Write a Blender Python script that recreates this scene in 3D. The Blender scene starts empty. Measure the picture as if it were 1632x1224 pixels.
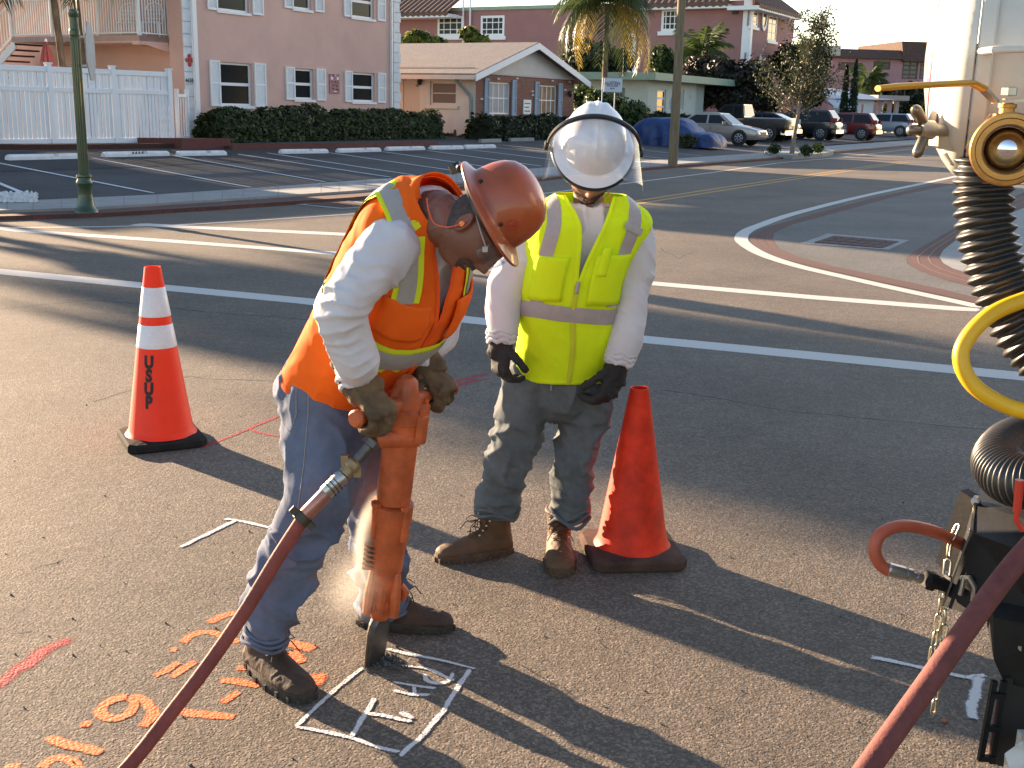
import bpy, bmesh, random
from math import *
from mathutils import Vector as V, Matrix, noise
random.seed(7)
S = bpy.context.scene
COL = S.collection
# ------------------------------------------------------------------ camera, sky, sun, exposure
FPX, ROLL, PIT, HCAM = 1800.0, .023, atan(440/1800), 1.7
cam = bpy.data.cameras.new('camera')
cam.sensor_width = 36; cam.lens = 36*FPX/1632; cam.clip_end = 2000; cam.clip_start = .05
co = bpy.data.objects.new('camera', cam); COL.objects.link(co)
_X = V((1, 0, 0)); _D = V((0, -sin(PIT), -cos(PIT))); _F = V((0, cos(PIT), -sin(PIT)))
_R = _X*cos(ROLL) - _D*sin(ROLL); _DN = _X*sin(ROLL) + _D*cos(ROLL)
_M = Matrix((_R, -_DN, -_F)).transposed().to_4x4(); _M.translation = (0, 0, HCAM)
co.matrix_world = _M
S.camera = co
SUN_EL = radians(12.5); SUND = V((-.755*cos(SUN_EL), .656*cos(SUN_EL), sin(SUN_EL)))
w = bpy.data.worlds.new('World'); S.world = w; w.use_nodes = True
sk = w.node_tree.nodes.new('ShaderNodeTexSky'); sk.sky_type = 'NISHITA'; sk.sun_disc = False
sk.sun_elevation = SUN_EL; sk.sun_rotation = atan2(-SUND.x, SUND.y); sk.air_density = 1.0; sk.dust_density = .3; sk.ozone_density = 1.0
tn = w.node_tree.nodes.new('ShaderNodeMix'); tn.data_type = 'RGBA'; tn.blend_type = 'MULTIPLY'; tn.inputs[0].default_value = 1; tn.inputs[7].default_value = (.98, .935, .94, 1)
w.node_tree.links.new(sk.outputs[0], tn.inputs[6]); w.node_tree.links.new(tn.outputs[2], w.node_tree.nodes['Background'].inputs[0])
w.node_tree.nodes['Background'].inputs[1].default_value = .074
sl = bpy.data.lights.new('sun', 'SUN'); sl.energy = 5.0; sl.angle = radians(.6); sl.color = (1, .74, .49)
so = bpy.data.objects.new('sun', sl); COL.objects.link(so); so.rotation_euler = SUND.to_track_quat('Z', 'Y').to_euler(); so.location = (-20, 20, 30)
S.view_settings.view_transform = 'Standard'; S.view_settings.look = 'None'; S.view_settings.gamma = 1
S.view_settings.use_curve_mapping = False; S.view_settings.exposure = 2.34
S.render.engine = 'CYCLES'; S.cycles.use_denoising = True; S.cycles.max_bounces = 8; S.cycles.transparent_max_bounces = 12
S.cycles.sample_clamp_indirect = 6

# ------------------------------------------------------------------ measuring helpers: a pixel of the photograph (1632 x 1224) to a point in the place
def ray(u, v):
    return _F*FPX + _R*(u-816) + _DN*(v-612)
def at(u, v, Y):
    r = ray(u, v); return V((0, 0, HCAM)) + r*(Y/r.y)
def G(u, v, z=0.0):
    r = ray(u, v); return V((0, 0, HCAM)) + r*((z-HCAM)/r.z)
SD = V((.5, .8660254, 0)); SN = V((.8660254, -.5, 0))          # along the street, and from the houses towards it
_A = G(72, 318, .1); LK = .045
def GL(u, v, off=0.0):                                          # on the parking lot, which climbs gently away from the pavement
    r = ray(u, v); rn = r.dot(SN)
    t = (.1+off-HCAM+LK*_A.dot(SN))/(r.z+LK*rn); return V((0, 0, HCAM)) + r*t
def lotz(p): return .1 - LK*(V((p[0], p[1], 0))-V((_A.x, _A.y, 0))).dot(SN)
def wd(px, Y): return px*Y*1.03/FPX
class Pl:                                                      # an upright plane: P0 on it, d along it, n towards the street
    def __init__(s, P0, d):
        s.P = V((P0[0], P0[1], 0)); s.d = V((d[0], d[1], 0)).normalized(); s.n = V((s.d.y, -s.d.x, 0))
    def hit(s, u, v):
        r = ray(u, v); o = V((0, 0, HCAM)); t = (s.P-o).dot(s.n)/r.dot(s.n); p = o+r*t
        return (p-s.P).dot(s.d), p.z
    def w(s, a, z, o=0): return s.P + s.d*a + s.n*o + V((0, 0, z))
    def rect(s, u0, v0, u1, v1):
        um, vm = (u0+u1)/2, (v0+v1)/2
        return s.hit(u0, vm)[0], s.hit(um, v1)[1], s.hit(u1, vm)[0], s.hit(um, v0)[1]     # s0,z0,s1,z1

# ------------------------------------------------------------------ materials
MATS = {}
def nd(nt, typ, **kw):
    n = nt.nodes.new('ShaderNode'+typ)
    for k, v in kw.items():
        if k in n.inputs: n.inputs[k].default_value = v
        else: setattr(n, k, v)
    return n
def mat(name, col=(.5, .5, .5), rough=.7, ns=None, na=.2, bump=0.0, bs=60, metal=0, spec=.5, coat=0, alpha=1, trans=0, sss=0, stretch=None, ns2=None, na2=.2, tr=0, tint=None):
    if name in MATS: return MATS[name]
    m = bpy.data.materials.new(name); m.use_nodes = True; nt = m.node_tree; L = nt.links
    b = nt.nodes['Principled BSDF']; c4 = (*col, 1)
    b.inputs['Base Color'].default_value = c4; b.inputs['Roughness'].default_value = rough; b.inputs['Metallic'].default_value = metal
    b.inputs['Specular IOR Level'].default_value = spec; b.inputs['Coat Weight'].default_value = coat; b.inputs['Alpha'].default_value = alpha
    b.inputs['Transmission Weight'].default_value = trans
    tc = nd(nt, 'TexCoord'); vec = tc.outputs['Object']
    if stretch:
        mp = nd(nt, 'Mapping'); mp.inputs['Scale'].default_value = stretch; L.new(vec, mp.inputs[0]); vec = mp.outputs[0]
    cur = None
    for sc, am in ((ns, na), (ns2, na2)):
        if not sc: continue
        n = nd(nt, 'TexNoise', Scale=sc, Detail=5.0, Roughness=.6); L.new(vec, n.inputs['Vector'])
        mr = nd(nt, 'MapRange'); mr.inputs[1].default_value = .3; mr.inputs[2].default_value = .7; L.new(n.outputs[0], mr.inputs[0])
        mx = nd(nt, 'Mix', data_type='RGBA')
        lo = tuple(c*(1-am) for c in (tint if tint else col))
        if cur is None: mx.inputs[6].default_value = (*lo, 1); mx.inputs[7].default_value = (*[min(1, c*(1+am)) for c in col], 1)
        else:
            ml = nd(nt, 'Mix', data_type='RGBA', blend_type='MULTIPLY'); ml.inputs[0].default_value = 1; L.new(cur, ml.inputs[6]); ml.inputs[7].default_value = (1-am, 1-am, 1-am, 1)
            L.new(ml.outputs[2], mx.inputs[6]); L.new(cur, mx.inputs[7])
        L.new(mr.outputs[0], mx.inputs[0]); cur = mx.outputs[2]
    if cur: L.new(cur, b.inputs['Base Color'])
    if bump:
        n = nd(nt, 'TexNoise', Scale=bs, Detail=4.0); L.new(vec, n.inputs['Vector'])
        bp = nd(nt, 'Bump', Strength=1.0, Distance=bump); L.new(n.outputs[0], bp.inputs['Height']); L.new(bp.outputs[0], b.inputs['Normal'])
    if tr:
        t = nd(nt, 'BsdfTranslucent'); t.inputs[0].default_value = c4
        if cur: L.new(cur, t.inputs[0])
        mx = nd(nt, 'MixShader'); mx.inputs[0].default_value = tr; L.new(b.outputs[0], mx.inputs[1]); L.new(t.outputs[0], mx.inputs[2]); L.new(mx.outputs[0], nt.nodes['Material Output'].inputs[0])
    MATS[name] = m; return m
def asphalt(name, col, peb=1.0, vs=135):
    m = bpy.data.materials.new(name); m.use_nodes = True; nt = m.node_tree; L = nt.links; b = nt.nodes['Principled BSDF']
    tc = nd(nt, 'TexCoord'); vec = tc.outputs['Object']
    dn = nd(nt, 'TexNoise', Scale=40.0, Detail=2.0); L.new(vec, dn.inputs['Vector'])
    vm = nd(nt, 'VectorMath', operation='MULTIPLY_ADD'); vm.inputs[1].default_value = (.012, .012, .012); L.new(dn.outputs[1], vm.inputs[0]); L.new(vec, vm.inputs[2])
    vo = nd(nt, 'TexVoronoi', Scale=vs); vo.inputs['Randomness'].default_value = 1; L.new(vm.outputs[0], vo.inputs['Vector'])
    sp = nd(nt, 'SeparateColor'); L.new(vo.outputs['Color'], sp.inputs[0])
    r = nd(nt, 'ValToRGB'); L.new(sp.outputs[0], r.inputs[0])
    e = r.color_ramp.elements; e[0].position = 0; e[0].color = (*[c*.68 for c in col], 1); e[1].position = 1; e[1].color = (*[c*1.75 for c in col], 1)
    k = e.new(.45); k.color = (*[c*.85 for c in col], 1); k = e.new(.8); k.color = (*[c*1.25 for c in col], 1)
    big = nd(nt, 'TexNoise', Scale=.55, Detail=6.0, Roughness=.62); L.new(vec, big.inputs['Vector'])
    mr = nd(nt, 'MapRange'); mr.inputs[1].default_value = .25; mr.inputs[2].default_value = .75; mr.inputs[3].default_value = .66; mr.inputs[4].default_value = 1.26; L.new(big.outputs[0], mr.inputs[0])
    mid = nd(nt, 'TexNoise', Scale=9.0, Detail=5.0, Roughness=.7); L.new(vec, mid.inputs['Vector'])
    m2 = nd(nt, 'MapRange'); m2.inputs[1].default_value = .3; m2.inputs[2].default_value = .7; m2.inputs[3].default_value = .84; m2.inputs[4].default_value = 1.12; L.new(mid.outputs[0], m2.inputs[0])
    pit = nd(nt, 'TexNoise', Scale=5.0, Detail=8.0, Roughness=.8); L.new(vec, pit.inputs['Vector'])       # tar spots and small pits
    m3 = nd(nt, 'MapRange'); m3.inputs[1].default_value = .68; m3.inputs[2].default_value = .75; m3.inputs[3].default_value = 1; m3.inputs[4].default_value = .45; L.new(pit.outputs[0], m3.inputs[0])
    a = nd(nt, 'Math', operation='MULTIPLY'); L.new(mr.outputs[0], a.inputs[0]); L.new(m2.outputs[0], a.inputs[1])
    a2 = nd(nt, 'Math', operation='MULTIPLY'); L.new(a.outputs[0], a2.inputs[0]); L.new(m3.outputs[0], a2.inputs[1])
    cm = nd(nt, 'VectorMath', operation='SCALE'); L.new(r.outputs[0], cm.inputs[0]); L.new(a2.outputs[0], cm.inputs['Scale'])
    L.new(cm.outputs[0], b.inputs['Base Color']); b.inputs['Roughness'].default_value = .82; b.inputs['Specular IOR Level'].default_value = .35
    h = nd(nt, 'MapRange'); h.inputs[1].default_value = 0; h.inputs[2].default_value = .75; h.inputs[3].default_value = 1; h.inputs[4].default_value = 0; L.new(vo.outputs['Distance'], h.inputs[0])
    fn = nd(nt, 'TexNoise', Scale=55.0, Detail=6.0, Roughness=.7); L.new(vec, fn.inputs['Vector'])
    ad = nd(nt, 'Math', operation='MULTIPLY_ADD'); L.new(h.outputs[0], ad.inputs[0]); L.new(sp.outputs[1], ad.inputs[1]); L.new(fn.outputs[0], ad.inputs[2])
    ad2 = nd(nt, 'Math', operation='MULTIPLY_ADD'); L.new(mid.outputs[0], ad2.inputs[0]); ad2.inputs[1].default_value = 1.5; L.new(ad.outputs[0], ad2.inputs[2])
    bp = nd(nt, 'Bump', Strength=1.0, Distance=.0022*peb); L.new(ad2.outputs[0], bp.inputs['Height']); L.new(bp.outputs[0], b.inputs['Normal'])
    MATS[name] = m; return m
def paintmat(name, col, wear=.35, soft=.35, sc=70, bump=.002):      # sprayed or rolled road paint: stone-rough, worn through where the noise says
    m = bpy.data.materials.new(name); m.use_nodes = True; nt = m.node_tree; L = nt.links; b = nt.nodes['Principled BSDF']
    b.inputs['Roughness'].default_value = .75; b.inputs['Base Color'].default_value = (*col, 1)
    uv = nd(nt, 'UVMap'); sx = nd(nt, 'SeparateXYZ'); L.new(uv.outputs[0], sx.inputs[0])
    tc = nd(nt, 'TexCoord')
    n = nd(nt, 'TexNoise', Scale=float(sc), Detail=5.0, Roughness=.7); L.new(tc.outputs['Object'], n.inputs['Vector'])
    n2 = nd(nt, 'TexNoise', Scale=6.0, Detail=3.0); L.new(tc.outputs['Object'], n2.inputs['Vector'])
    mxn = nd(nt, 'Math', operation='MULTIPLY_ADD'); L.new(n2.outputs[0], mxn.inputs[0]); mxn.inputs[1].default_value = .5; L.new(n.outputs[0], mxn.inputs[2])
    # edge distance: y in UV holds 0 at the rim and 1 at the middle
    e = nd(nt, 'MapRange'); e.inputs[1].default_value = 0; e.inputs[2].default_value = soft; e.inputs[3].default_value = -.55; e.inputs[4].default_value = wear; L.new(sx.outputs[1], e.inputs[0])
    ad = nd(nt, 'Math', operation='ADD'); L.new(mxn.outputs[0], ad.inputs[0]); L.new(e.outputs[0], ad.inputs[1])
    al = nd(nt, 'MapRange'); al.inputs[1].default_value = .56; al.inputs[2].default_value = .86; L.new(ad.outputs[0], al.inputs[0])
    L.new(al.outputs[0], b.inputs['Alpha'])
    sc2 = nd(nt, 'MapRange'); sc2.inputs[3].default_value = .75; sc2.inputs[4].default_value = 1.15; L.new(n.outputs[0], sc2.inputs[0])
    cm = nd(nt, 'VectorMath', operation='SCALE'); cm.inputs[0].default_value = col; L.new(sc2.outputs[0], cm.inputs['Scale']); L.new(cm.outputs[0], b.inputs['Base Color'])
    vo = nd(nt, 'TexVoronoi', Scale=105.0); L.new(tc.outputs['Object'], vo.inputs['Vector'])
    bp = nd(nt, 'Bump', Strength=1.0, Distance=bump); bp.invert = True; L.new(vo.outputs['Distance'], bp.inputs['Height']); L.new(bp.outputs[0], b.inputs['Normal'])
    MATS[name] = m; return m
def leafmat(name, col, col2, sc=3.0, tr=.25, rough=.45):
    m = bpy.data.materials.new(name); m.use_nodes = True; nt = m.node_tree; L = nt.links; b = nt.nodes['Principled BSDF']
    gi = nd(nt, 'NewGeometry'); mx = nd(nt, 'Mix', data_type='RGBA'); mx.inputs[6].default_value = (*col, 1); mx.inputs[7].default_value = (*col2, 1)
    L.new(gi.outputs['Random Per Island'], mx.inputs[0]); L.new(mx.outputs[2], b.inputs['Base Color']); b.inputs['Roughness'].default_value = rough
    b.inputs['Specular IOR Level'].default_value = .3
    t = nd(nt, 'BsdfTranslucent'); L.new(mx.outputs[2], t.inputs[0]); ms = nd(nt, 'MixShader'); ms.inputs[0].default_value = tr
    L.new(b.outputs[0], ms.inputs[1]); L.new(t.outputs[0], ms.inputs[2]); L.new(ms.outputs[0], nt.nodes['Material Output'].inputs[0])
    MATS[name] = m; return m

# ------------------------------------------------------------------ object helpers
def root_loc(p):
    l = V((0, 0, 0))
    while p is not None: l += p.location; p = p.parent
    return l
def tag(o, label=None, cat=None, group=None, kind=None):
    if label: o['label'] = label
    if cat: o['category'] = cat
    if group: o['group'] = group
    if kind: o['kind'] = kind
    return o
def thing(name, label, cat, loc=(0, 0, 0), group=None):
    o = bpy.data.objects.new(name, None); COL.objects.link(o); o.location = loc; o.empty_display_size = .1
    return tag(o, label, cat, group)
def mkobj(name, verts, faces, m, parent=None, smooth=False, local=False, mi=None, loc=None, uvs=None):
    off = root_loc(parent) if (parent is not None and not local) else V((0, 0, 0))
    if loc is not None: off = V(loc)
    me = bpy.data.meshes.new(name); me.from_pydata([tuple(V(v)-off) for v in verts], [], faces)
    for x in (m if isinstance(m, (list, tuple)) else [m]): me.materials.append(x)
    if mi: me.polygons.foreach_set('material_index', mi)
    if uvs:
        ul = me.uv_layers.new(name='UVMap')
        for lp in me.loops: ul.data[lp.index].uv = uvs[lp.vertex_index]
    if smooth: me.polygons.foreach_set('use_smooth', [True]*len(me.polygons))
    me.update()
    if smooth and len(faces) < 6000: me.set_sharp_from_angle(angle=radians(38))
    o = bpy.data.objects.new(name, me); COL.objects.link(o)
    if loc is not None: o.location = loc
    if parent is not None: o.parent = parent
    return o
def cpy(o, parent=None, name=None):
    c = o.copy(); COL.objects.link(c); c.parent = parent
    for ch in list(o.children): cpy(ch, c)
    return c
class MB:
    def __init__(s): s.v = []; s.f = []; s.uv = []
    def quad(s, *p):
        i = len(s.v); s.v += [V(q) for q in p]; s.f.append(tuple(range(i, i+len(p)))); return s
    def box8(s, p):                      # p: bottom 4 (ccw from above), top 4
        i = len(s.v); s.v += [V(q) for q in p]
        s.f += [(i+3, i+2, i+1, i), (i+4, i+5, i+6, i+7)] + [(i+k, i+(k+1) % 4, i+4+(k+1) % 4, i+4+k) for k in range(4)]; return s
    def box(s, c, sz, R=None):
        x, y, z = sz[0]/2, sz[1]/2, sz[2]/2; c = V(c)
        pts = [V(q) for q in ((-x, -y, -z), (x, -y, -z), (x, y, -z), (-x, y, -z), (-x, -y, z), (x, -y, z), (x, y, z), (-x, y, z))]
        return s.box8([c+(R@q if R else q) for q in pts])
    def wbox(s, pl, s0, s1, z0, z1, o0, o1):
        return s.box8([pl.w(s0, z0, o1), pl.w(s1, z0, o1), pl.w(s1, z0, o0), pl.w(s0, z0, o0), pl.w(s0, z1, o1), pl.w(s1, z1, o1), pl.w(s1, z1, o0), pl.w(s0, z1, o0)])
    def bar(s, a, b, wx, wz=None, up=V((0, 0, 1))):
        a = V(a); b = V(b); t = (b-a).normalized(); sd = t.cross(up)
        if sd.length < 1e-4: sd = t.cross(V((1, 0, 0)))
        sd.normalize(); n = sd.cross(t); wz = wz or wx; x = sd*wx/2; y = n*wz/2
        return s.box8([a-x-y, a+x-y, a+x+y, a-x+y, b-x-y, b+x-y, b+x+y, b-x+y])
    def rings(s, rs, cap=True, close=True, loop=False):
        i0 = len(s.v); n = len(rs[0])
        for r in rs: s.v += [V(p) for p in r]
        m = len(rs)
        for k in range(m if loop else m-1):
            a = i0+k*n; b = i0+((k+1) % m)*n
            for j in range(n if close else n-1):
                j2 = (j+1) % n; s.f.append((a+j, a+j2, b+j2, b+j))
        if cap and not loop:
            s.f.append(tuple(i0+j for j in reversed(range(n)))); s.f.append(tuple(i0+(m-1)*n+j for j in range(n)))
        return s
    def tube(s, pts, r, seg=8, cap=True, loop=False):
        pts = [V(p) for p in pts]; n = len(pts); rr = r if isinstance(r, (list, tuple)) else [r]*n
        ts = []
        for i in range(n):
            a = pts[(i-1) % n] if (loop or i > 0) else pts[0]; b = pts[(i+1) % n] if (loop or i < n-1) else pts[-1]
            ts.append((b-a).normalized())
        u = ts[0].cross(V((0, 0, 1)));
        if u.length < .05: u = ts[0].cross(V((1, 0, 0)))
        u.normalize(); rs = []
        for i in range(n):
            u = (u-ts[i]*u.dot(ts[i])).normalized(); wv = ts[i].cross(u)
            rs.append([pts[i]+(u*cos(2*pi*j/seg)+wv*sin(2*pi*j/seg))*rr[i] for j in range(seg)])
        return s.rings(rs, cap, True, loop)
    def lathe(s, prof, org=(0, 0, 0), ax=(0, 0, 1), seg=24, cap=True):
        ax = V(ax).normalized(); u = ax.cross(V((0, 0, 1)))
        if u.length < .05: u = V((1, 0, 0))
        u.normalize(); wv = ax.cross(u); org = V(org)
        return s.rings([[org+ax*h+(u*cos(2*pi*j/seg)+wv*sin(2*pi*j/seg))*r for j in range(seg)] for r, h in prof], cap)
    def prism(s, poly, vec):
        vec = V(vec); n = len(poly); i = len(s.v); s.v += [V(p) for p in poly]+[V(p)+vec for p in poly]
        s.f.append(tuple(reversed(range(i, i+n)))); s.f.append(tuple(range(i+n, i+2*n)))
        s.f += [(i+k, i+(k+1) % n, i+n+(k+1) % n, i+n+k) for k in range(n)]; return s
    def ribbon(s, pts, wid, z=None, close=False):   # flat strip with a UV that is 0 on the rim and 1 along the middle
        pts = [V(p) for p in pts]; n = len(pts); ws = wid if isinstance(wid, (list, tuple)) else [wid]*n; L = 0; i0 = len(s.v)
        tot = sum((pts[k+1]-pts[k]).length for k in range(n-1))
        for k in range(n):
            a = pts[max(k-1, 0)]; b = pts[min(k+1, n-1)]; t = (b-a); t.z = 0; t.normalize(); sd = V((-t.y, t.x, 0))*ws[k]/2
            if k: L += (pts[k]-pts[k-1]).length
            endd = min(L, tot-L)/max(ws[k], 1e-6)*2
            for q, e in ((-1, 0), (-.5, .5), (0, 1), (.5, .5), (1, 0)):
                s.v.append(pts[k]+sd*q); s.uv.append((L, min(e, max(endd, 0)+.0)))
        for k in range(n-1):
            for q in range(4):
                a = i0+k*5+q; s.f.append((a, a+1, a+6, a+5))
        return s
    def put(s, name, m, parent=None, smooth=False, **k):
        return mkobj(name, s.v, s.f, m, parent, smooth, uvs=s.uv if s.uv else None, **k)
def crv(pts, n=8):                      # Catmull-Rom through tuples of any length
    out = []; P = [pts[0]]+list(pts)+[pts[-1]]
    for i in range(1, len(P)-2):
        for k in range(n):
            t = k/n; a, b, c, d = P[i-1], P[i], P[i+1], P[i+2]
            out.append(tuple(.5*((2*b[j])+(-a[j]+c[j])*t+(2*a[j]-5*b[j]+4*c[j]-d[j])*t*t+(-a[j]+3*b[j]-3*c[j]+d[j])*t**3) for j in range(len(b))))
    out.append(tuple(pts[-1])); return out
def extend_line(pts, n):                # resample so that ends get points near them
    out = []
    for a, b in zip(pts[:-1], pts[1:]):
        a = V(a); b = V(b)
        for k in range(n): out.append(a.lerp(b, k/n))
    out.append(V(pts[-1])); return out
def textmesh(txt, size, bold=0.0, align='CENTER', space=1.0):
    c = bpy.data.curves.new('lettering', 'FONT'); c.body = txt; c.size = size; c.align_x = align; c.align_y = 'CENTER'; c.offset = bold; c.space_character = space; c.resolution_u = 3
    o = bpy.data.objects.new('lettering', c); COL.objects.link(o); dg = bpy.context.evaluated_depsgraph_get(); dg.update()
    me = bpy.data.meshes.new_from_object(o.evaluated_get(dg)); vs = [v.co.copy() for v in me.vertices]; fs = [tuple(p.vertices) for p in me.polygons]
    bpy.data.objects.remove(o); bpy.data.curves.remove(c); bpy.data.meshes.remove(me); return vs, fs
# ------------------------------------------------------------------ ground, lot, pavement, paint
asphalt('road_asphalt', (.138, .110, .086)); asphalt('lot_asphalt', (.064, .062, .064), .7); asphalt('gutter_asphalt', (.13, .12, .108), .8)
asphalt('seal_asphalt', (.038, .038, .041), .7)
mat('concrete', (.31, .30, .285), .85, ns=3, na=.14, bump=.003, bs=90, ns2=40, na2=.2)
mat('brick_paving', (.085, .038, .032), .85, ns=25, na=.3, bump=.004, bs=120)
def brickmat(name, a, b, mortar, scale, bw=.5, rh=.25, ms=.02, bump=.006, rot=None):
    m = bpy.data.materials.new(name); m.use_nodes = True; nt = m.node_tree; L = nt.links; p = nt.nodes['Principled BSDF']
    uv = nd(nt, 'UVMap'); br = nd(nt, 'TexBrick', Scale=scale); br.inputs['Color1'].default_value = (*a, 1); br.inputs['Color2'].default_value = (*b, 1); br.inputs['Mortar'].default_value = (*mortar, 1)
    br.inputs['Brick Width'].default_value = bw; br.inputs['Row Height'].default_value = rh; br.inputs['Mortar Size'].default_value = ms
    L.new(uv.outputs[0], br.inputs['Vector'])
    n = nd(nt, 'TexNoise', Scale=2.0, Detail=6.0); L.new(uv.outputs[0], n.inputs['Vector']); mr = nd(nt, 'MapRange'); mr.inputs[3].default_value = .65; mr.inputs[4].default_value = 1.35; L.new(n.outputs[0], mr.inputs[0])
    cm = nd(nt, 'VectorMath', operation='SCALE'); L.new(br.outputs[0], cm.inputs[0]); L.new(mr.outputs[0], cm.inputs['Scale']); L.new(cm.outputs[0], p.inputs['Base Color'])
    p.inputs['Roughness'].default_value = .85
    bp = nd(nt, 'Bump', Strength=1.0, Distance=bump); bp.invert = True; L.new(br.outputs['Fac'], bp.inputs['Height']); L.new(bp.outputs[0], p.inputs['Normal'])
    MATS[name] = m; return m
M = MATS
g = 300
MB().quad((-g, -60, 0), (g, -60, 0), (g, 500, 0), (-g, 500, 0)).put('road', M['road_asphalt'])['kind'] = 'structure'
def sheet(name, pts, m, kind='structure', z=None):
    b = MB(); b.quad(*pts); o = b.put(name, m); o['kind'] = kind; return o
def strip(name, top, bot, m, thick=0):                           # two polylines of points -> a strip of quads (with an edge down to the road)
    b = MB(); n = len(top)
    b.v = [V(p) for p in top]+[V(p) for p in bot]; b.f = [(n+i, n+i+1, i+1, i) for i in range(n-1)]
    L = 0
    for r in (0, 1):
        L = 0
        for i in range(n):
            p = (top, bot)[r][i]; q = (top, bot)[r][max(i-1, 0)]; L += (V(p)-V(q)).length; b.uv.append((L, r*.3))
    if thick:
        for i in range(n): b.v.append(V(bot[i])-V((0, 0, thick))); b.uv.append((b.uv[n+i][0], .3+thick))
        b.f += [(2*n+i, 2*n+i+1, n+i+1, n+i) for i in range(n-1)]
    o = b.put(name, m); o['kind'] = 'structure'; return o
def lerpx(tab, xs):
    out = []
    for x in xs:
        for (a, ya), (b, yb) in zip(tab[:-1], tab[1:]):
            if a <= x <= b: out.append((x, ya+(yb-ya)*(x-a)/(b-a))); break
    return out
# pavement beside the lot
SWI = [(-260, 326), (72, 318), (247, 310), (400, 300), (520, 291), (1013, 257), (1070, 253), (1222, 243), (1308, 233), (1466, 222), (1580, 216)]
SWO = [(-260, 341), (0, 335), (154, 330), (343, 318), (560, 304), (1013, 266.5), (1070, 262), (1222, 250.5), (1308, 242), (1466, 229), (1580, 222)]
RDO = [(-260, 350), (0, 344.5), (154, 340), (343, 329), (560, 314.5), (1013, 269.5), (1070, 265), (1222, 253.5), (1308, 244.5), (1466, 231), (1580, 224)]
xs = [-260, 0, 72, 154, 247, 343, 400, 520, 560, 800, 1013, 1070, 1222, 1308, 1466, 1580]
swi = [G(x, y, .1) for x, y in lerpx(SWI, xs)]; swo = [G(x, y, .1) for x, y in lerpx(SWO, xs)]; rdo = [G(x, y, .06) for x, y in lerpx(RDO, xs)]
strip('pavement', swi, swo, M['concrete'], .1)
brickmat('brick_band', (.135, .044, .031), (.095, .032, .024), (.06, .036, .03), 1, .2, .1, .012, .004)
strip('brick_kerb_band', [p-V((0, 0, .04)) for p in swo], rdo, M['brick_band'], .06)
# slabs: pavement joints
b = MB()
for k in range(1, 26):
    f = k/26*(len(xs)-1); i = int(f); t = f-i
    a = swi[i].lerp(swi[i+1], t); c = swo[i].lerp(swo[i+1], t); a.z += .002; c.z += .002; b.ribbon([a, c], .014)
b.put('pavement_joint', mat('joint_dark', (.2, .195, .185), .9))['kind'] = 'structure'
# the parking lot climbs from the pavement to the planting beds
dirv = SD
la = [p.copy() for p in swi]
lb = []
for p in la:
    q = p - SN*16; q.z = lotz(q); lb.append(q)
for p in la: p.z = lotz(p)-.0
strip('parking_lot', lb, la, M['lot_asphalt'])
def lotsheet(name, px, m, off=.006):
    b = MB(); pts = [GL(u, v) for u, v in px]
    for p in pts: p.z += off
    b.quad(*pts); o = b.put(name, m); o['kind'] = 'structure'; return o
lotsheet('sealed_asphalt_patch', [(-80, 277), (170, 269), (400, 258), (540, 250.5), (700, 243.5), (700, 232), (540, 236), (300, 238), (-80, 243)], M['seal_asphalt'])
b = MB()
for a, c in (((-130, 240), (60, 318)), ((-20, 257), (247, 309)), ((145, 252), (402, 300)), ((273, 248), (520, 291)), ((378, 246), (625, 283.5)), ((424, 244), (662, 280)), ((523, 243.6), (741, 275)), ((609, 242), (800, 270)), ((679, 240), (864, 265.5)), ((741, 238), (930, 261)), ((790, 235.5), (985, 258)), ((860, 233), (1060, 253)), ((930, 231), (1120, 249))):
    pa, pc = GL(*a), GL(*c); pa.z += .012; pc.z += .012; b.ribbon(extend_line([pa, pc], 8), .1)
b.put('parking_stall_line', paintmat('lot_paint', (.62, .63, .64), .5, .1, 40, .001))['kind'] = 'structure'
# road lines
def gline(name, segs, m, z=.0015):
    b = MB()
    for px, wdt in segs: b.ribbon(extend_line([G(u, v, z) for u, v in px], 6), wdt)
    o = b.put(name, m); o['kind'] = 'structure'; return o
paintmat('road_white', (.56, .53, .49), .42, .12, 45, .002); paintmat('road_yellow', (.5, .27, .04), .45, .12, 45, .002)
gline('crosswalk_line', [([(-160, 417), (0, 432.5), (250, 457), (490, 480), (760, 511), (1035, 541.5), (1330, 570), (1632, 600), (1750, 611)], .30)], M['road_white'])
gline('crosswalk_line', [([(-10, 362), (34, 367.5), (285, 385), (528, 403.2), (775, 428), (1037, 451.2), (1300, 474), (1565, 495)], .27)], M['road_white'], .0018)
gline('stop_line', [([(215, 357), (284, 361), (549, 373.3), (700, 383)], .34)], M['road_white'], .0022)
gline('lane_edge_line', [([(-160, 364), (0, 363), (160, 361.3), (284, 358.5), (412, 351), (560, 341), (800, 316.5), (987, 293.5), (1131, 275.5), (1237, 260), (1320, 252.5), (1466, 236), (1560, 226)], .11)], M['road_white'], .0026)
gline('centre_line', [([(860, 345.5), (1005, 321.5), (1150, 299), (1335, 272), (1440, 257)], .11), ([(860, 351), (1005, 326.5), (1150, 303.5), (1345, 273.5), (1450, 258)], .11)], M['road_yellow'])
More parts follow.
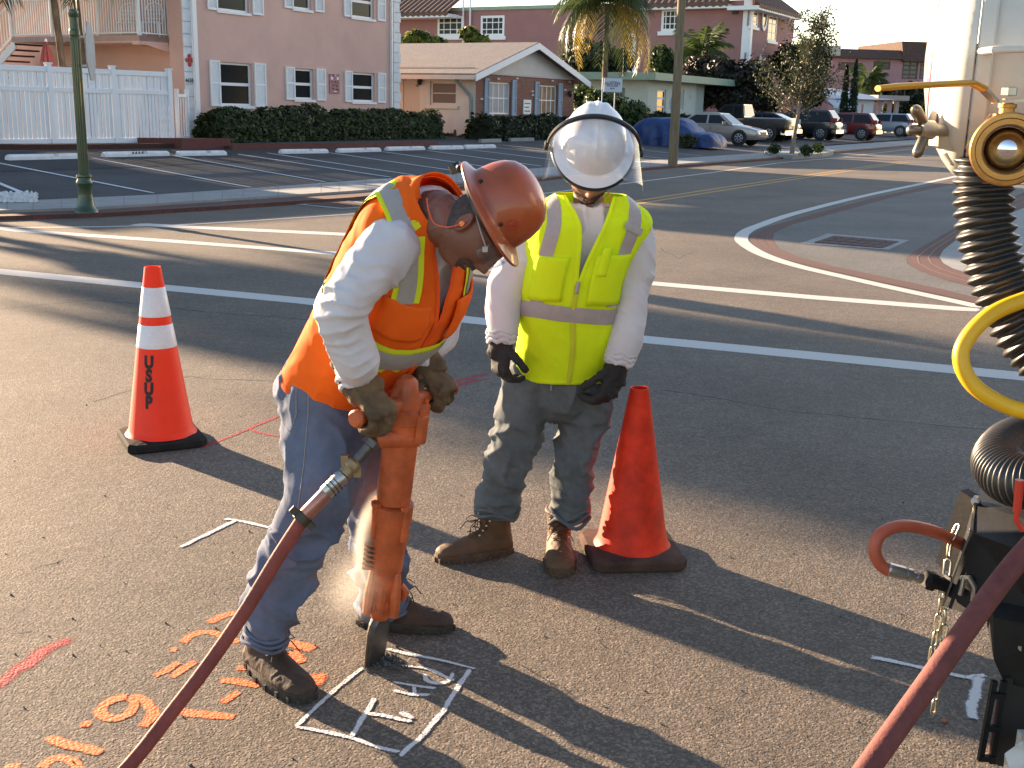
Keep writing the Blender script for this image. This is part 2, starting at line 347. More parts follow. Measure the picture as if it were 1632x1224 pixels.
# traffic island at the right with brick bands and a drain
def Cz(ox, oy, sc, pts): return [(ox+x/sc, oy+y/sc) for x, y in pts]
c4 = lambda pts: Cz(1000, 220, 2.582, pts)
isl = c4([(1700, 78), (1355, 157), (1000, 232), (700, 307), (550, 357), (490, 383), (468, 410), (485, 437), (560, 480), (700, 526), (900, 573), (1100, 618), (1300, 661), (1465, 697)])
cl = [G(u, v, .005) for u, v in isl]
b = MB(); b.ribbon([V(p) for p in crv([tuple(p) for p in cl], 5)], [.20]*66); o = b.put('island_edge_line', M['road_white']); o['kind'] = 'structure'
outer = c4([(1700, 90), (1355, 170), (1000, 250), (720, 325), (560, 370), (505, 400), (503, 425), (540, 455), (640, 497), (800, 537), (1000, 583), (1250, 637), (1450, 683)])
inner = c4([(1700, 106), (1355, 187), (1100, 241), (850, 310), (680, 355), (603, 390), (597, 415), (625, 455), (700, 487), (850, 528), (1100, 580), (1300, 623), (1440, 657)])
strip('island_brick_band', [G(*p, .006) for p in inner], [G(*p, .006) for p in outer], M['brick_band'])
sheet('island_gutter', [G(*p, .0055) for p in inner[::-1]]+[G(1760, 240, .0055), G(1760, 520, .0055)], M['gutter_asphalt'])
o2 = c4([(1700, 190), (1500, 285), (1365, 360), (1200, 455), (1148, 490), (1150, 515), (1200, 545), (1300, 580), (1420, 612), (1600, 655)])
i2 = c4([(1700, 260), (1500, 340), (1365, 410), (1300, 460), (1283, 490), (1300, 515), (1340, 537), (1400, 555), (1480, 578), (1640, 615)])
strip('island_brick_band', [G(*p, .0095) for p in i2], [G(*p, .0095) for p in o2], M['brick_band'])
for k, (t, wd_) in enumerate(((.33, .02), (.66, .02))):
    b = MB(); b.ribbon([G(*p, .012).lerp(G(*q, .012), t) for p, q in zip(o2, i2)], wd_); b.put('brick_joint', mat('joint_pale', (.22, .13, .10), .9))['kind'] = 'structure'
sheet('island_pavement', [G(*p, .011) for p in i2[::-1]]+[G(1900, 480, .011), G(1900, 290, .011)][::-1], M['concrete'])
def drain(name, outq, inq, rows, cols, z=.01):
    A = [G(*p, z) for p in outq]; B = [G(*p, z+.004) for p in inq]
    b = MB(); b.quad(*A); o = b.put(name, M['concrete']); o['kind'] = 'structure'
    k = MB()
    for i in range(cols):
        for j in range(rows):
            f = lambda s, t: B[0].lerp(B[1], s).lerp(B[3].lerp(B[2], s), t)
            e = .06/cols*cols*.12; s0, s1 = (i+.05)/cols, (i+.95)/cols; t0, t1 = (j+.08)/rows, (j+.92)/rows
            q = [f(s0, t0), f(s1, t0), f(s1, t1), f(s0, t1)]
            k.box8([p-V((0, 0, .003)) for p in q]+[p+V((0, 0, .006)) for p in q])
    x = k.put('brick', M['brick_paving'], o); x['kind'] = 'stuff'; return o
dq = c4([(825, 393), (1160, 420), (1075, 460), (710, 433)]); dq = [dq[3], dq[2], dq[1], dq[0]]
iq = c4([(765, 430), (1050, 453), (1120, 425), (850, 402)])
drain('drain_inlay', dq, iq, 3, 6)
s2 = lambda pts: Cz(280, 0, 3.4976, pts)
drain('drain_inlay', s2([(660, 1138), (925, 1165), (1180, 1145), (930, 1112)]), s2([(720, 1138), (925, 1157), (1120, 1142), (935, 1118)]), 3, 6, .008)
# paint sprayed on the asphalt
paintmat('orange_spray', (.86, .17, .04), .42, .7, 130, .002); paintmat('white_spray', (.66, .63, .62), .30, .75, 130, .002); paintmat('red_spray', (.34, .012, .018), .30, 1., 160, .002)
ca = lambda pts: Cz(0, 820, 2.914, pts); cb = lambda pts: Cz(440, 980, 4.08, pts); cc = lambda pts: Cz(1332, 780, 2.757, pts); c8 = lambda pts: Cz(150, 410, 3.309, pts)
def spray(name, strokes, m, k=1.0, z=.0009):
    for i, (px, wpx) in enumerate(strokes):
        pts = [tuple(G(u, v, z+.00012*(i % 9))) for u, v in px]
        if len(pts) > 2: pts = crv(pts, 6)
        else: pts = extend_line(pts, 8)
        pts = [V(p) for p in pts]
        L = sum((q-p).length for p, q in zip(pts[:-1], pts[1:])); wm = wpx*pts[0].y/1800*k
        st = int(max(6, L/.012)); cum = [0]
        for p, q in zip(pts[:-1], pts[1:]): cum.append(cum[-1]+(q-p).length)
        rs = []; j = 0
        for s_ in range(st+1):
            d = L*s_/st
            while j < len(cum)-2 and cum[j+1] < d: j += 1
            t = (d-cum[j])/max(1e-6, cum[j+1]-cum[j]); p = pts[j].lerp(pts[j+1], t)
            rs.append(p+V((noise.noise(p*14), noise.noise(p*14+V((9, 0, 0))), 0))*wm*.14)
        ws = [wm*(1+.35*noise.noise(p*22+V((3, 3, 3)))) for p in rs]
        b = MB(); b.ribbon(rs, ws); o = b.put(name, m); o['kind'] = 'structure'
spray('orange_survey_mark', [(ca(p), w_/2.914) for p, w_ in [
    ([(965, 505), (1030, 470), (1110, 452)], 42), ([(835, 600), (890, 560), (950, 545), (1020, 558), (1115, 598)], 42), ([(780, 630), (832, 627)], 44),
    ([(705, 757), (840, 680)], 42), ([(785, 762), (910, 677)], 40), ([(600, 845), (540, 852), (482, 885), (470, 925), (520, 948), (585, 930), (622, 890), (600, 850)], 46),
    ([(590, 842), (660, 858), (705, 905), (695, 950), (655, 992)], 48), ([(360, 972), (438, 966)], 60), ([(213, 1030), (350, 1075), (482, 1108)], 52),
    ([(185, 1185), (230, 1138), (290, 1128), (340, 1150), (370, 1190)], 56), ([(10, 1172), (105, 1166)], 50), ([(822, 908), (950, 925), (1100, 942)], 52), ([(1018, 880), (1122, 816)], 40),
    ([(1012, 768), (1100, 775), (1210, 800)], 46), ([(1092, 711), (1170, 716)], 42), ([(1320, 588), (1400, 610), (1468, 626)], 62), ([(1335, 630), (1400, 695)], 60), ([(1380, 780), (1450, 768), (1528, 760)], 95)]], M['orange_spray'], 1.85)
spray('red_spray_mark', [(ca([(-60, 835), (0, 780), (120, 690), (230, 620), (345, 560)]), 46), ([(714, 612), (745, 603), (780, 595)], 11), ([(722, 618), (750, 609), (784, 602)], 11), ([(718, 614), (765, 603)], 9),
    (c8([(560, 1005), (700, 952), (820, 902), (975, 835)]), 12), (c8([(810, 905), (900, 930), (1000, 948)]), 11), ([(655, 703), (664, 701)], 6)], M['red_spray'], 1.5)
spray('white_spray_mark', [(cb(p), w_/4.08) for p, w_ in [
    ([(570, 335), (360, 505), (120, 735)], 34), ([(120, 728), (300, 755), (480, 795), (640, 850), (820, 893)], 38), ([(800, 925), (960, 770), (1100, 600), (1200, 440), (1265, 345)], 44),
    ([(705, 215), (900, 260), (1100, 300), (1312, 354)], 32), ([(645, 535), (580, 640), (485, 800)], 38), ([(580, 638), (680, 650), (780, 672), (900, 697)], 40), ([(795, 625), (910, 680)], 44),
    ([(810, 327), (900, 335), (1010, 358), (1165, 430)], 30), ([(965, 375), (975, 425), (1060, 445), (1130, 420), (1150, 370)], 32), ([(748, 433), (900, 460), (1050, 477)], 30), ([(895, 460), (905, 525)], 36), ([(750, 486), (880, 515), (1012, 518)], 34)]]
    + [(ca(p), w_/2.914) for p, w_ in [([(832, 153), (1100, 25)], 26), ([(1040, 18), (1120, 30), (1260, 62)], 24)]]
    + [(cc(p), w_/2.757) for p, w_ in [([(145, 732), (300, 765), (480, 805), (630, 835)], 36), ([(560, 830), (665, 812)], 36), ([(636, 815), (608, 920), (600, 1015)], 48)]], M['white_spray'], 1.75, .0024)
# loose chips by the chisel, gravel bed at the corner of the lot
b = MB(); R_ = random.Random(3)
def stone(b, p, r):
    i = len(b.v); n = [(1, 0, 0), (-1, 0, 0), (0, 1, 0), (0, -1, 0), (0, 0, 1), (0, 0, -1)]
    for q in n: b.v.append(V(p)+V(q)*r*R_.uniform(.5, 1.2))
    b.f += [(i+a, i+c, i+d) for a, c, d in ((0, 2, 4), (2, 1, 4), (1, 3, 4), (3, 0, 4), (2, 0, 5), (1, 2, 5), (3, 1, 5), (0, 3, 5))]
c0 = G(606, 1055)
for k in range(60): stone(b, (c0.x+R_.gauss(0.03, .035), c0.y+R_.gauss(0, .03), .004), R_.uniform(.003, .012))
o = b.put('broken_asphalt', mat('chip', (.09, .082, .075), .9, ns=60)); o['kind'] = 'stuff'
b = MB()
for k in range(900):
    t = R_.random(); p = GL(-60+R_.random()*118, 324-R_.random()*13)
    if (p-GL(0, 316)).length < 3: stone(b, p+V((0, 0, .02)), R_.uniform(.03, .07))
o = b.put('white_gravel', mat('gravel_white', (.55, .55, .54), .9, ns=8)); o['kind'] = 'stuff'
b = MB()
for k in range(260):
    u = R_.uniform(0, 1632); v = R_.uniform(640, 1224); stone(b, G(u, v, .002), R_.uniform(.002, .006))
o = b.put('road_grit', M['chip']); o['kind'] = 'stuff'

R_ = random.Random(17)
def crack(px, wdt, name='asphalt_crack', m=None, z=.0006):
    pts = [G(u, v, z) for u, v in px]; out = []
    for a, c in zip(pts[:-1], pts[1:]):
        n = max(3, int((c-a).length/.05))
        for k in range(n): p = a.lerp(c, k/n); out.append(p+V((noise.noise(p*3), noise.noise(p*3+V((5, 0, 0))), 0))*.05+V((noise.noise(p*15), noise.noise(p*15+V((5, 0, 0))), 0))*.015)
    b = MB(); b.ribbon(out, [wdt*R_.uniform(.4, 1.3) for _ in out]); o = b.put(name, m or M['crack']); o['kind'] = 'structure'
paintmat('crack', (.02, .018, .016), .36, .5, 60, .0)
paintmat('tar_seal', (.03, .028, .027), .3, .4, 30, .0)
crack([(0, 492), (150, 478), (330, 497), (520, 512)], .03); crack([(140, 640), (300, 600), (470, 610)], .02); crack([(60, 900), (130, 885)], .02); crack([(1050, 620), (1300, 660), (1632, 690)], .025); crack([(30, 1010), (80, 1003)], .014)
crack([(1050, 395), (1080, 412), (1110, 400)], .02); 
paintmat('worn_lane', (.10, .094, .088), .16, 1.0, 12, .0)
# ------------------------------------------------------------------ buildings
mat('pink_stucco', (.68, .435, .37), .92, ns=1.2, na=.06, ns2=.35, na2=.10, bump=.004, bs=60); mat('white_trim', (.76, .78, .80), .6, ns=6, na=.05); mat('white_metal', (.76, .77, .79), .45)
mat('window_glass', (.016, .02, .024), .12, spec=.12); mat('curtain', (.18, .19, .20), .9, ns=4, na=.3); mat('dark_inside', (.02, .02, .022), .9)
mat('quoin', (.72, .73, .75), .8, ns=5, na=.08); mat('cream_stucco', (.62, .59, .53), .9, ns=2, na=.06, bump=.003, bs=70)
mat('mauve_stucco', (.31, .16, .155), .9, ns=1, na=.08, bump=.004, bs=50); mat('pale_stucco', (.50, .55, .50), .9, ns=1.5, na=.06); mat('green_fascia', (.27, .36, .27), .7, ns=3, na=.08)
mat('shingle', (.23, .20, .185), .9, ns=14, na=.3, bump=.01, bs=30, ns2=2, na2=.15); mat('roof_tile', (.13, .075, .055), .85, ns=6, na=.35); mat('vinyl', (.78, .79, .82), .45, ns=2, na=.03)
mat('red_mulch', (.06, .022, .016), .95, ns=30, na=.5, bump=.02, bs=40); mat('red_step', (.13, .038, .032), .8, ns=5, na=.15); mat('rose_far', (.38, .22, .235), .9, ns=1, na=.06); mat('mansard', (.085, .048, .036), .9, ns=5, na=.4)
mat('blue_shutter', (.28, .36, .46), .7, ns=5, na=.06); mat('grey_pipe', (.22, .27, .28), .5)
brickmat('house_brick', (.26, .085, .055), (.17, .055, .04), (.22, .15, .12), 1, .22, .075, .012, .004)
def wall(name, pl, s0, s1, z0, z1, holes, m, parent, o=0, rev=.14, uv=False):
    ss = sorted({s0, s1, *[h[0] for h in holes], *[h[2] for h in holes]}); zs = sorted({z0, z1, *[h[1] for h in holes], *[h[3] for h in holes]})
    ss = [x for x in ss if s0 <= x <= s1]; zs = [x for x in zs if z0 <= x <= z1]
    b = MB()
    def q(*p):
        b.quad(*[pl.w(a, z, oo) for a, z, oo in p])
        if uv: b.uv += [(a+oo, z) for a, z, oo in p]
    for i in range(len(ss)-1):
        for j in range(len(zs)-1):
            cs, cz = (ss[i]+ss[i+1])/2, (zs[j]+zs[j+1])/2
            if any(h[0] < cs < h[2] and h[1] < cz < h[3] for h in holes): continue
            q((ss[i], zs[j], o), (ss[i+1], zs[j], o), (ss[i+1], zs[j+1], o), (ss[i], zs[j+1], o))
    for a, c, d, e in holes:
        d = min(d, s1); e = min(e, z1); r = o-rev
        q((a, c, o), (a, c, r), (d, c, r), (d, c, o)); q((a, e, o), (d, e, o), (d, e, r), (a, e, r)); q((a, c, o), (a, e, o), (a, e, r), (a, c, r)); q((d, c, o), (d, c, r), (d, e, r), (d, e, o))
    return b.put(name, m, parent)
def window(pl, r, parent, fm, o=0, fr=.05, cols=1, rows=2, glass=None, lab=None, rec=.10, bar=.035, curtain=0):
    s0, z0, s1, z1 = r; b = MB()
    A, B = o-rec-.04, o-rec+.02
    b.wbox(pl, s0, s0+fr, z0, z1, A, B); b.wbox(pl, s1-fr, s1, z0, z1, A, B); b.wbox(pl, s0+fr, s1-fr, z0, z0+fr, A, B); b.wbox(pl, s0+fr, s1-fr, z1-fr, z1, A, B)
    for k in range(1, rows):
        z = z0+(z1-z0)*k/rows; b.wbox(pl, s0+fr, s1-fr, z-bar/2, z+bar/2, A, B-.008)
    for k in range(1, cols):
        s = s0+(s1-s0)*k/cols; b.wbox(pl, s-bar/2, s+bar/2, z0+fr, z1-fr, A, B-.014)
    f = b.put('window', fm, parent); W = f
    for k in range(rows):
        for i in range(cols):
            if cols*rows > 6 and (i or k): continue
            za, zb = (z0+(z1-z0)*k/rows, z0+(z1-z0)*(k+1)/rows) if cols*rows <= 6 else (z0, z1)
            sa, sb = (s0+(s1-s0)*i/cols, s0+(s1-s0)*(i+1)/cols) if cols*rows <= 6 else (s0, s1)
            MB().wbox(pl, sa+.01, sb-.01, za+.01, zb-.01, A-.012, A+.03).put('pane', glass or M['window_glass'], W)
    return W
def shutter(pl, r, parent, m, o=0):
    s0, z0, s1, z1 = r; b = MB(); t = .05; f = .055
    b.wbox(pl, s0, s0+f, z0, z1, o, o+t); b.wbox(pl, s1-f, s1, z0, z1, o, o+t)
    mid = (z0+z1)/2
    for a, c in ((z0, z0+f), (mid-f/2, mid+f/2), (z1-f, z1)): b.wbox(pl, s0+f, s1-f, a, c, o, o+t-.004)
    n = 12
    for h0, h1 in ((z0+f, mid-f/2), (mid+f/2, z1-f)):
        for k in range(n):
            a = h0+(h1-h0)*k/n; c = h0+(h1-h0)*(k+1)/n
            p = [pl.w(s0+f, a, o+.04), pl.w(s1-f, a, o+.04), pl.w(s1-f, c, o+.015), pl.w(s0+f, c, o+.015)]; b.quad(*p)
    return b.put('shutter', m, parent)
ZB = .35
# ---- pink apartment house
A0 = V((-9.71, 35.28, 0)); PA = Pl(A0, SD)
apt = thing('apartment_house', 'pink two storey apartment house with white shuttered windows and white corner blocks', 'building', (A0.x, A0.y, ZB))
sE = PA.hit(636.5, 150)[0]; ATOP = 6.9
Wlow = [((334, 97, 353, 168.7), (351.5, 100, 402, 168.7), (405, 103, 423, 167)), ((455, 106, 471, 160), (470, 109.5, 500, 158.7), (504, 109.5, 518, 161)), ((549, 113, 561.6, 163.5), (561.6, 116, 597.5, 162.4), (601.6, 116, 613.7, 164.4))]
Wup = [((328.6, -52, 347, 13.7), (346, -50, 396, 18.6), (401, -48, 418, 23.7)), ((452, -38, 467, 12.3), (467, -34, 496, 15), (501, -34, 515, 19.4)), ((547, -28, 560, 25), (560, -24, 596, 29), (601, -22, 613, 33.5))]
wins = [PA.rect(*w_[1]) for w_ in Wlow+Wup]
sQ = PA.hit(309, 100)[0]
wall('wall', PA, sQ, sE-.0, ZB, ATOP, wins, M['pink_stucco'], apt)
MB().wbox(PA, sQ+.02, sE-.02, ZB, ATOP-.02, -9, -.32).put('building_core', M['pink_stucco'], apt)
MB().wbox(PA, sQ-.5, sE+.5, ATOP, ATOP+.3, -9.5, .5).put('roof', M['roof_tile'], apt)
for w_, r in zip(Wlow+Wup, wins):
    window(PA, r, apt, M['white_metal'], fr=.07, bar=.09)
    MB().wbox(PA, r[0]-.06, r[2]+.06, r[1]-.08, r[1]-.003, -.1, .05).put('window_sill', M['white_trim'], apt)
    for q in (w_[0], w_[2]):
        sh = PA.rect(*q); sh = (sh[0], r[1]-.02, sh[2], r[3]+.03) if sh[2] <= r[0]+.05 or sh[0] >= r[2]-.05 else sh
        if sh[2] > r[0] > sh[0]: sh = (sh[0], sh[1], r[0]-.03, sh[3])
        shutter(PA, sh, apt, M['white_trim'], .003)
def quoins(pl, s0, s1, z0, z1, parent, o=.004):
    k = 0; z = z0
    while z < z1:
        e = .07 if k % 2 else 0
        MB().wbox(pl, s0, s1+ .05 - e, z+.008, min(z+.36, z1)-.008, o, o+.05).put('corner_block', M['quoin'], parent); z += .36; k += 1
q0 = PA.hit(292, 60)[0]; q1 = PA.hit(306.5, 60)[0]
MB().wbox(PA, q0, sQ, ZB, ATOP, -.6, 0).put('corner_wall', M['pink_stucco'], apt)
quoins(PA, q0-.03, q1, ZB+.02, ATOP, apt)
quoins(PA, PA.hit(626, 100)[0], sE-.03, ZB+.02, ATOP, apt)
MB().wbox(PA, sQ-.12, sQ+.04, ZB+.1, ATOP, .06, .16).put('downspout', M['white_metal'], apt)
MB().wbox(PA, PA.hit(622.5, 100)[0]-.04, PA.hit(622.5, 100)[0]+.03, ZB+.1, ATOP, .005, .09).put('downspout', M['white_metal'], apt)
# wall plaque, number, emblem
def flat_on(pl, s, z, vs, fs, m, name, parent, o, sc=1): 
    return mkobj(name, [pl.w(s+v[0]*sc, z+v[1]*sc, o+v[2]) for v in vs], fs, m, parent)
r = PA.rect(524.5, 118, 540, 149)
pq = MB().wbox(PA, r[0], r[2], r[1], r[3], .003, .03).put('wall_plaque', mat('plaque', (.36, .16, .18), .7, ns=9, na=.4), apt)
for fs_, fz, ww, hh, cc_ in ((.14, .78, .2, .14, 0), (.72, .78, .2, .14, 0), (.3, .93, .12, .07, 1), (.55, .93, .1, .06, 0), (.2, .6, .12, .06, 1), (.5, .62, .16, .05, 1), (.75, .55, .12, .08, 1), (.3, .42, .2, .05, 1), (.62, .4, .2, .06, 1), (.25, .25, .2, .08, 1), (.6, .2, .25, .07, 1), (.4, .1, .3, .05, 0)):
    a = r[0]+(r[2]-r[0])*fs_; z = r[1]+(r[3]-r[1])*(fz-.0)
    MB().wbox(PA, a, a+(r[2]-r[0])*ww, z-(r[3]-r[1])*hh/2, z+(r[3]-r[1])*hh/2, .0305, .034).put('plaque_tile', M['white_trim'] if cc_ == 0 else mat('maroon', (.10, .02, .03), .7), pq)
vs, fs = textmesh('4658', .165, .003); se, ze = PA.hit(299.5, 128.5); flat_on(PA, se, ze, vs, fs, mat('black_paint', (.02, .02, .022), .6), 'house_number', apt, .062)
se, ze = PA.hit(299.5, 96); b = MB()
for k in range(4):
    a = k*pi/2+pi/2; c = V((cos(a), sin(a), 0))*.095
    b.lathe([(.001, 0), (.07, .0), (.07, .02), (.001, .02)], PA.w(se+c.x, ze+c.y*1.25, .056), PA.n, 10, False)
b.lathe([(.001, 0), (.05, 0), (.05, .03), (.001, .03)], PA.w(se, ze, .056), PA.n, 8, False)
b.put('wall_emblem', mat('emblem_red', (.45, .03, .03), .5), apt)
# ---- back wing with the upstairs gallery
PW = Pl(A0-SN*3.2+SD*1.0, (SN.x, SN.y)); PW.P = A0 - SN*3.0 + SD*2.2                      # faces the camera, runs to the left
PG = Pl(at(221.5, 56, 34.2), (SN.x, SN.y))                                     # front of the gallery
def sx(u, v=60): return PG.hit(u, v)[0]
zt = PG.hit(221, 56)[1]; zb2 = PG.hit(221, 65)[1]; s_l = sx(18, 60); s_r = 0
back = thing('gallery_wing', 'peach back wing of the apartments with an upstairs gallery behind white railings', 'building', PG.w(s_l/2, ZB))
PB = Pl(PG.P - PG.n*2.0, (SN.x, SN.y))
sM = (A0-PB.P).dot(PB.d)-.65
holesB = [PB.rect(188, 99, 231, 135)]
up = [PB.rect(184, -60, 250, 6), PB.rect(37, -40, 67, 56), PB.rect(146, -50, 168, 40)]
wall('wall', PB, s_l-6, sM, ZB, ATOP, holesB+up, mat('peach_stucco', (.58, .38, .31), .9, ns=1.5, na=.06), back)
MB().wbox(PB, s_l-5.9, sM-.02, ZB, ATOP, -4, -.3).put('building_core', M['peach_stucco'], back)
MB().wbox(PB, s_l-6.3, sM-.04, ATOP+.003, ATOP+.25, -4.2, 2.6).put('roof', M['roof_tile'], back)
for r_, c_ in ((holesB[0], 2), (up[0], 2)): window(PB, r_, back, M['white_metal'], cols=c_, rows=1, fr=.08, bar=.1)
for r_ in (up[1], up[2]): 
    d_ = MB().wbox(PB, r_[0], r_[2], r_[1], r_[3], -.12, -.06).put('door', M['white_trim'], back)
    MB().wbox(PB, r_[0]+.1, r_[0]+.16, r_[1]+1.0, r_[1]+1.1, -.058, 0).put('door_handle', M['grey_pipe'], d_)
for u in ((165, 182), (233, 252)):
    r_ = PB.rect(u[0], 97, u[1], 137); shutter(PB, r_, back, M['white_trim'], .003)
PD = Pl(PG.P, SD); s_d = PD.hit(296, 62)[0]
b = MB().wbox(PG, s_l, 0, zb2, zt, -2.0, 0); b.put('gallery_slab', mat('slab', (.42, .30, .27), .85, ns=3, na=.08), back)
MB().wbox(PD, .003, s_d, zb2-.05, zt, -2.6, -.0).put('gallery_slab', M['pink_stucco'], back)
MB().quad(PD.w(.05, zb2-.053, -.01), PD.w(s_d, PD.hit(296, 93)[1], -.01), PD.w(s_d, zb2-.053, -.01)).box8([PD.w(0, zb2-.1, -.3), PD.w(.25, zb2-.1, -.3), PD.w(.25, zb2-.1, -.04), PD.w(0, zb2-.1, -.04)]+[PD.w(0, zb2-.052, -.3), PD.w(.25, zb2-.052, -.3), PD.w(.25, zb2-.052, -.04), PD.w(0, zb2-.052, -.04)]).put('gallery_bracket', M['pink_stucco'], back)
def railing(pl, s0, s1, z0, h, parent, gap=.105, o=-.06, posts=()):
    R_ = bpy.data.objects.new('railing', None)
    b = MB().wbox(pl, s0, s1, z0+h-.05, z0+h, o-.03, o+.03).wbox(pl, s0, s1, z0+.06, z0+.10, o-.02, o+.02)
    fr = b.put('railing', M['white_metal'], parent)
    n = int((s1-s0)/gap)
    for k in range(n+1):
        s = s0+(s1-s0)*k/n
        MB().wbox(pl, s-.012, s+.012, z0+.103, z0+h-.053, o-.012, o+.012).put('baluster', M['white_metal'], fr)
    for s in posts: MB().wbox(pl, s-.04, s+.04, z0, z0+h+.02, o-.04-.001, o+.042).put('railing_post', M['white_metal'], fr)
railing(PG, s_l, -.05, zt, 1.12, back, posts=(s_l, sx(82), sx(155), -.06))
railing(PD, .12, s_d-.1, zt, 1.12, back, posts=(s_d-.1,))
# stairs at the far left
st = MB(); zst = zt
for k in range(12):
    s = s_l-.26*(k+1); z = zst-.17*(k+1); st.wbox(PG, s, s+.28, z-.05, z, -1.2, -.1)
st.put('stair_tread', mat('dark_red_tread', (.09, .03, .03), .7), back)['kind'] = 'stuff'
b = MB(); b.bar(PG.w(s_l, zst+1.05, -.06), PG.w(s_l-3.2, zst-1.05, -.06), .05); b.bar(PG.w(s_l, zst+.08, -.06), PG.w(s_l-3.2, zst-2.0, -.06), .05); b.bar(PG.w(s_l, zst-.2, -.12), PG.w(s_l-3.2, zst-2.28, -.12), .05, .25)
for k in range(22):
    s = s_l-.14*(k+1); z = zst-.65*.14*(k+1); b.bar(PG.w(s, z+.06, -.06), PG.w(s, z+1.05, -.06), .02)
b.put('stair_railing', M['white_metal'], back)
# two white garden chairs up on the gallery
ch = None
for u, lab in ((205, 'white lattice garden chair up on the gallery, nearer the corner post'), (164, 'white lattice garden chair up on the gallery beside the door')):
    s = sx(u, 40); t = thing('garden_chair', lab, 'chair', PG.w(s, zt, -.9), 'chairs on the gallery')
    b = MB(); w_ = .27
    b.box((0, 0, .42), (.5, .48, .03)); seat = mkobj('seat', b.v, b.f, M['white_metal'], t, local=True)
    for x in (-w_, w_):
        for y in (-.22, .22): c = MB().bar((x, y, 0), (x*.9, y*.9, .42), .03); mkobj('leg', c.v, c.f, M['white_metal'], t, local=True)
    c = MB(); c.tube([(-.26, .2, .42), (-.28, .24, .75), (-.2, .27, .95), (0, .28, 1.02), (.2, .27, .95), (.28, .24, .75), (.26, .2, .42)], .02, 6)
    for k in range(-2, 3): c.tube([(k*.07, .21, .43), (k*.095, .27, .95)], .012, 5)
    for k in (.55, .68, .8): c.tube([(-.26, .225+.05*(k-.5), k), (.26, .225+.05*(k-.5), k)], .010, 5)
    mkobj('backrest', c.v, c.f, M['white_metal'], t, local=True)
# folded red parasol in the courtyard
p = at(76, 108, 32.0); t = thing('parasol', 'folded faded red parasol standing behind the white fence', 'parasol', (p.x, p.y, ZB))
zz = at(76, 66, 32).z
MB().tube([(p.x, p.y, ZB), (p.x, p.y, zz+.06)], .025, 8).lathe([(.001, .09), (.03, .06), (.045, 0), (.03, -.02)], (p.x, p.y, zz), (0, 0, 1), 8).put('pole', M['white_metal'], t)
b = MB(); N = 28; rs = []
for h, r_ in ((-1.35, .19), (-1.0, .2), (-.7, .17), (-.4, .13), (-.15, .08), (0, .035)):
    rs.append([V((p.x, p.y, zz+h))+V((cos(2*pi*k/N), sin(2*pi*k/N), 0))*r_*(1+.28*cos(k*2*pi/3.5)*(1 if h < -.1 else .2)) for k in range(N)])
b.rings(rs).put('canopy', mat('faded_red', (.26, .06, .06), .85, ns=8, na=.25), t, True)
# white vinyl fence
fa = at(-45, 231, 27.7); fb = at(273, 228, 32.6); fz0 = .55
PF = Pl(fa, (fb-fa).to_2d()); fl = (fb-fa).to_2d().length
fen = thing('white_fence', 'tall white vinyl privacy fence with open slat top in front of the courtyard', 'fence', (fa.x, fa.y, fz0-.1))
posts = [PF.hit(u, 170)[0] for u in (-42, 81, 182, 271)]
FT = [PF.hit(u, v)[1] for u, v in ((0, 104), (78, 106), (180, 110), (270, 114))]
fz = sum(FT)/4
for s in posts:
    c = MB().wbox(PF, s-.065, s+.065, fz0-.1, fz+.06, -.065, .065).put('fence_post', M['vinyl'], fen)
    MB().wbox(PF, s-.08, s+.08, fz+.061, fz+.10, -.08, .08).put('post_cap', M['vinyl'], c)
for a, c in zip(posts[:-1], posts[1:]):
    for z0, h, nm in ((fz-.13, .13, 'fence_rail'), (fz-.62, .11, 'fence_rail'), (fz0-.02, .14, 'fence_rail')):
        MB().wbox(PF, a+.067, c-.067, z0, z0+h, -.04, .04).put(nm, M['vinyl'], fen)
    n = 15; wv = (c-a-.14)/n
    for k in range(n):
        s = a+.07+wv*k; g_ = .010 if k % 3 else .022
        MB().wbox(PF, s+g_, s+wv-.010, fz0+.122, fz-.622, -.015, .015).put('fence_board', M['vinyl'], fen)
        if k % 3 == 2: g2 = .03
        MB().wbox(PF, s+wv*.12 if k % 2 else s+.004, s+wv-.004 if k % 2 else s+wv*.88, fz-.508, fz-.132, -.012, .012).put('fence_slat', M['vinyl'], fen)
# narrow gate between fence and corner
ga, gb = at(283, 190, 33.2), at(299, 190, 34.2)
PGt = Pl(ga, (gb-ga).to_2d()); L_ = (gb-ga).to_2d().length
zt2, zb3 = PGt.hit(291, 149)[1], ZB+.1
gt = thing('garden_gate', 'narrow white picket gate between the fence and the house corner', 'gate', (ga.x, ga.y, zb3))
for s in (0.0, L_): MB().wbox(PGt, s-.05, s+.05, zb3, zt2+.12, -.05, .05).put('gate_post', M['vinyl'], gt)
for z in (zt2-.1, zb3+.15): MB().wbox(PGt, .053, L_-.053, z, z+.08, -.02, .02).put('gate_rail', M['vinyl'], gt)
for k in range(4):
    s = .1+(L_-.2)*k/3; MB().wbox(PGt, s-.025, s+.025, zb3+.233, zt2-.103, -.012, .012).put('picket', M['vinyl'], gt)
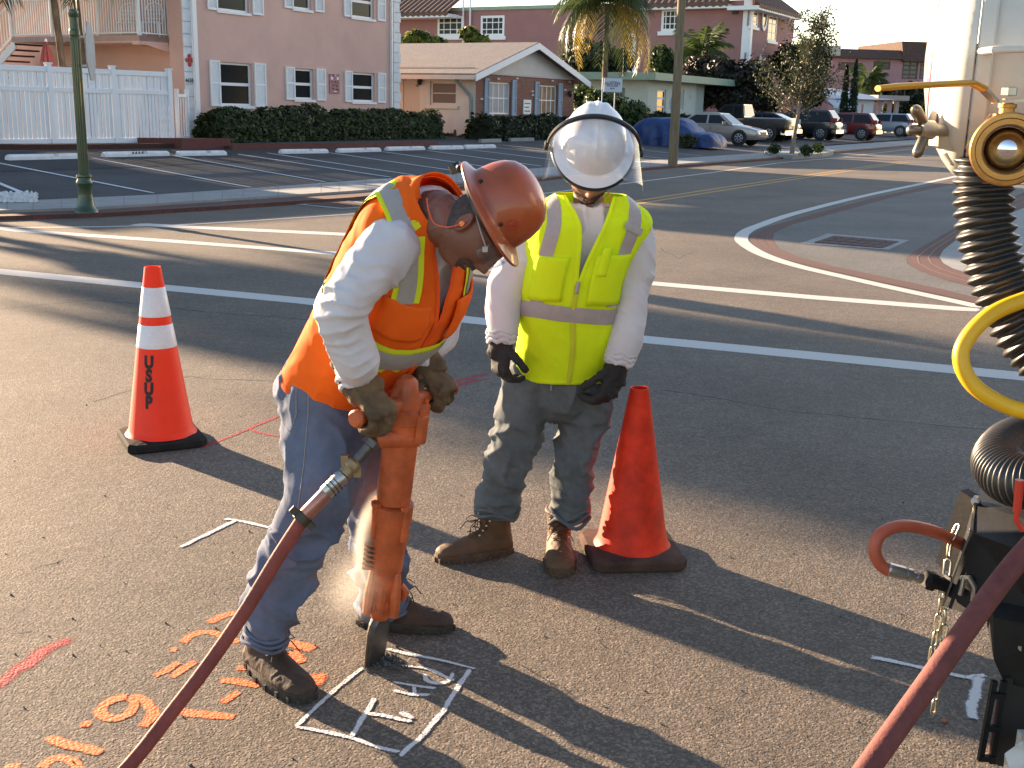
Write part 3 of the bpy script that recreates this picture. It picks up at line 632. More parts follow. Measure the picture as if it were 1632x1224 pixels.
# planting bed with a red edge
b = MB()
def bed(name, px, h, m, back=3.0):
    pts = [GL(*q) for q in px]; bb = [p-SN*back for p in pts]
    b = MB()
    for i in range(len(pts)-1):
        z = max(pts[i].z, pts[i+1].z)
        b.box8([V((*pts[i].xy, -.1)), V((*pts[i+1].xy, -.1)), V((*bb[i+1].xy, -.1)), V((*bb[i].xy, -.1)), V((*pts[i].xy, pts[i].z+h)), V((*pts[i+1].xy, pts[i+1].z+h)), V((*bb[i+1].xy, bb[i+1].z+h-.05)), V((*bb[i].xy, bb[i].z+h-.05))])
    o = b.put(name, m); o['kind'] = 'structure'; return o
bed('mulch_bed', [(-60, 239), (130, 238), (286, 236)], .12, M['red_mulch'], 2.6)
bed('red_step', [(290, 237.5), (368, 237)], .28, M['red_step'], 2.2)
bed('mulch_bed', [(370, 238.5), (540, 236), (690, 232)], .10, M['red_mulch'], 1.8)
bed('red_kerb', [(371, 239.2), (540, 236.8), (699, 232.5)], .16, M['red_step'], .12)
# ---- cream and brick house
pB = GL(757, 219); PH = Pl(pB, SD); PHs = Pl(pB, (SN.x, SN.y)); zH = pB.z-.1
hs = thing('brick_house', 'low cream house with a red brick gable front, blue shutters and a grey shingle roof', 'house', (pB.x, pB.y, zH))
ze_, = (PH.hit(760, 117)[1],); sR = PH.hit(914, 165)[0]; zE = ze_
sa, za = PH.hit(855, 76); RS = (za-zE)/(sR/2)
bw = [PH.rect(780, 131, 814, 182), PH.rect(859, 136, 888, 184)]
wall('brick_wall', PH, 0, sR, zH, zE, bw, M['house_brick'], hs, uv=True)
def tri(b, *p): b.quad(*p)
gb_ = MB(); gb_.prism([PH.w(-.1, zE+.003, .03), PH.w(sR+.1, zE+.003, .03), PH.w(sR/2, zE+(sR/2)*RS, .03)], -PH.n*.15)
gb_.put('gable', mat('cream_board', (.58, .53, .50), .8, ns=2, na=.05), hs)
for k in range(7):                                                # clapboard laps
    z = zE+.05+k*.26; half = (sR/2)*(1-(z-zE)/((sR/2)*RS))
    if half > .3: MB().wbox(PH, sR/2-half+.15, sR/2+half-.15, z, z+.012, .031, .042).put('clapboard_lap', M['cream_board'], hs)
rise = (sR/2)*RS; D_ = 13.0; ov = .45; so_ = .75
def roofside(sign):
    b = MB(); s_e = -so_ if sign < 0 else sR+so_; z_e = zE-RS*so_+.06; c = sR/2; zr = zE+rise+.06
    pts = [PH.w(s_e, z_e, ov), PH.w(c, zr, ov), PH.w(c, zr, -D_), PH.w(s_e, z_e, -D_)]
    b.prism(pts, V((0, 0, .13))); b.put('roof', M['shingle'], hs)
    f = MB(); f.prism([PH.w(s_e, z_e-.16, ov+.004), PH.w(c, zr-.16, ov+.004), PH.w(c, zr+.10, ov+.004), PH.w(s_e, z_e+.10, ov+.004)], PH.n*.04); f.put('fascia', M['white_trim'], hs)
roofside(-1); roofside(1)
MB().wbox(PH, -so_-.05, -so_+.0, zE-RS*so_-.04, zE-RS*so_+.13, -D_, ov).put('gutter', M['cream_stucco'], hs)
sw = [PHs.rect(676, 116, 684, 130)]
dr = PHs.rect(642, 118, 669, 178); wn = PHs.rect(685, 129, 728, 168)
wall('cream_wall', PHs, -12.6, -.003, zH, zE+.25, [dr, wn], M['cream_stucco'], hs)
d_ = MB().wbox(PHs, dr[0], dr[2], dr[1], dr[3], -.14, -.05).put('door', mat('cream_door', (.54, .48, .40), .7), hs)
MB().wbox(PHs, dr[2]-.2, dr[2]-.12, dr[1]+1, dr[1]+1.1, -.05, .01).put('door_handle', M['grey_pipe'], d_)
window(PHs, wn, hs, M['cream_stucco'], fr=.1, rows=2, cols=1, glass=mat('dim_glass', (.11, .095, .09), .25))
MB().wbox(PHs, wn[0]-.1, wn[2]+.1, wn[1]-.12, wn[1]-.003, -.1, .08).put('window_sill', M['cream_stucco'], hs)
lp = PHs.hit(671, 131); MB().lathe([(.01, .16), (.09, .1), (.1, 0), (.06, -.12)], PHs.w(lp[0], lp[1], .12), (0, 0, 1), 8).put('wall_lamp', mat('iron', (.02, .02, .02), .5), hs)
mat('bright_blind', (.42, .40, .40), .8, ns=3, na=.15); mat('warm_blind', (.30, .18, .10), .8, ns=3, na=.3)
for r_, gm in ((bw[0], M['bright_blind']), (bw[1], M['warm_blind'])):
    window(PH, r_, hs, M['white_metal'], fr=.06, rows=2, cols=4, glass=gm, bar=.04)
    for a, c in ((r_[0]-.42, r_[0]-.06), (r_[2]+.06, r_[2]+.42)): shutter(PH, (a, r_[1]-.05, c, r_[3]+.12), hs, M['blue_shutter'], .003)
b = MB().tube([PHs.w(-.62, zE-.22, .50), PHs.w(-.55, zE-.38, .42), PHs.w(-.2, zE-.85, .12), PHs.w(-.16, zE-1.05, .1), PHs.w(-.16, zH, .1)], .07, 8); b.put('downspout', M['grey_pipe'], hs)
R_ = random.Random(5)
for k in range(16):
    s, z = R_.uniform(.2, sR-.3), R_.choice([R_.uniform(zH+1.0, zE-.1), zE-.08])
    if any(q[0]-.6 < s < q[2]+.6 and q[1] < z < q[3]+.1 for q in bw): continue
    MB().wbox(PH, s, s+.2, z-.04, z+.03, .002, .014).put('white_brick', M['cream_board'], hs)
r_ = PH.rect(833, 159, 845, 182)
sg = MB().wbox(PH, r_[0], r_[2], r_[1], r_[3], .004, .05).put('house_notice', M['white_trim'], hs)
for k in range(5):
    z = r_[3]-.15-k*.16; MB().wbox(PH, r_[0]+.08, r_[2]-.1-(.1 if k % 2 else 0), z-.03, z+.02, .0505, .054).put('notice_line', M['iron'], sg)
lp = PH.hit(905, 150); MB().lathe([(.02, .16), (.1, .1), (.11, 0), (.05, -.14)], PH.w(lp[0], lp[1], .12), (0, 0, 1), 8).put('wall_lamp', M['iron'], hs)
# ---- mauve block behind
sC = PA.hit(1186, 100)[0]+8; pC = at(1186, 172, 88); PC = Pl(pC, SD); PCl = Pl(pC, (SN.x, SN.y)); zC = .5
mv = thing('mauve_block', 'tall mauve rendered block with brown tiled eaves and white framed windows', 'building', (pC.x, pC.y, zC))
cw = [PC.rect(1194, 16, 1208, 43), PC.rect(1224, 24, 1238, 66), PC.rect(1189, 84, 1195, 102), PC.rect(1211, 87, 1214, 99)]
sCe = PC.hit(1241, 50)[0]; zR = PC.hit(1200, 0)[1]
wall('wall', PC, 0, sCe, zC, zR, cw, M['mauve_stucco'], mv)
for r_ in cw: 
    window(PC, r_, mv, M['white_trim'], fr=.16, rows=3, cols=2, bar=.08, rec=.02)
    MB().wbox(PC, r_[0]-.15, r_[2]+.15, r_[1]-.2, r_[1]-.004, 0, .12).put('window_sill', M['white_trim'], mv)
se, ze = PC.hit(1217.5, 28); b = MB()
rs = []
for k in range(16): 
    a = 2*pi*k/16; c = lambda f, o: PC.w(se+.62*f*cos(a), ze+1.0*f*sin(a), o); rs.append([c(1, .02), c(1, .1), c(.7, .1), c(.7, .02)])
ow = b.rings(rs, False, True, True).put('round_window', M['white_trim'], mv)
MB().prism([PC.w(se+.44*cos(2*pi*k/16), ze+.72*sin(2*pi*k/16), .01) for k in range(16)], PC.n*.03).put('pane', M['window_glass'], ow)
cl_ = [PCl.rect(996, 26, 1024, 52), PCl.rect(1054, 14, 1082, 50), PCl.rect(692, 25, 733, 57), PCl.rect(761, 24, 799, 57), PCl.rect(970, 78, 1003, 110)]
sL = PCl.hit(560, 60)[0]; zM = PCl.hit(1100, 10)[1]; zG = PCl.hit(830, 14)[1]; sMid = PCl.hit(1016, 40)[0]
wall('wall', PCl, sMid, -.0, zC, zR, [c for c in cl_ if c[0] > sMid], M['mauve_stucco'], mv)
wall('wall', PCl, sL, sMid-.004, zC, zG, [c for c in cl_ if c[2] < sMid], M['mauve_stucco'], mv, o=-.5)
MB().wbox(PCl, sL, -.3, zC, zG-.05, -12, -.9).put('building_core', M['mauve_stucco'], mv)
MB().wbox(PCl, sMid, -.3, zG-.04, zR-.1, -9, -.4).put('building_core', M['mauve_stucco'], mv)
for r_ in cl_: 
    o_ = 0 if r_[0] > sMid else -.5
    window(PCl, r_, mv, M['white_trim'], fr=.2, rows=3, cols=4, bar=.07, rec=.03, o=o_); MB().wbox(PCl, r_[0]-.2, r_[2]+.2, r_[1]-.3, r_[1]-.004, o_, o_+.15).put('window_sill', M['white_trim'], mv)
MB().wbox(PCl, sL, sMid-.01, zG+.004, zG+.28, -12, -.35).put('parapet', M['green_fascia'], mv)
MB().wbox(PCl, sMid-.3, sMid, zC, zR, -.45, .12).put('downspout', M['white_trim'], mv)
MB().wbox(PCl, -.5, .05, zC, zR, .004, .2).put('corner_strip', M['white_trim'], mv); MB().wbox(PC, -.19, .3, zC, zR, .004, .15).put('corner_strip', M['white_trim'], mv)
vt = PCl.rect(1167, 12, 1177, 23); MB().wbox(PCl, *[vt[0], vt[2], vt[1], vt[3]], .003, .05).put('vent', M['iron'], mv)
def tileroof(pl, s0, s1, z, o0, o1, rise, parent, wave=.55):
    b = MB(); n = int((s1-s0)/wave*6); top = []; bot = []
    for k in range(n+1):
        s = s0+(s1-s0)*k/n; h = .13*abs(sin(pi*(s-s0)/wave)); bot.append(pl.w(s, z+h, o1)); top.append(pl.w(s, z+rise+h, o0))
    i = len(b.v); b.v += bot+top; m = n+1; b.f += [(k, k+1, m+k+1, m+k) for k in range(n)]
    b.v += [p-V((0, 0, .3)) for p in bot]; b.f += [(2*m+k, 2*m+k+1, k+1, k) for k in range(n)]
    b.put('tiled_eave', M['roof_tile'], parent); MB().wbox(pl, s0, s1, z-.35, z-.06, o0, o1-.05).put('soffit', M['white_trim'], parent)
tileroof(PCl, sMid-1.2, PCl.hit(1167, 12)[0], zM+.1, -1.2, .9, 1.6, mv)
tileroof(PC, -1.0, PC.hit(1262, 20)[0]*.0+PC.hit(1258, 20)[0], PC.hit(1230, 18)[1], -1.5, 1.0, 1.7, mv)
tileroof(PCl, sL, PCl.hit(727, 20)[0], PCl.hit(690, 23)[1], -1.5, 1.3, 1.5, mv)
MB().wbox(PCl, PCl.hit(735, 20)[0], PCl.hit(735, 20)[0]+.12, zG-6, zG+1, -.3, -.2).wbox(PCl, PCl.hit(746, 20)[0], PCl.hit(746, 20)[0]+.12, zG-6, zG+1, -.3, -.2).put('roof_ladder', M['white_trim'], mv)
# ---- small pale house with green flat roof
pD = at(1033, 160, PA.w(PA.hit(1033, 160)[0], 0).y); PDn = Pl(pD, SD); PDl = Pl(pD, (SN.x, SN.y)); zD = .4
gh = thing('flat_roofed_house', 'small pale house with a pale green flat roof edge', 'house', (pD.x, pD.y, zD))
zF0, zF1 = PDn.hit(1033, 128)[1], PDn.hit(1033, 116)[1]; sD = PDn.hit(1108, 165)[0]
gw = [PDn.rect(1047, 143, 1061, 184), PDn.rect(1067, 156, 1071, 177), PDn.rect(1086, 143, 1090, 176)]
wall('wall', PDn, 0, sD, zD, zF0, gw, M['pale_stucco'], gh)
wall('wall', PDl, -9, -.002, zD, zF0, [PDl.rect(988, 140, 996, 155)], M['pale_stucco'], gh)
for r_, n in zip(gw, (3, 1, 1)): window(PDn, r_, gh, M['white_trim'], fr=.1, rows=n, cols=1, bar=.1)
MB().wbox(PDl, -9.5, .8, zF0+.002, zF1, -12.5, 1.0).put('flat_roof', M['green_fascia'], gh)
MB().wbox(PDl, -9, -.4, zD, zF0-.01, -9.5, -.3).put('building_core', M['pale_stucco'], gh)
vs, fs = textmesh('16', .35); se, ze = PDn.hit(1100, 155); flat_on(PDn, se, ze, vs, fs, M['grey_pipe'], 'house_number', gh, .01)
# ---- far rose block with mansard roof
PE = Pl(at(1345, 175, 128), (1, .12)); zE2 = .4
fr_ = thing('far_block', 'long far pink apartment block under a dark brown mansard roof', 'building', (PE.P.x, PE.P.y, zE2))
sa, sb = PE.hit(1312, 120)[0], PE.hit(1640, 120)[0]; zl, zh = PE.hit(1400, 94)[1], PE.hit(1400, 79)[1]; zh2 = PE.hit(1460, 66)[1]; sm = PE.hit(1439, 70)[0]
ew = [PE.rect(1336, 99, 1364, 112), PE.rect(1392, 98, 1419, 111), PE.rect(1438, 97, 1463, 126), PE.rect(1466, 97, 1490, 126)]
wall('wall', PE, sa, sb, zE2, zl, ew, M['rose_far'], fr_)
for r_ in ew: window(PE, r_, fr_, mat('brown_frame', (.12, .07, .06), .7), fr=.15, rows=4, cols=2, bar=.15, glass=mat('far_glass', (.09, .11, .11), .2))
def mans(s0, s1, z0, z1):
    MB().box8([PE.w(s0, z0, .6), PE.w(s1, z0, .6), PE.w(s1, z0, -12), PE.w(s0, z0, -12), PE.w(s0, z1, -.3), PE.w(s1, z1, -.3), PE.w(s1, z1, -12), PE.w(s0, z1, -12)]).put('mansard_roof', M['mansard'], fr_)
mans(sa, sm-.01, zl, zh); mans(sm, sb, zl-.2, zh2)
# pale block between, with the roof air unit
PE2 = Pl(at(1260, 150, 112), (1, .1)); s0, s1 = PE2.hit(1235, 90)[0], PE2.hit(1336, 90)[0]
pb = thing('pale_block', 'pale rose block with a cream parapet behind the young street tree', 'building', (PE2.P.x, PE2.P.y, zE2))
z1 = PE2.hit(1300, 88)[1]; z2 = PE2.hit(1290, 72)[1]
MB().wbox(PE2, s0, s1-.6, zE2, z1, -8, 0).put('wall', M['rose_far'], pb); MB().wbox(PE2, s0-.3, s1, z1+.003, z2, -8.5, .5).put('parapet', mat('cream_far', (.5, .47, .38), .85), pb)
ac = PE2.rect(1318, 64, 1328, 76); MB().wbox(PE2, ac[0], ac[2], z2+.003, ac[3], -3, -1.5).put('air_unit', M['green_fascia'], pb)
# white roofed cottages
PE3 = Pl(at(1375, 185, 96), (.97, .25)); 
wc = thing('white_cottage', 'low white cottage with a white tiled roof behind the two cypresses', 'house', (PE3.P.x, PE3.P.y, zE2))
c0, c1 = PE3.hit(1330, 170)[0], PE3.hit(1392, 170)[0]; zc = PE3.hit(1360, 158)[1]; zc2 = PE3.hit(1340, 139)[1]
wall('wall', PE3, c0, c1, zE2, zc, [PE3.rect(1372, 166, 1377, 190)], M['white_trim'], wc)
MB().box8([PE3.w(c0-1, zc+.003, .8), PE3.w(c1+1.5, zc+.003, .8), PE3.w(c1+1.5, zc+.003, -8), PE3.w(c0-1, zc+.003, -8), PE3.w(c0-1, zc2, -3), PE3.w(c0+1.2, zc2, -3), PE3.w(c0+1.2, zc2, -5), PE3.w(c0-1, zc2, -5)]).put('roof', mat('white_tile', (.6, .62, .65), .7, ns=9, na=.15), wc)
b = MB(); a0 = PE3.hit(1307, 165)[0]; a1 = PE3.hit(1344, 165)[0]; zaw = PE3.hit(1320, 160)[1]
b.box8([PE3.w(a0, zaw-.6, 2.2), PE3.w(a1, zaw-.7, 2.2), PE3.w(a1, zaw-.2, .8), PE3.w(a0, zaw-.1, .8), PE3.w(a0, zaw-.4, 2.1), PE3.w(a1, zaw-.5, 2.1), PE3.w(a1, zaw, .8), PE3.w(a0, zaw+.1, .8)]).put('awning', M['white_tile'], wc)
for a in (a0+.2, (a0+a1)/2, a1-.2): MB().wbox(PE3, a-.06, a+.06, zE2, zaw-.62, 1.9, 2.0).put('awning_post', M['white_trim'], wc)
cp = thing('carport', 'open carport with a thin flat white roof beside the white cottage', 'carport', PE3.w(c1+3, zE2, -1))
z3 = PE3.hit(1420, 160)[1]; s3, s4 = PE3.hit(1396, 160)[0], PE3.hit(1446, 160)[0]
MB().wbox(PE3, s3, s4, z3, z3+.4, -6, .3).put('flat_roof', mat('carport_roof', (.42, .33, .30), .8), cp)
for a in (s3+.5, (s3+s4)/2, s4-.8): MB().wbox(PE3, a-.15, a+.15, zE2, z3-.003, -.4, -.1).put('post', M['carport_roof'], cp)
# ------------------------------------------------------------------ wheel stops, posts, signs, plants, cars
mat('stop_white', (.68, .68, .69), .8, ns=6, na=.12, bump=.003, bs=40)
stops = [((15, 256), (136, 253.2), '01', 'with a faint number, behind the green post'), ((168, 251), (271, 248.7), '53', 'with black smears beside its number, left of the red step'), ((286, 249), (362, 247.8), '50', 'in front of the red step'), ((450, 245.5), (524, 244.5), '55', 'below the left end of the green hedge'),
         ((541.5, 243.7), (608, 242), '44', 'second along the green hedge'), ((619, 240.6), (678, 239.3), '42', 'below the right end of the green hedge'), ((689, 238.7), (739, 237.8), '6', 'in front of the pale gravel bed'), ((742.7, 237), (791, 236), '13', 'nearest the dark hedge, last of the painted row')]
for i, (a, c, tx, lab) in enumerate(stops):
    pa, pc = GL(*a), GL(*c); pl = Pl(pa, (pc-pa).to_2d()); L_ = (pc-pa).to_2d().length; z = pa.z; z2 = pc.z
    t = thing('wheel_stop', 'white painted concrete wheel stop '+lab, 'wheel stop', (pa.x, pa.y, z), 'wheel stops along the car park')
    b = MB(); P = lambda s, zz, o: pl.w(s, z+(z2-z)*s/L_+zz, o)
    for s, hh in ((0, .0), (L_, .0)): pass
    sec = lambda s, k: [P(s, 0, 0), P(s, .07*k, -.005), P(s, .125*k, -.045), P(s, .125*k, -.125), P(s, .07*k, -.165), P(s, 0, -.17)]
    b.rings([sec(0, .8), sec(.06, 1), sec(L_-.06, 1), sec(L_, .8)], True, True); b.put('block', M['stop_white'], t)
    vs, fs = textmesh(tx, .13, .002)
    mkobj('stall_number', [P(L_*.62+v[0], .098+v[1]*.62, -.021-v[1]*.45+.0) for v in vs], fs, mat('faded_ink', (.22, .22, .24), .8), t)
    if i == 1:
        b = MB()
        for k in range(4): b.quad(P(L_*.40+k*.09, .072, .0005), P(L_*.40+k*.09+.07, .072, .0005), P(L_*.40+k*.09+.08, .122, -.04), P(L_*.40+k*.09+.05, .122, -.04))
        b.put('scuff', M['black_paint'], t)
# concrete stops under the dark hedge
for u0, u1, v, lab in ((768, 800, 227.5, 'bare grey concrete wheel stop under the dark hedge, left one'), (815, 852, 225.5, 'bare grey concrete wheel stop under the dark hedge, right one')):
    pa, pc = GL(u0, v), GL(u1, v-.8); pl = Pl(pa, (pc-pa).to_2d()); L_ = (pc-pa).to_2d().length
    t = thing('wheel_stop', lab, 'wheel stop', pa, 'bare wheel stops'); MB().rings([[pl.w(s, pa.z+z, o) for o, z in ((0, -.05), (-.03, .13), (-.15, .13), (-.18, -.05))] for s in (0, L_)]).put('block', M['concrete'], t)
# green sign post
mat('post_green', (.02, .047, .018), .38, ns=5, na=.15, coat=.3); mat('sign_back', (.30, .33, .36), .5, metal=.3, ns=6, na=.1)
gp = G(138, 341, .03); zt = at(127.5, 14, gp.y).z
t = thing('sign_post', 'dark green fluted cast post with a ball top carrying a sign seen from behind', 'sign post', gp)
b = MB(); N = 32
def flute(r, h, am): return [gp+V((cos(2*pi*k/N), sin(2*pi*k/N), 0))*r*(1-am*(k % 2))+V((0, 0, h)) for k in range(N)]
b.rings([flute(.075, .55, 0), flute(.073, .58, .1), flute(.069, zt-gp.z-.42, .1), flute(.069, zt-gp.z-.38, 0), flute(.075, zt-gp.z-.36, 0), flute(.075, zt-gp.z-.3, 0), flute(.066, zt-gp.z-.28, 0), flute(.066, zt-gp.z-.12, 0)]); b.put('shaft', M['post_green'], t, False)
MB().lathe([(.03, -.13), (.06, -.115), (.075, -.07), (.07, -.03), (.045, -.008), (.002, 0)], (gp.x, gp.y, zt), (0, 0, 1), 20).put('ball_finial', M['post_green'], t, True)
MB().lathe([(.17, -.05), (.175, .03), (.165, .06), (.14, .08), (.125, .14), (.105, .26), (.10, .40), (.115, .44), (.118, .47), (.10, .50), (.10, .53), (.112, .545), (.11, .57), (.07, .58)], gp, (0, 0, 1), 28).put('base', M['post_green'], t, True)
pc = at(144.5, 82, gp.y); fn = V((-.977, -.21, 0)).normalized(); sd = V((-fn.y, fn.x, 0)); b = MB()
oc = [pc+(sd*cos(pi/8+k*pi/4)+V((0, 0, 1))*sin(pi/8+k*pi/4))*.435 for k in range(8)]
MB().prism([p-fn*.004 for p in oc], fn*.012).put('sign_plate', M['sign_back'], t)
pp = V((gp.x, gp.y, pc.z)); MB().bar(pp+V((0, 0, .2)), V((pc.x, pc.y, pc.z+.2))-fn*.01, .03).bar(pp-V((0, 0, .2)), V((pc.x, pc.y, pc.z-.2))-fn*.01, .03).put('sign_bracket', M['sign_back'], t)
# wooden utility pole
up_ = G(1072, 263, .08); mat('pole_wood', (.20, .15, .09), .9, ns=4, na=.35, stretch=(8, 8, .6), bump=.01, bs=12)
t = thing('utility_pole', 'weathered round wooden utility pole on the far pavement edge', 'utility pole', up_)
zp = at(1090, 0, up_.y).z; MB().tube([up_-V((0, 0, .1)), (up_.x, up_.y, 3), (up_.x, up_.y, 9.5)], [.15, .135, .11], 14).put('shaft', M['pole_wood'], t, True)
MB().box((up_.x, up_.y, 8.6), (2.2, .1, .12)).put('cross_arm', M['pole_wood'], t)
# house sign
ps = at(977, 135, 55); b = MB(); sgd = V((.97, .1, 0)); PS = Pl(ps-V((.43, .05, 0)), (.99, .1))
t = thing('house_sign', 'white house sign board with dark lettering on two thin posts beside the palm', 'sign', (ps.x, ps.y, .4))
zs0, zs1 = PS.hit(977, 146.5)[1], PS.hit(977, 124.5)[1]; W_ = .87
MB().wbox(PS, 0, W_, zs0, zs1, -.02, .02).put('board', mat('sign_white', (.62, .64, .70), .6), t)
b = MB(); b.wbox(PS, -.03, W_+.03, zs1+.001, zs1+.03, -.03, .03).wbox(PS, -.03, W_+.03, zs0-.03, zs0-.001, -.03, .03).put('frame', M['grey_pipe'], t)
for s in (-.06, W_*.62): MB().wbox(PS, s-.025, s+.025, .3, zs0-.032 if s > 0 else zs1, -.02, .02).put('post', mat('galvanised', (.4, .42, .43), .45, metal=.6), t)
for tx, sz, z, sp in (("ALLISON'S", .165, .68, 1), ("HOUSE", .17, .46, 1), ("4574", .10, .24, 1)):
    vs, fs = textmesh(tx, sz, .004)
    mkobj('lettering', [PS.w(W_*.46+v[0], zs0+(zs1-zs0)*z+v[1]+(-.5*v[0]*v[0] if tx[0] == 'A' else 0), .0215) for v in vs], fs, mat('dark_letters', (.03, .03, .05), .7), t)
# ------------------------------------------------------------------ foliage
leafmat('hedge_leaf', (.018, .036, .012), (.085, .10, .032)); leafmat('dark_leaf', (.012, .022, .008), (.035, .05, .015)); leafmat('lime_leaf', (.10, .14, .02), (.24, .26, .05), tr=.4)
leafmat('olive_leaf', (.03, .038, .016), (.085, .09, .04), tr=.25); leafmat('cypress_leaf', (.02, .03, .018), (.045, .06, .03)); leafmat('mid_leaf', (.03, .06, .015), (.09, .12, .03), tr=.35); leafmat('palm_leaf', (.035, .055, .02), (.08, .10, .03), tr=.35)
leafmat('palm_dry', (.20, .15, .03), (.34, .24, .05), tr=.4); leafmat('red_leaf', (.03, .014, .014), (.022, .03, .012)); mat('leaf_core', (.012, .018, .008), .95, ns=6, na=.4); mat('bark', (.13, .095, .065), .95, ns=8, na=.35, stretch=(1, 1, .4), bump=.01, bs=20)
mat('grey_bark', (.24, .19, .14), .9, ns=10, na=.3, bump=.004, bs=30)
RR = random.Random(11)
def leaf(b, p, n, sz, asp=.5):
    n = n.normalized(); u = n.cross(V((RR.gauss(0, 1), RR.gauss(0, 1), RR.gauss(0, 1))));
    if u.length < 1e-3: return
    u.normalize(); v = n.cross(u); s = sz*RR.uniform(.6, 1.3); i = len(b.v)
    b.v += [p-u*s, p-v*s*asp+n*s*.12, p+u*s, p+v*s*asp+n*s*.12]; b.f.append((i, i+1, i+2, i+3))
def rdir():
    while True:
        d = V((RR.uniform(-1, 1), RR.uniform(-1, 1), RR.uniform(-1, 1)))
        if .05 < d.length < 1: return d.normalized()
def blob(b, c, r, n, sz, shell=.45, droop=0):
    c = V(c)
    for k in range(n):
        d = rdir(); f = 1-shell*RR.random()**1.5; nz = .8+.4*noise.noise(V((d.x*2+c.x, d.y*2+c.y, d.z*2)))
        p = c+V((d.x*r[0], d.y*r[1], d.z*r[2]))*f*nz; leaf(b, p, d+rdir()*.9+V((0, 0, .3)), sz)
def hedge(name, pl, s0, s1, ztop, o0, o1, n, sz, m, lab, cat='hedge', z0=None, parts=True):
    b = MB(); t = thing(name, lab, cat, pl.w((s0+s1)/2, (z0 or lotz(pl.w((s0+s1)/2, 0)))))
    c = (o0+o1)/2; hw = (o1-o0)/2; zb = lotz(pl.w((s0+s1)/2, 0, c))-.05 if z0 is None else z0
    for k in range(n):
        s = RR.uniform(s0, s1); lump = .82+.42*noise.noise(V((s*1.1, 3, 0)))+.14*noise.noise(V((s*4, 7, 0))); a = RR.uniform(-.15, pi+.15) if RR.random() < .8 else RR.uniform(0, pi)
        H = (ztop-zb)*lump; q = 3.2; ca_, sa_ = cos(a), sin(a); rr_ = 1/((abs(ca_)**q+abs(max(sa_, 0))**q+1e-9)**(1/q))
        e = min(1, (s-s0)/.35+.4, (s1-s)/.35+.4); f = 1-.3*RR.random()**2
        p = pl.w(s, zb+max(0.02, H*sa_*rr_*f*e), c+hw*ca_*rr_*f*e*(1+.15*noise.noise(V((s*1.7, a*2, 5)))))
        leaf(b, p, pl.n*ca_+V((0, 0, 1))*sa_+rdir()*.8, sz)
    b.put('foliage', m, t)
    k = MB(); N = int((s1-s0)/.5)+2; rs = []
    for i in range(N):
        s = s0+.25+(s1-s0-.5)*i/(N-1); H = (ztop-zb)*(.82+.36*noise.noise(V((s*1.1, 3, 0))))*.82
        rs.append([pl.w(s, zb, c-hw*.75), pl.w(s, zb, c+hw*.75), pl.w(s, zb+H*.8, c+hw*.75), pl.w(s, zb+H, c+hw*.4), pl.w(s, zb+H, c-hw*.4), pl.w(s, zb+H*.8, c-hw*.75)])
    k.rings(rs).put('hedge_core', M['leaf_core'], t)  # dark green core added to stop sight through the leaves
    return t
P1 = Pl(A0+SN*.85, SD); zt = P1.hit(500, 171)[1]
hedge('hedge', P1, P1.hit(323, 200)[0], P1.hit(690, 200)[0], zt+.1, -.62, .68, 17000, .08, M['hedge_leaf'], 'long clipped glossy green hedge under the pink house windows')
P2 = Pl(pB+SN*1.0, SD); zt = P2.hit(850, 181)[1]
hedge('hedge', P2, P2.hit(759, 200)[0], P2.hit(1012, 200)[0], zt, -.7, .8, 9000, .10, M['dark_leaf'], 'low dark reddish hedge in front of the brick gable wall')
def tree(name, lab, base, trunk, tr_, blobs, m, sz, cat='tree', limbs=(), bark='bark', group=None, core=0):
    t = thing(name, lab, cat, base, group)
    b = MB()
    if trunk: b.tube(trunk, tr_, 10)
    for l, r_ in limbs: b.tube(l, r_, 6)
    if b.v: b.put('trunk', M[bark], t, True)
    f = MB()
    for c, r, n in blobs: blob(f, c, r, n, sz)
    f.put('crown', m, t)
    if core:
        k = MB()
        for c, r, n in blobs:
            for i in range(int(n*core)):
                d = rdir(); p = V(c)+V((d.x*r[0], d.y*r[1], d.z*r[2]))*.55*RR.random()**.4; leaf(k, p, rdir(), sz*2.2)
        k.put('crown_core', M['leaf_core'], t)  # dark leaf cards added as a core to fill the crown
    return t
def px_blob(u, v, Y, ru, rv, n, depth=None):
    c = at(u, v, Y); k = Y*1.03/FPX; return (c, (ru*k, depth or ru*k*.8, rv*k), n)
def simple_bush(lab, u, v, Y, blobs, m, sz, cat='bush', core=.2, name='bush'):
    p = at(u, v, Y); base = V((p.x, p.y, .4)); bl = [px_blob(*q) for q in blobs]
    return tree(name, lab, base, [base, (base.x, base.y, max(.8, bl[0][0].z))], [.09, .05], bl, m, sz, cat, core=core)
simple_bush('big bush with sunlit yellow leaf tips around the sign posts', 975, 180, 57, [(960, 168, 57, 48, 30, 1500), (925, 165, 57.5, 22, 30, 700), (1005, 182, 56, 36, 24, 1000), (930, 148, 58, 18, 14, 300)], M['mid_leaf'], .13)
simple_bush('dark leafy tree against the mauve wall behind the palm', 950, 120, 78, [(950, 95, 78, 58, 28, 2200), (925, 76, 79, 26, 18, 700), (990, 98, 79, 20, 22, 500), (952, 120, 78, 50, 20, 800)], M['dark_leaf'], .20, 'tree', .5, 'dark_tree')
simple_bush('green shrub tree just left of the utility pole', 1055, 120, 80, [(1055, 98, 80, 24, 28, 900), (1062, 122, 80, 28, 18, 600)], M['mid_leaf'], .18, 'tree', .4, 'shrub_tree')
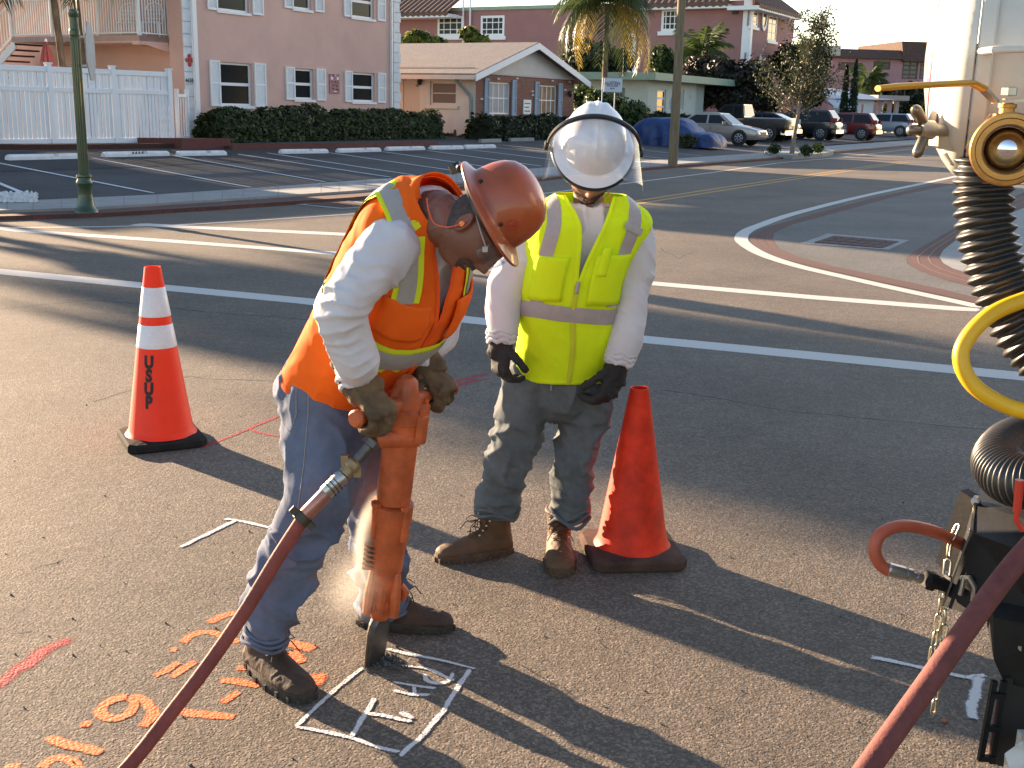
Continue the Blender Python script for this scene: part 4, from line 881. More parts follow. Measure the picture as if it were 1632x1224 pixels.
simple_bush('dark spreading bougainvillea behind the parked cars', 1170, 160, 76, [(1130, 112, 77, 50, 30, 1500), (1150, 128, 76, 56, 38, 2400), (1200, 128, 75, 40, 36, 1700), (1120, 150, 74, 38, 26, 1000), (1220, 160, 74, 26, 22, 600), (1170, 160, 74, 50, 20, 900)], M['red_leaf'], .18, 'tree', .6, 'bougainvillea')
simple_bush('dark tree at the end of the mauve block behind the street tree', 1250, 130, 92, [(1255, 100, 92, 32, 34, 1500), (1270, 135, 91, 28, 24, 800), (1292, 100, 92, 34, 36, 1400), (1295, 150, 92, 26, 25, 600)], M['dark_leaf'], .22, 'tree', .5, 'dark_tree')
simple_bush('sunlit lime green bush top behind the left end of the house roof', 668, 62, 70, [(665, 60, 70, 22, 13, 700), (690, 66, 70, 26, 9, 500), (650, 66, 70, 16, 8, 300)], M['lime_leaf'], .15, 'bush', .2)
simple_bush('sunlit lime green bush top behind the house roof ridge', 752, 60, 70, [(748, 55, 70, 17, 13, 600), (762, 64, 70, 22, 10, 500)], M['lime_leaf'], .15, 'bush', .2)
simple_bush('low grassy green shrubs at the foot of the cream wall', 725, 222, 46.5, [(705, 221, 46.5, 26, 9, 900, .8), (745, 222, 46.5, 24, 9, 800, .8)], M['mid_leaf'], .09, 'bush', .2)
simple_bush('small dark bush beside the blue tarpaulin', 1096, 222, 47, [(1096, 224, 46, 17, 12, 700)], M['hedge_leaf'], .07, 'bush', .3)
simple_bush('low dark hedge along the foot of the pale house', 1060, 190, 63, [(1050, 188, 63, 30, 10, 700), (1085, 190, 63, 24, 9, 500)], M['dark_leaf'], .11, 'bush', .3)
simple_bush('dark bushes in the far gap beside the truck', 1440, 165, 106, [(1405, 145, 110, 26, 16, 600), (1452, 150, 108, 24, 22, 700), (1470, 165, 105, 22, 20, 600), (1430, 175, 104, 30, 14, 500)], M['dark_leaf'], .24, 'bush', .5)
simple_bush('sunlit lime shrub at the far right beside the truck', 1485, 172, 88, [(1484, 172, 88, 16, 11, 500)], M['lime_leaf'], .16, 'bush', .3)
# two cypresses
for (u, v0, w_, lab) in ((1357, 95, 9, 'taller right one of two dark narrow cypresses'), (1343, 104, 8, 'shorter left one of two dark narrow cypresses')):
    p = at(u, 190, 88); k = 88*1.03/FPX; top = at(u, v0, 88).z; t = thing('cypress', lab, 'tree', (p.x, p.y, .4), 'cypress pair')
    MB().tube([(p.x, p.y, .3), (p.x, p.y, top-.5)], [.12, .03], 8).put('trunk', M['bark'], t)
    b = MB()
    for i in range(1500):
        h = RR.random(); r_ = w_*k*(1-h)**.6*(.6+.4*min(1, h*6))*RR.uniform(.7, 1.1); a = RR.uniform(0, 2*pi)
        leaf(b, V((p.x+r_*cos(a), p.y+r_*sin(a), .5+(top-.5)*h)), V((cos(a), sin(a), 1)), .13)
    b.put('crown', M['cypress_leaf'], t)
# small feathery palm clump behind the pale house
def frondmesh(L, droop, lw, n=26, seed=0, hang=.5):
    R2 = random.Random(seed); b = MB(); pts = []
    for k in range(13):
        s = k/12; pts.append(V((L*s*(1-.25*droop*s*s), 0, L*(.38*s-.38*s*s*2.1*droop*1.0))))
    b.tube(pts, [.03*(1-.85*k/12)+.004 for k in range(13)], 4)
    for k in range(n):
        s = .12+.88*k/n; i = min(11, int(s*12)); p = pts[i].lerp(pts[i+1], s*12-i); tg = (pts[i+1]-pts[i]).normalized()
        for sg in (-1, 1):
            l = lw*(.5+.9*sin(pi*min(1, s*.95+.08)))*R2.uniform(.8, 1.15); d = (tg*.55+V((0, sg, 0))*.8+V((0, 0, -hang*R2.uniform(.6, 1.3)))).normalized(); w_ = .035+.02*R2.random()
            i0 = len(b.v); m = p+d*l*.55+V((0, 0, -.05*l)); e = p+d*l+V((0, 0, -.3*l)); q = tg*w_
            b.v += [p-q*.6, p+q*.6, m+q, m-q, e]; b.f += [(i0, i0+1, i0+2, i0+3), (i0+3, i0+2, i0+4)]
    me = bpy.data.meshes.new('frond'); me.from_pydata([tuple(v) for v in b.v], [], b.f); return me
def palm(lab, base, top, r0, L, n, seed, mats=('palm_leaf', 'palm_dry'), dry=.25, lw=.7, name='palm_tree', bend=(0, 0), group=None):
    t = thing(name, lab, 'palm tree', base, group); base = V(base); top = V(top)
    pts = [base.lerp(top, k/10)+V((bend[0], bend[1], 0))*sin(pi*k/10) for k in range(11)]
    MB().tube(pts, [r0*(1.15-.35*k/10) for k in range(11)], 12).put('trunk', M['bark'], t, True)
    R3 = random.Random(seed); ms = {}
    for dr in (.5, .9, 1.35):
        for mm in mats:
            me = frondmesh(L, dr, lw, seed=seed+int(dr*10)); me.materials.append(M[mm]); ms[(dr, mm)] = me
    for k in range(n):
        lvl = k/n; dr = .5 if lvl < .35 else (.9 if lvl < .7 else 1.35); mm = mats[1] if (lvl > 1-dry and R3.random() < .8) else mats[0]
        o = bpy.data.objects.new('frond', ms[(dr, mm)]); COL.objects.link(o); o.parent = t; a = k*2.39996+R3.uniform(-.2, .2)
        el = radians(64-88*lvl+R3.uniform(-8, 8)); o.location = top-base+V((0, 0, .1)); o.rotation_euler = (R3.uniform(-.3, .3), -el, a)
        s = R3.uniform(.85, 1.1); o.scale = (s, s, s)
    return t
pp = at(962, 178, 58); tp = at(968, 6, 58)
palm('tall coconut style palm with yellowing lower fronds above the house sign', (pp.x, pp.y, .4), tp, .14, 3.7, 46, 4, dry=.17)
pp = at(1120, 130, 82); palm('feathery sunlit palm clump behind the flat roofed house', (pp.x, pp.y, .4), at(1118, 88, 82), .16, 2.6, 22, 9, dry=.0, mats=('mid_leaf', 'lime_leaf'), name='palm_clump')
pp = at(1385, 150, 104); palm('small far palm beside the cypresses', (pp.x, pp.y, .4), at(1384, 133, 104), .12, 2.2, 16, 5, dry=.0, mats=('mid_leaf', 'mid_leaf'), name='palm_clump')
# the two slim palms in the courtyard (crowns above the picture) and the garden trees left of the picture that throw the long shadows
p0 = at(108, 112, 33.0); p1 = at(88, -10, 33.0)
palm('slim leaning palm trunk in front of the gallery railing', (p0.x, p0.y, ZB), p1+(p1-p0)*.75, .10, 2.6, 26, 21, dry=.2, lw=.8)
p0 = at(135, 60, 34.5); p1 = at(131, 0, 34.5)
palm('second slim palm trunk rising behind the green post', (p0.x, p0.y, ZB), (p1.x-.3, p1.y, 7.0), .10, 2.6, 26, 22, dry=.2, lw=.8)
def SQ(q, s):                                                    # shade frame: q across the sunbeams, s metres towards the sun
    return V((.656, .755, 0))*q + V((-.755, .656, 0))*s
for i, (q, s, h, L_) in enumerate(((6.3, 29, 6.1, 2.3), (7.0, 36, 7.6, 2.2), (5.9, 41, 8.2, 2.0))):
    b0 = SQ(q, s); palm(('tall palm in the side street left of the picture', 'tallest palm further up the side street', 'farthest palm up the side street')[i], (b0.x, b0.y, 0), (b0.x, b0.y, h), .13, L_, 30, 30+i, dry=.2, lw=.85, group='palms in the side street')
for i, (q, s, r_, z, n) in enumerate(((15.6, 39, (2.2, 2.2, 1.7), 6.6, 2600), (6.25, 27.5, (1.0, 1.0, 1.9), 4.8, 1700))):
    b0 = SQ(q, s)
    tree('shade_tree', ('leafy shade tree behind the gallery stairs, left of the picture', 'narrow garden tree in the side street')[i], b0, [b0, (b0.x, b0.y, z)], [.16, .08], [((b0.x, b0.y, z), r_, n)], M['mid_leaf'], .17, core=.25)
PX = Pl(SQ(7.2, 28), (.656, .755))
hedge('hedge', PX, -.3, 5.5, 2.9, -.5, .5, 4000, .13, M['dark_leaf'], 'tall hedge added left of the picture to shade the pavement', z0=0)  # unseen hedge, added to darken the pavement at the left
# street tree in its planter
b0 = G(1262, 246, .12); T_ = lambda u, v, dy=0: at(u, v, b0.y+dy)
t = thing('street_tree', 'young sparse street tree with a slim leaning trunk in a kerbed planter', 'tree', b0)
b = MB(); tk = [b0, T_(1266, 215), T_(1272, 182), T_(1276, 150), T_(1283, 110), T_(1290, 70), T_(1300, 15)]
b.tube(tk, [.10, .085, .07, .05, .035, .02, .006], 8)
R4 = random.Random(8); f = MB()
for k in range(34):
    s = R4.uniform(.3, .97); i = min(5, int(s*6)); p = tk[i].lerp(tk[i+1], s*6-i); a = R4.uniform(0, 2*pi); l = (1.5*(1-s)+.5)*R4.uniform(.7, 1.4); up2 = R4.uniform(.4, 1.1)
    e = p+V((cos(a)*l, sin(a)*l, l*up2)); mid = p.lerp(e, .5)+V((0, 0, -.08)); b.tube([p, mid, e], [.022, .014, .005], 5)
    for j in range(190):
        q = p.lerp(e, R4.uniform(.15, 1.12))+V((R4.gauss(0, .17), R4.gauss(0, .17), R4.gauss(0, .16))); leaf(f, q, rdir()+V((0, 0, .4)), .062)
for u in (1278, 1287, 1300, 1310):
    e = T_(u, R4.uniform(35, 80)); s_ = T_(1284+(u-1290)*.3, 118); b.tube([s_, s_.lerp(e, .5), e], [.015, .01, .004], 5)
    for j in range(40): leaf(f, s_.lerp(e, R4.random())+V((R4.gauss(0, .06), R4.gauss(0, .06), 0)), rdir(), .045)
b.put('trunk', M['grey_bark'], t, True); f.put('crown', M['olive_leaf'], t)
kr = [G(u, v, .0) for u, v in ((1218, 247), (1225, 252), (1262, 254), (1310, 251), (1328, 247), (1310, 243), (1240, 244))]
o = MB().prism(kr, V((0, 0, .16))).put('planter_kerb', M['concrete']); o['kind'] = 'structure'
for u, v, lab in ((1232, 242, 'left of the trunk'), (1284, 245, 'right of the trunk'), (1303, 240, 'at the right end of the planter')):
    p = G(u, v+4, .15); tree('planter_plant', 'small leafy plant '+lab+' in the kerbed planter', p, [p, p+V((0, 0, .2))], [.02, .01], [(p+V((0, 0, .22)), (.36, .3, .26), 240)], M['mid_leaf'] if u != 1303 else M['lime_leaf'], .06, 'plant', core=.2)
# ------------------------------------------------------------------ cars
mat('tyre', (.015, .015, .016), .85); mat('rim', (.42, .43, .45), .35, metal=.8); mat('car_glass', (.012, .015, .018), .1, spec=.22); mat('tail_red', (.35, .02, .015), .3); mat('lamp_clear', (.6, .62, .65), .15, spec=.7); mat('plate', (.6, .6, .62), .5); mat('chrome', (.7, .7, .72), .15, metal=1); mat('car_black_trim', (.02, .02, .022), .6)
def car(lab, pos, head, col, kind='sedan', L=4.55, W=1.76, H=1.46, rough=.28, group='cars parked nose to tail along the car park', name='parked_car', white_tail=False):
    key = 'paint_%.2f_%.2f_%.2f' % col; pm = mat(key.replace('.', ''), col, rough, coat=.6, metal=.25)
    h = V((head[0], head[1], 0)).normalized(); y = V((-h.y, h.x, 0)); o = V((pos[0], pos[1], lotz(pos) if pos[2] is None else pos[2]))
    t = thing(name, lab, 'pickup truck' if kind == 'pickup' else 'car', o, group)
    P = lambda a, c, z: o+h*a+y*c+V((0, 0, z))
    suv = kind in ('suv', 'hatch'); b = MB(); w = W/2; zb = .24 if not suv else .3; belt = .92*H/1.46 if kind != 'suv' else .62*H
    hood = belt-.12; F = L/2; B = -L/2
    st = [(F, .78, zb+.12, hood-.26), (F-.10, .90, zb+.02, hood-.12), (F-.5, .97, zb, hood-.02), (F-1.15, 1.0, zb, belt-.03), (F-1.7, 1.0, zb, belt), (0, 1.0, zb, belt), (B+.9, 1.0, zb, belt+.02), (B+.35, .97, zb, belt+.01 if kind != 'sedan' else belt), (B+.06, .92, zb+.03, belt-.05), (B, .84, zb+.12, belt-.2)]
    if kind == 'pickup': st = [(F, .82, zb+.15, hood-.1), (F-.12, .94, zb, hood), (F-1.2, .98, zb, hood+.06), (F-1.5, 1.0, zb, belt), (-.4, 1, zb, belt), (B+.3, 1, zb+.05, belt), (B+.02, .98, zb+.1, belt), (B, .96, zb+.15, belt-.03)]
    sec = lambda x, k, z0, z1: [P(x, -w*k*.9, z0), P(x, -w*k*.98, z0+.1), P(x, -w*k, (z0+z1)/2), P(x, -w*k*.97, z1-.06), P(x, -w*k*.86, z1), P(x, w*k*.86, z1), P(x, w*k*.97, z1-.06), P(x, w*k, (z0+z1)/2), P(x, w*k*.98, z0+.1), P(x, w*k*.9, z0)]
    rs = [sec(*q) for q in st]; b.rings(rs[::-1]); b.put('body', pm, t, True)
    c = MB()
    if kind == 'sedan': g_ = [(F-1.25, belt-.02), (F-1.95, H-.05), (F-2.5, H), (B+1.5, H-.03), (B+.55, belt-.01)]
    elif kind == 'hatch': g_ = [(F-1.1, belt-.02), (F-1.9, H-.06), (F-2.4, H), (B+1.2, H-.06), (B+.12, belt+.02)]
    elif kind == 'suv': g_ = [(F-1.2, belt-.02), (F-1.85, H-.05), (F-2.4, H), (B+.55, H-.04), (B+.12, belt+.02)]
    else: g_ = [(F-1.35, belt-.02), (F-1.95, H-.04), (F-2.4, H), (F-3.0, H-.02), (F-3.15, belt)]
    gw = lambda z: w*(.9-.22*(z-belt)/(H-belt))
    low = [P(g_[0][0], -w*.88, belt-.02), P(g_[-1][0], -w*.88, belt-.02)]
    n = len(g_); i = 0
    for sgn in (-1, 1): c.v += [P(x, sgn*gw(z), z) for x, z in g_]
    c.f = [tuple(range(n)) if True else 0, tuple(range(2*n-1, n-1, -1))]+[(k, k+n, k+n+1, k+1) for k in range(n-1)]
    c.put('cabin', pm, t, True)
    for sgn in (-1, 1):                                            # side glass, split by the pillar
        xs_ = [g_[0][0]-.18, g_[-1][0]+.22]; xm = (g_[1][0]+g_[-2][0])/2+.0
        za, zz_ = belt+.03, H-.13
        def side(xa, xb, xc, xd):
            q = [P(xa, sgn*(gw(za)+.006), za), P(xb, sgn*(gw(za)+.006), za), P(xc, sgn*(gw(zz_)+.006), zz_), P(xd, sgn*(gw(zz_)+.006), zz_)]
            MB().prism(q, y*sgn*.008).put('side_window', M['car_glass'], t)
        fr_ = lambda z: g_[0][0]+(g_[1][0]-g_[0][0])*(z-g_[0][1])/(g_[1][1]-g_[0][1]); br_ = lambda z: g_[-1][0]+(g_[-2][0]-g_[-1][0])*(z-g_[-1][1])/max(.01, (g_[-2][1]-g_[-1][1]))
        side(fr_(za)-.15, xm+.05, xm+.05, fr_(zz_)-.12); 
        side(xm-.05, max(br_(za)+.15, B+.2), br_(zz_)+.12, xm-.05)
    for (xa, za), (xb, zb_), nm in ((g_[0], g_[1], 'windscreen'), (g_[-1], g_[-2], 'rear_window')):
        d = V((zb_-za, 0, -(xb-xa))); sg = 1 if nm == 'windscreen' else -1; e = .008
        nx, nz = (abs(zb_-za), abs(xb-xa)); l = hypot(nx, nz); nx, nz = sg*nx/l*e, nz/l*e
        A_ = lambda f: (xa+(xb-xa)*f+nx, za+(zb_-za)*f+nz)
        (x0, z0), (x1, z1) = A_(.1), A_(.92)
        MB().prism([P(x0, -gw(z0)*.9, z0), P(x0, gw(z0)*.9, z0), P(x1, gw(z1)*.9, z1), P(x1, -gw(z1)*.9, z1)], h*nx+V((0, 0, nz))).put(nm, M['car_glass'], t)
    R_ = .32 if not suv and kind != 'pickup' else .37
    for x in (F-.88, B+.85):
        for sgn in (-1, 1):
            ce = P(x, sgn*(w-.13), R_)
            MB().lathe([(R_+.06, .12), (R_+.06, .135)], ce, y*sgn, 24).put('wheel_arch', M['car_black_trim'], t)
            wh = MB().lathe([(R_*.6, -.1), (R_*.95, -.1), (R_, -.06), (R_, .11), (R_*.95, .145), (R_*.66, .15)], ce, y*sgn, 22).put('wheel', M['tyre'], t)
            b2 = MB().lathe([(R_*.62, .10), (R_*.64, .152), (R_*.58, .153), (R_*.52, .12), (.001, .13)], ce, y*sgn, 20, False)
            for k in range(7):
                a = 2*pi*k/7; u = h*cos(a)+V((0, 0, 1))*sin(a); b2.bar(ce+y*sgn*.145+u*.05, ce+y*sgn*.14+u*R_*.58, .05, .03, y)
            b2.put('rim', M['rim'], wh)
    for sgn in (-1, 1):
        MB().box8([P(F-.32, sgn*w*.97, hood-.27), P(F-.06, sgn*w*.62, hood-.29), P(F-.06, sgn*w*.60, hood-.2), P(F-.34, sgn*w*.94, hood-.2), P(F-.42, sgn*w*.99, hood-.13), P(F-.09, sgn*w*.62, hood-.16), P(F-.14, sgn*w*.6, hood-.12), P(F-.44, sgn*w*.9, hood-.1)]).put('headlight', M['lamp_clear'], t)
        tz = belt-.28 if not suv else belt-.2; th = .2 if not suv else .38
        MB().box8([P(B+.03, sgn*w*.62, tz), P(B+.34, sgn*w*1.0, tz), P(B+.34, sgn*w*.9, tz), P(B+.1, sgn*w*.6, tz), P(B+.02, sgn*w*.64, tz+th), P(B+.30, sgn*w*.995, tz+th), P(B+.3, sgn*w*.9, tz+th), P(B+.1, sgn*w*.6, tz+th)]).put('tail_light', M['lamp_clear'] if white_tail else M['tail_red'], t)
        MB().box(P(g_[0][0]-.35, sgn*(w+.08), belt+.07), (.16, .16, .12)).put('mirror', pm, t)
        MB().box8([P(-.02, sgn*(w*.985), zb+.1), P(0, sgn*(w*.985), zb+.1), P(0, sgn*w*.9, zb+.1), P(-.02, sgn*w*.9, zb+.1), P(-.02, sgn*(w+.004), belt-.1), P(0, sgn*(w+.004), belt-.1), P(0, sgn*w*.9, belt-.1), P(-.02, sgn*w*.9, belt-.1)]).put('door_seam', M['car_black_trim'], t)
        for x in (.35, -.75): MB().box(P(x, sgn*(w*.995), belt-.16), (.16, .16, .03) if abs(h.x) < 0 else (.12, .12, .03)).put('door_handle', pm, t)
    MB().box8([P(B-.02, -.26, .62), P(B-.02, .26, .62), P(B+.1, .26, .62), P(B+.1, -.26, .62), P(B-.005, -.26, .76), P(B-.005, .26, .76), P(B+.1, .26, .76), P(B+.1, -.26, .76)]).put('number_plate', M['plate'], t)
    MB().box8([P(F-.2, -w*.5, zb+.2), P(F+.012, -w*.45, zb+.2), P(F+.012, w*.45, zb+.2), P(F-.2, w*.5, zb+.2), P(F-.2, -w*.5, zb+.36), P(F+.004, -w*.45, zb+.36), P(F+.004, w*.45, zb+.36), P(F-.2, w*.5, zb+.36)]).put('grille', M['car_black_trim'], t)
    bm_ = M['chrome'] if kind == 'pickup' else pm
    MB().box8([P(B-.05, -w*.9, zb+.08), P(B-.05, w*.9, zb+.08), P(B+.2, w*.98, zb+.08), P(B+.2, -w*.98, zb+.08), P(B-.04, -w*.9, zb+.28), P(B-.04, w*.9, zb+.28), P(B+.2, w*.98, zb+.28), P(B+.2, -w*.98, zb+.28)]).put('rear_bumper', bm_, t)
    return t
def nose_at(u, v, L): p = GL(u, v); q = p-SN*(L/2)+SD*.85; return (q.x, q.y, None)
def tail_at(u, v, L): p = GL(u, v); q = p-SN*(L/2)+SD*.85; return (q.x, q.y, None)
NH = (-SN.x, -SN.y)
car('pale gold silver saloon car parked nose out beside the blue tarpaulin', nose_at(1206, 236, 4.55), (SN.x, SN.y), (.31, .275, .24))
car('black pickup truck with a cab behind the gold saloon', tail_at(1250, 229, 5.4), NH, (.012, .013, .016), 'pickup', 5.4, 1.95, 1.85)
car('dark hybrid hatchback with pale tail lights next to the pickup', tail_at(1262, 227, 4.4), NH, (.014, .016, .022), 'hatch', 4.4, 1.74, 1.48, white_tail=True)
car('black saloon with a red tail light behind the street tree', tail_at(1299, 223.5, 4.6), NH, (.014, .014, .018), 'sedan', 4.6, 1.8, 1.44)
car('black tall sport utility car right of the street tree', tail_at(1330, 226.5, 4.7), NH, (.012, .012, .015), 'suv', 4.7, 1.88, 1.72)
car('grey car with only its tail showing beside the dark red one', tail_at(1346, 222.5, 4.5), NH, (.2, .21, .23), 'sedan', 4.5, 1.8, 1.45)
car('dark red small sport utility car parked in the row', tail_at(1394, 226, 4.3), NH, (.16, .012, .014), 'suv', 4.3, 1.78, 1.66)
car('silver blue sport utility car on the far right of the row', tail_at(1452, 220, 4.5), NH, (.24, .27, .32), 'suv', 4.5, 1.78, 1.68)
car('dark car half hidden behind the far silver sport utility car', tail_at(1502, 213, 4.6), NH, (.015, .017, .02), 'suv', 4.6, 1.85, 1.7)
# car under a blue tarpaulin
pt = GL(1136, 240); L_, W_, H_ = 4.7, 1.95, 1.16; cp_ = pt-SN*(L_/2)+SD*(W_/2); zg = lotz(cp_)
mat('tarp_blue', (.015, .045, .16), .55, ns=3, na=.3, bump=.012, bs=9)
t = thing('covered_car', 'parked car wrapped in a creased blue tarpaulin', 'covered car', (cp_.x, cp_.y, zg), None)
b = MB(); rs = []; NX, NY = 60, 44
for i in range(NX+1):
    x = -L_/2+L_*i/NX; e = min(1, (L_/2-abs(x))/.28)
    hp = H_*(.52+.48*max(0, min(1, (1.45-abs(x+.15))/.75))**.6) if abs(x+.15) < 1.45 else H_*.52*(1-.12*(abs(x)-1.3))
    row = []
    for j in range(NY+1):
        a = pi*j/NY; q = 4; rr_ = 1/((abs(cos(a))**q+abs(sin(a))**q)**(1/q)); yy = cos(a)*rr_*W_/2*(1.0+.06*sin(x*7+2*a)); zz = max(0, sin(a)*rr_)*hp*(e**.4)
        if sin(a)*rr_ < .6: yy *= 1+.05*sin(x*11)*(1-sin(a)*rr_)
        p = V((x, yy*(e**.15), zz)); nn = noise.noise(V((x*1.6, yy*1.6, zz*1.6)))*.07+(.5-abs(noise.noise(V((x*3+yy, yy*2, zz*1.0)))))*.11
        p += V((nn*.3, (nn if yy > 0 else -nn), nn*.6 if zz > .1 else 0)); row.append(V((cp_.x, cp_.y, zg))+SN*p.x+SD*(-p.y)+V((0, 0, max(0, p.z))))
    rs.append(row)
b.rings(rs, True, False); b.put('tarpaulin', M['tarp_blue'], t, True)
MB().tube([V((cp_.x, cp_.y, zg))+SN*x+SD*(-(W_/2+.03))+V((0, 0, .35+.06*sin(x*5))) for x in [k*.2-2 for k in range(21)]], .012, 5).put('cord', M['tyre'], t)

# a low house added left of the picture for its shade, and tall trees across the street at the right: they shade the lot and stand in the reflections
hA, hB, hC, hD = SQ(7.6, 30), SQ(13.0, 30), SQ(13.0, 37), SQ(7.6, 37)
lh = thing('shading_house', 'low pale house added left of the picture to shade the lot', 'house', hA)
MB().box8([*[V((q.x, q.y, 0)) for q in (hA, hB, hC, hD)], *[V((q.x, q.y, 3.4)) for q in (hA, hB, hC, hD)]]).put('wall', M['pale_stucco'], lh)
hm1, hm2 = (hA+hD)/2, (hB+hC)/2; MB().box8([*[V((q.x, q.y, 3.403)) for q in (hA, hB, hC, hD)], *[V((q.x, q.y, 4.3)) for q in (hm1.lerp(hA, .1), hm2.lerp(hB, .1), hm2.lerp(hC, .1), hm1.lerp(hD, .1))]]).put('roof', M['roof_tile'], lh)
for k in range(15):
    q = V((18, 6, 0))+SD*(6.5*k-6)+SN*RR.uniform(-2, 3); hh = RR.uniform(7, 10)
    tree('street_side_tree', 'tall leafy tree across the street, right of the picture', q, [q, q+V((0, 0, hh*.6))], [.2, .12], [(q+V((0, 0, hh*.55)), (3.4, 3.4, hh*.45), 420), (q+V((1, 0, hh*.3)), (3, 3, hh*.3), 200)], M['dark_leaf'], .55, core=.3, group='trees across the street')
# ------------------------------------------------------------------ people
def voxel(b_list, vox, smooth=4, sfac=.6, disp=None):
    """closed lofts -> one continuous skin"""
    b = MB()
    for x in b_list:
        o = len(b.v); b.v += x.v; b.f += [tuple(i+o for i in f) for f in x.f]
    me = bpy.data.meshes.new('tmp'); me.from_pydata([tuple(v) for v in b.v], [], b.f)
    o = bpy.data.objects.new('tmp', me); COL.objects.link(o)
    m = o.modifiers.new('r', 'REMESH'); m.mode = 'VOXEL'; m.voxel_size = vox
    if smooth: s = o.modifiers.new('s', 'SMOOTH'); s.iterations = smooth; s.factor = sfac
    dg = bpy.context.evaluated_depsgraph_get(); dg.update(); m2 = bpy.data.meshes.new_from_object(o.evaluated_get(dg))
    vs = [v.co.copy() for v in m2.vertices]; fs = [tuple(p.vertices) for p in m2.polygons]
    if disp:
        ns = [v.normal.copy() for v in m2.vertices]; vs = [v+n*disp(v, n) for v, n in zip(vs, ns)]
    bpy.data.objects.remove(o); bpy.data.meshes.remove(me); bpy.data.meshes.remove(m2)
    r = MB(); r.v = vs; r.f = fs; return r
VIEW = V((0, 1, 0))
def loft(keys, seg=20, n=6, ref=None, cap=True, wob=None):
    """keys: (center, a across the picture, b in depth). Rounded tube through them"""
    K = crv([(*k[0], k[1], k[2]) for k in keys], n); C = [V(k[:3]) for k in K]; rs = []; m = len(C); ref = ref or VIEW; last = None
    for i in range(m):
        t = (C[min(i+1, m-1)]-C[max(i-1, 0)]).normalized(); s = t.cross(ref)
        if s.length < .15: s = last or V((1, 0, 0))
        s = (s-t*s.dot(t)).normalized(); last = s; nn = s.cross(t)
        a, b = max(K[i][3], .002), max(K[i][4], .002)
        rs.append([C[i]+s*a*cos(2*pi*j/seg)*(1+(wob(i/m, j/seg) if wob else 0))+nn*b*sin(2*pi*j/seg)*(1+(wob(i/m, j/seg) if wob else 0)) for j in range(seg)])
    # rounded ends
    def dome(r, c, t, k):
        w_ = max((p-c).length for p in r); return [c+(p-c)*k+t*w_*sqrt(max(0, 1-k*k))*.5 for p in r]
    t0 = (C[0]-C[1]).normalized(); t1 = (C[-1]-C[-2]).normalized()
    if cap: rs = [dome(rs[0], C[0], t0, .45), dome(rs[0], C[0], t0, .8)]+rs+[dome(rs[-1], C[-1], t1, .8), dome(rs[-1], C[-1], t1, .45)]
    return MB().rings(rs)
def pk(u, v, Y, apx, bf=1.0): a = wd(apx, Y); return (at(u, v, Y), a, a*bf)
def ridge(p, sc, st=(1, 1, 1), sd=0):
    q = V((p.x*st[0], p.y*st[1], p.z*st[2]))*sc+V((sd, sd*.7, sd*1.3)); w_ = V((noise.noise(q*.7), noise.noise(q*.7+V((5, 1, 2))), 0))*.6
    return 1-2*abs(noise.noise(q+w_))
def cloth(amp, sc=9, st=(1, 1, 1), sd=0, fine=.4):
    def f(p, n):
        k = .5+1.2*max(0, .35+noise.noise(p*3.1+V((sd, 0, 0)))); r1 = max(0, ridge(p, sc, st, sd)); r2 = max(0, ridge(p+V((p.z*.5, p.z*.3, p.x*.5)), sc*1.7, st, sd+3))
        return amp*k*(1.9*r1*r1-.6)+amp*fine*k*(2*r2*r2-.5)
    return f
def bunch(lst):
    # gathered folds: (centre, along, reach, height, wavelength)
    def f(p, n):
        d = 0
        for c, ax, R_, am, wl in lst:
            q = p-c; e = exp(-(q.length/R_)**2)
            if e < .03: continue
            ph = q.dot(ax)/wl+1.3*noise.noise(p*9)+1.6*noise.noise(p*4+V((4, 4, 4))); e *= max(0, .35+1.3*noise.noise(p*6+V((1, 8, 3)))); d += am*e*((1-abs(sin(pi*ph)))**1.4-.35)
        return d
    return f
def fabric(name, col, wave=900, rough=.85, na=.1, ns=9, sheen=.0, bump=.0006, tr=0, ns2=None, na2=.15):
    m = mat(name, col, rough, ns=ns, na=na, bump=bump, bs=wave, ns2=ns2, na2=na2, tr=tr, spec=.2); return m
fabric('shirt_white', (.66, .635, .66), 700, na=.04, tr=.12); fabric('jeans_blue', (.12, .145, .21), 600, na=.28, ns=5, ns2=45, na2=.15); fabric('jeans_grey', (.115, .128, .135), 600, na=.28, ns=5, ns2=45, na2=.18)
fabric('vest_orange', (1.0, .15, .012), 500, na=.05, tr=.12); fabric('vest_lime', (.74, .95, .015), 500, na=.04, tr=.12); fabric('lime_tape', (.72, .80, .03), 500, na=.04); fabric('vest_orange_binding', (.85, .10, .012), 500, na=.05)
mat('reflective_grey', (.36, .34, .32), .45, ns=30, na=.08, bump=.001, bs=120); mat('reflective_warm', (.36, .325, .315), .45, ns=30, na=.08, bump=.001, bs=120)
mat('skin_dark', (.205, .084, .054), .5, ns=14, na=.12, bump=.0008, bs=220, ns2=90, na2=.1); mat('skin_tan', (.33, .17, .11), .5, ns=14, na=.12, bump=.0008, bs=220)
mat('hair_dark', (.022, .016, .013), .7, ns=60, na=.4, bump=.002, bs=300); mat('glove_black', (.020, .018, .019), .8, ns=20, na=.2, bump=.001, bs=300); mat('glove_brown', (.14, .085, .04), .85, ns=12, na=.45, bump=.0015, bs=160, ns2=40, na2=.3)
mat('boot_tan', (.105, .050, .021), .7, ns=14, na=.22, bump=.001, bs=150); mat('boot_brown', (.055, .032, .02), .75, ns=14, na=.3, bump=.001, bs=150); mat('sole_tan', (.09, .052, .03), .85, ns=20, na=.25, bump=.002, bs=90); mat('sole_dark', (.04, .032, .026), .85, ns=20, na=.3, bump=.002, bs=90)
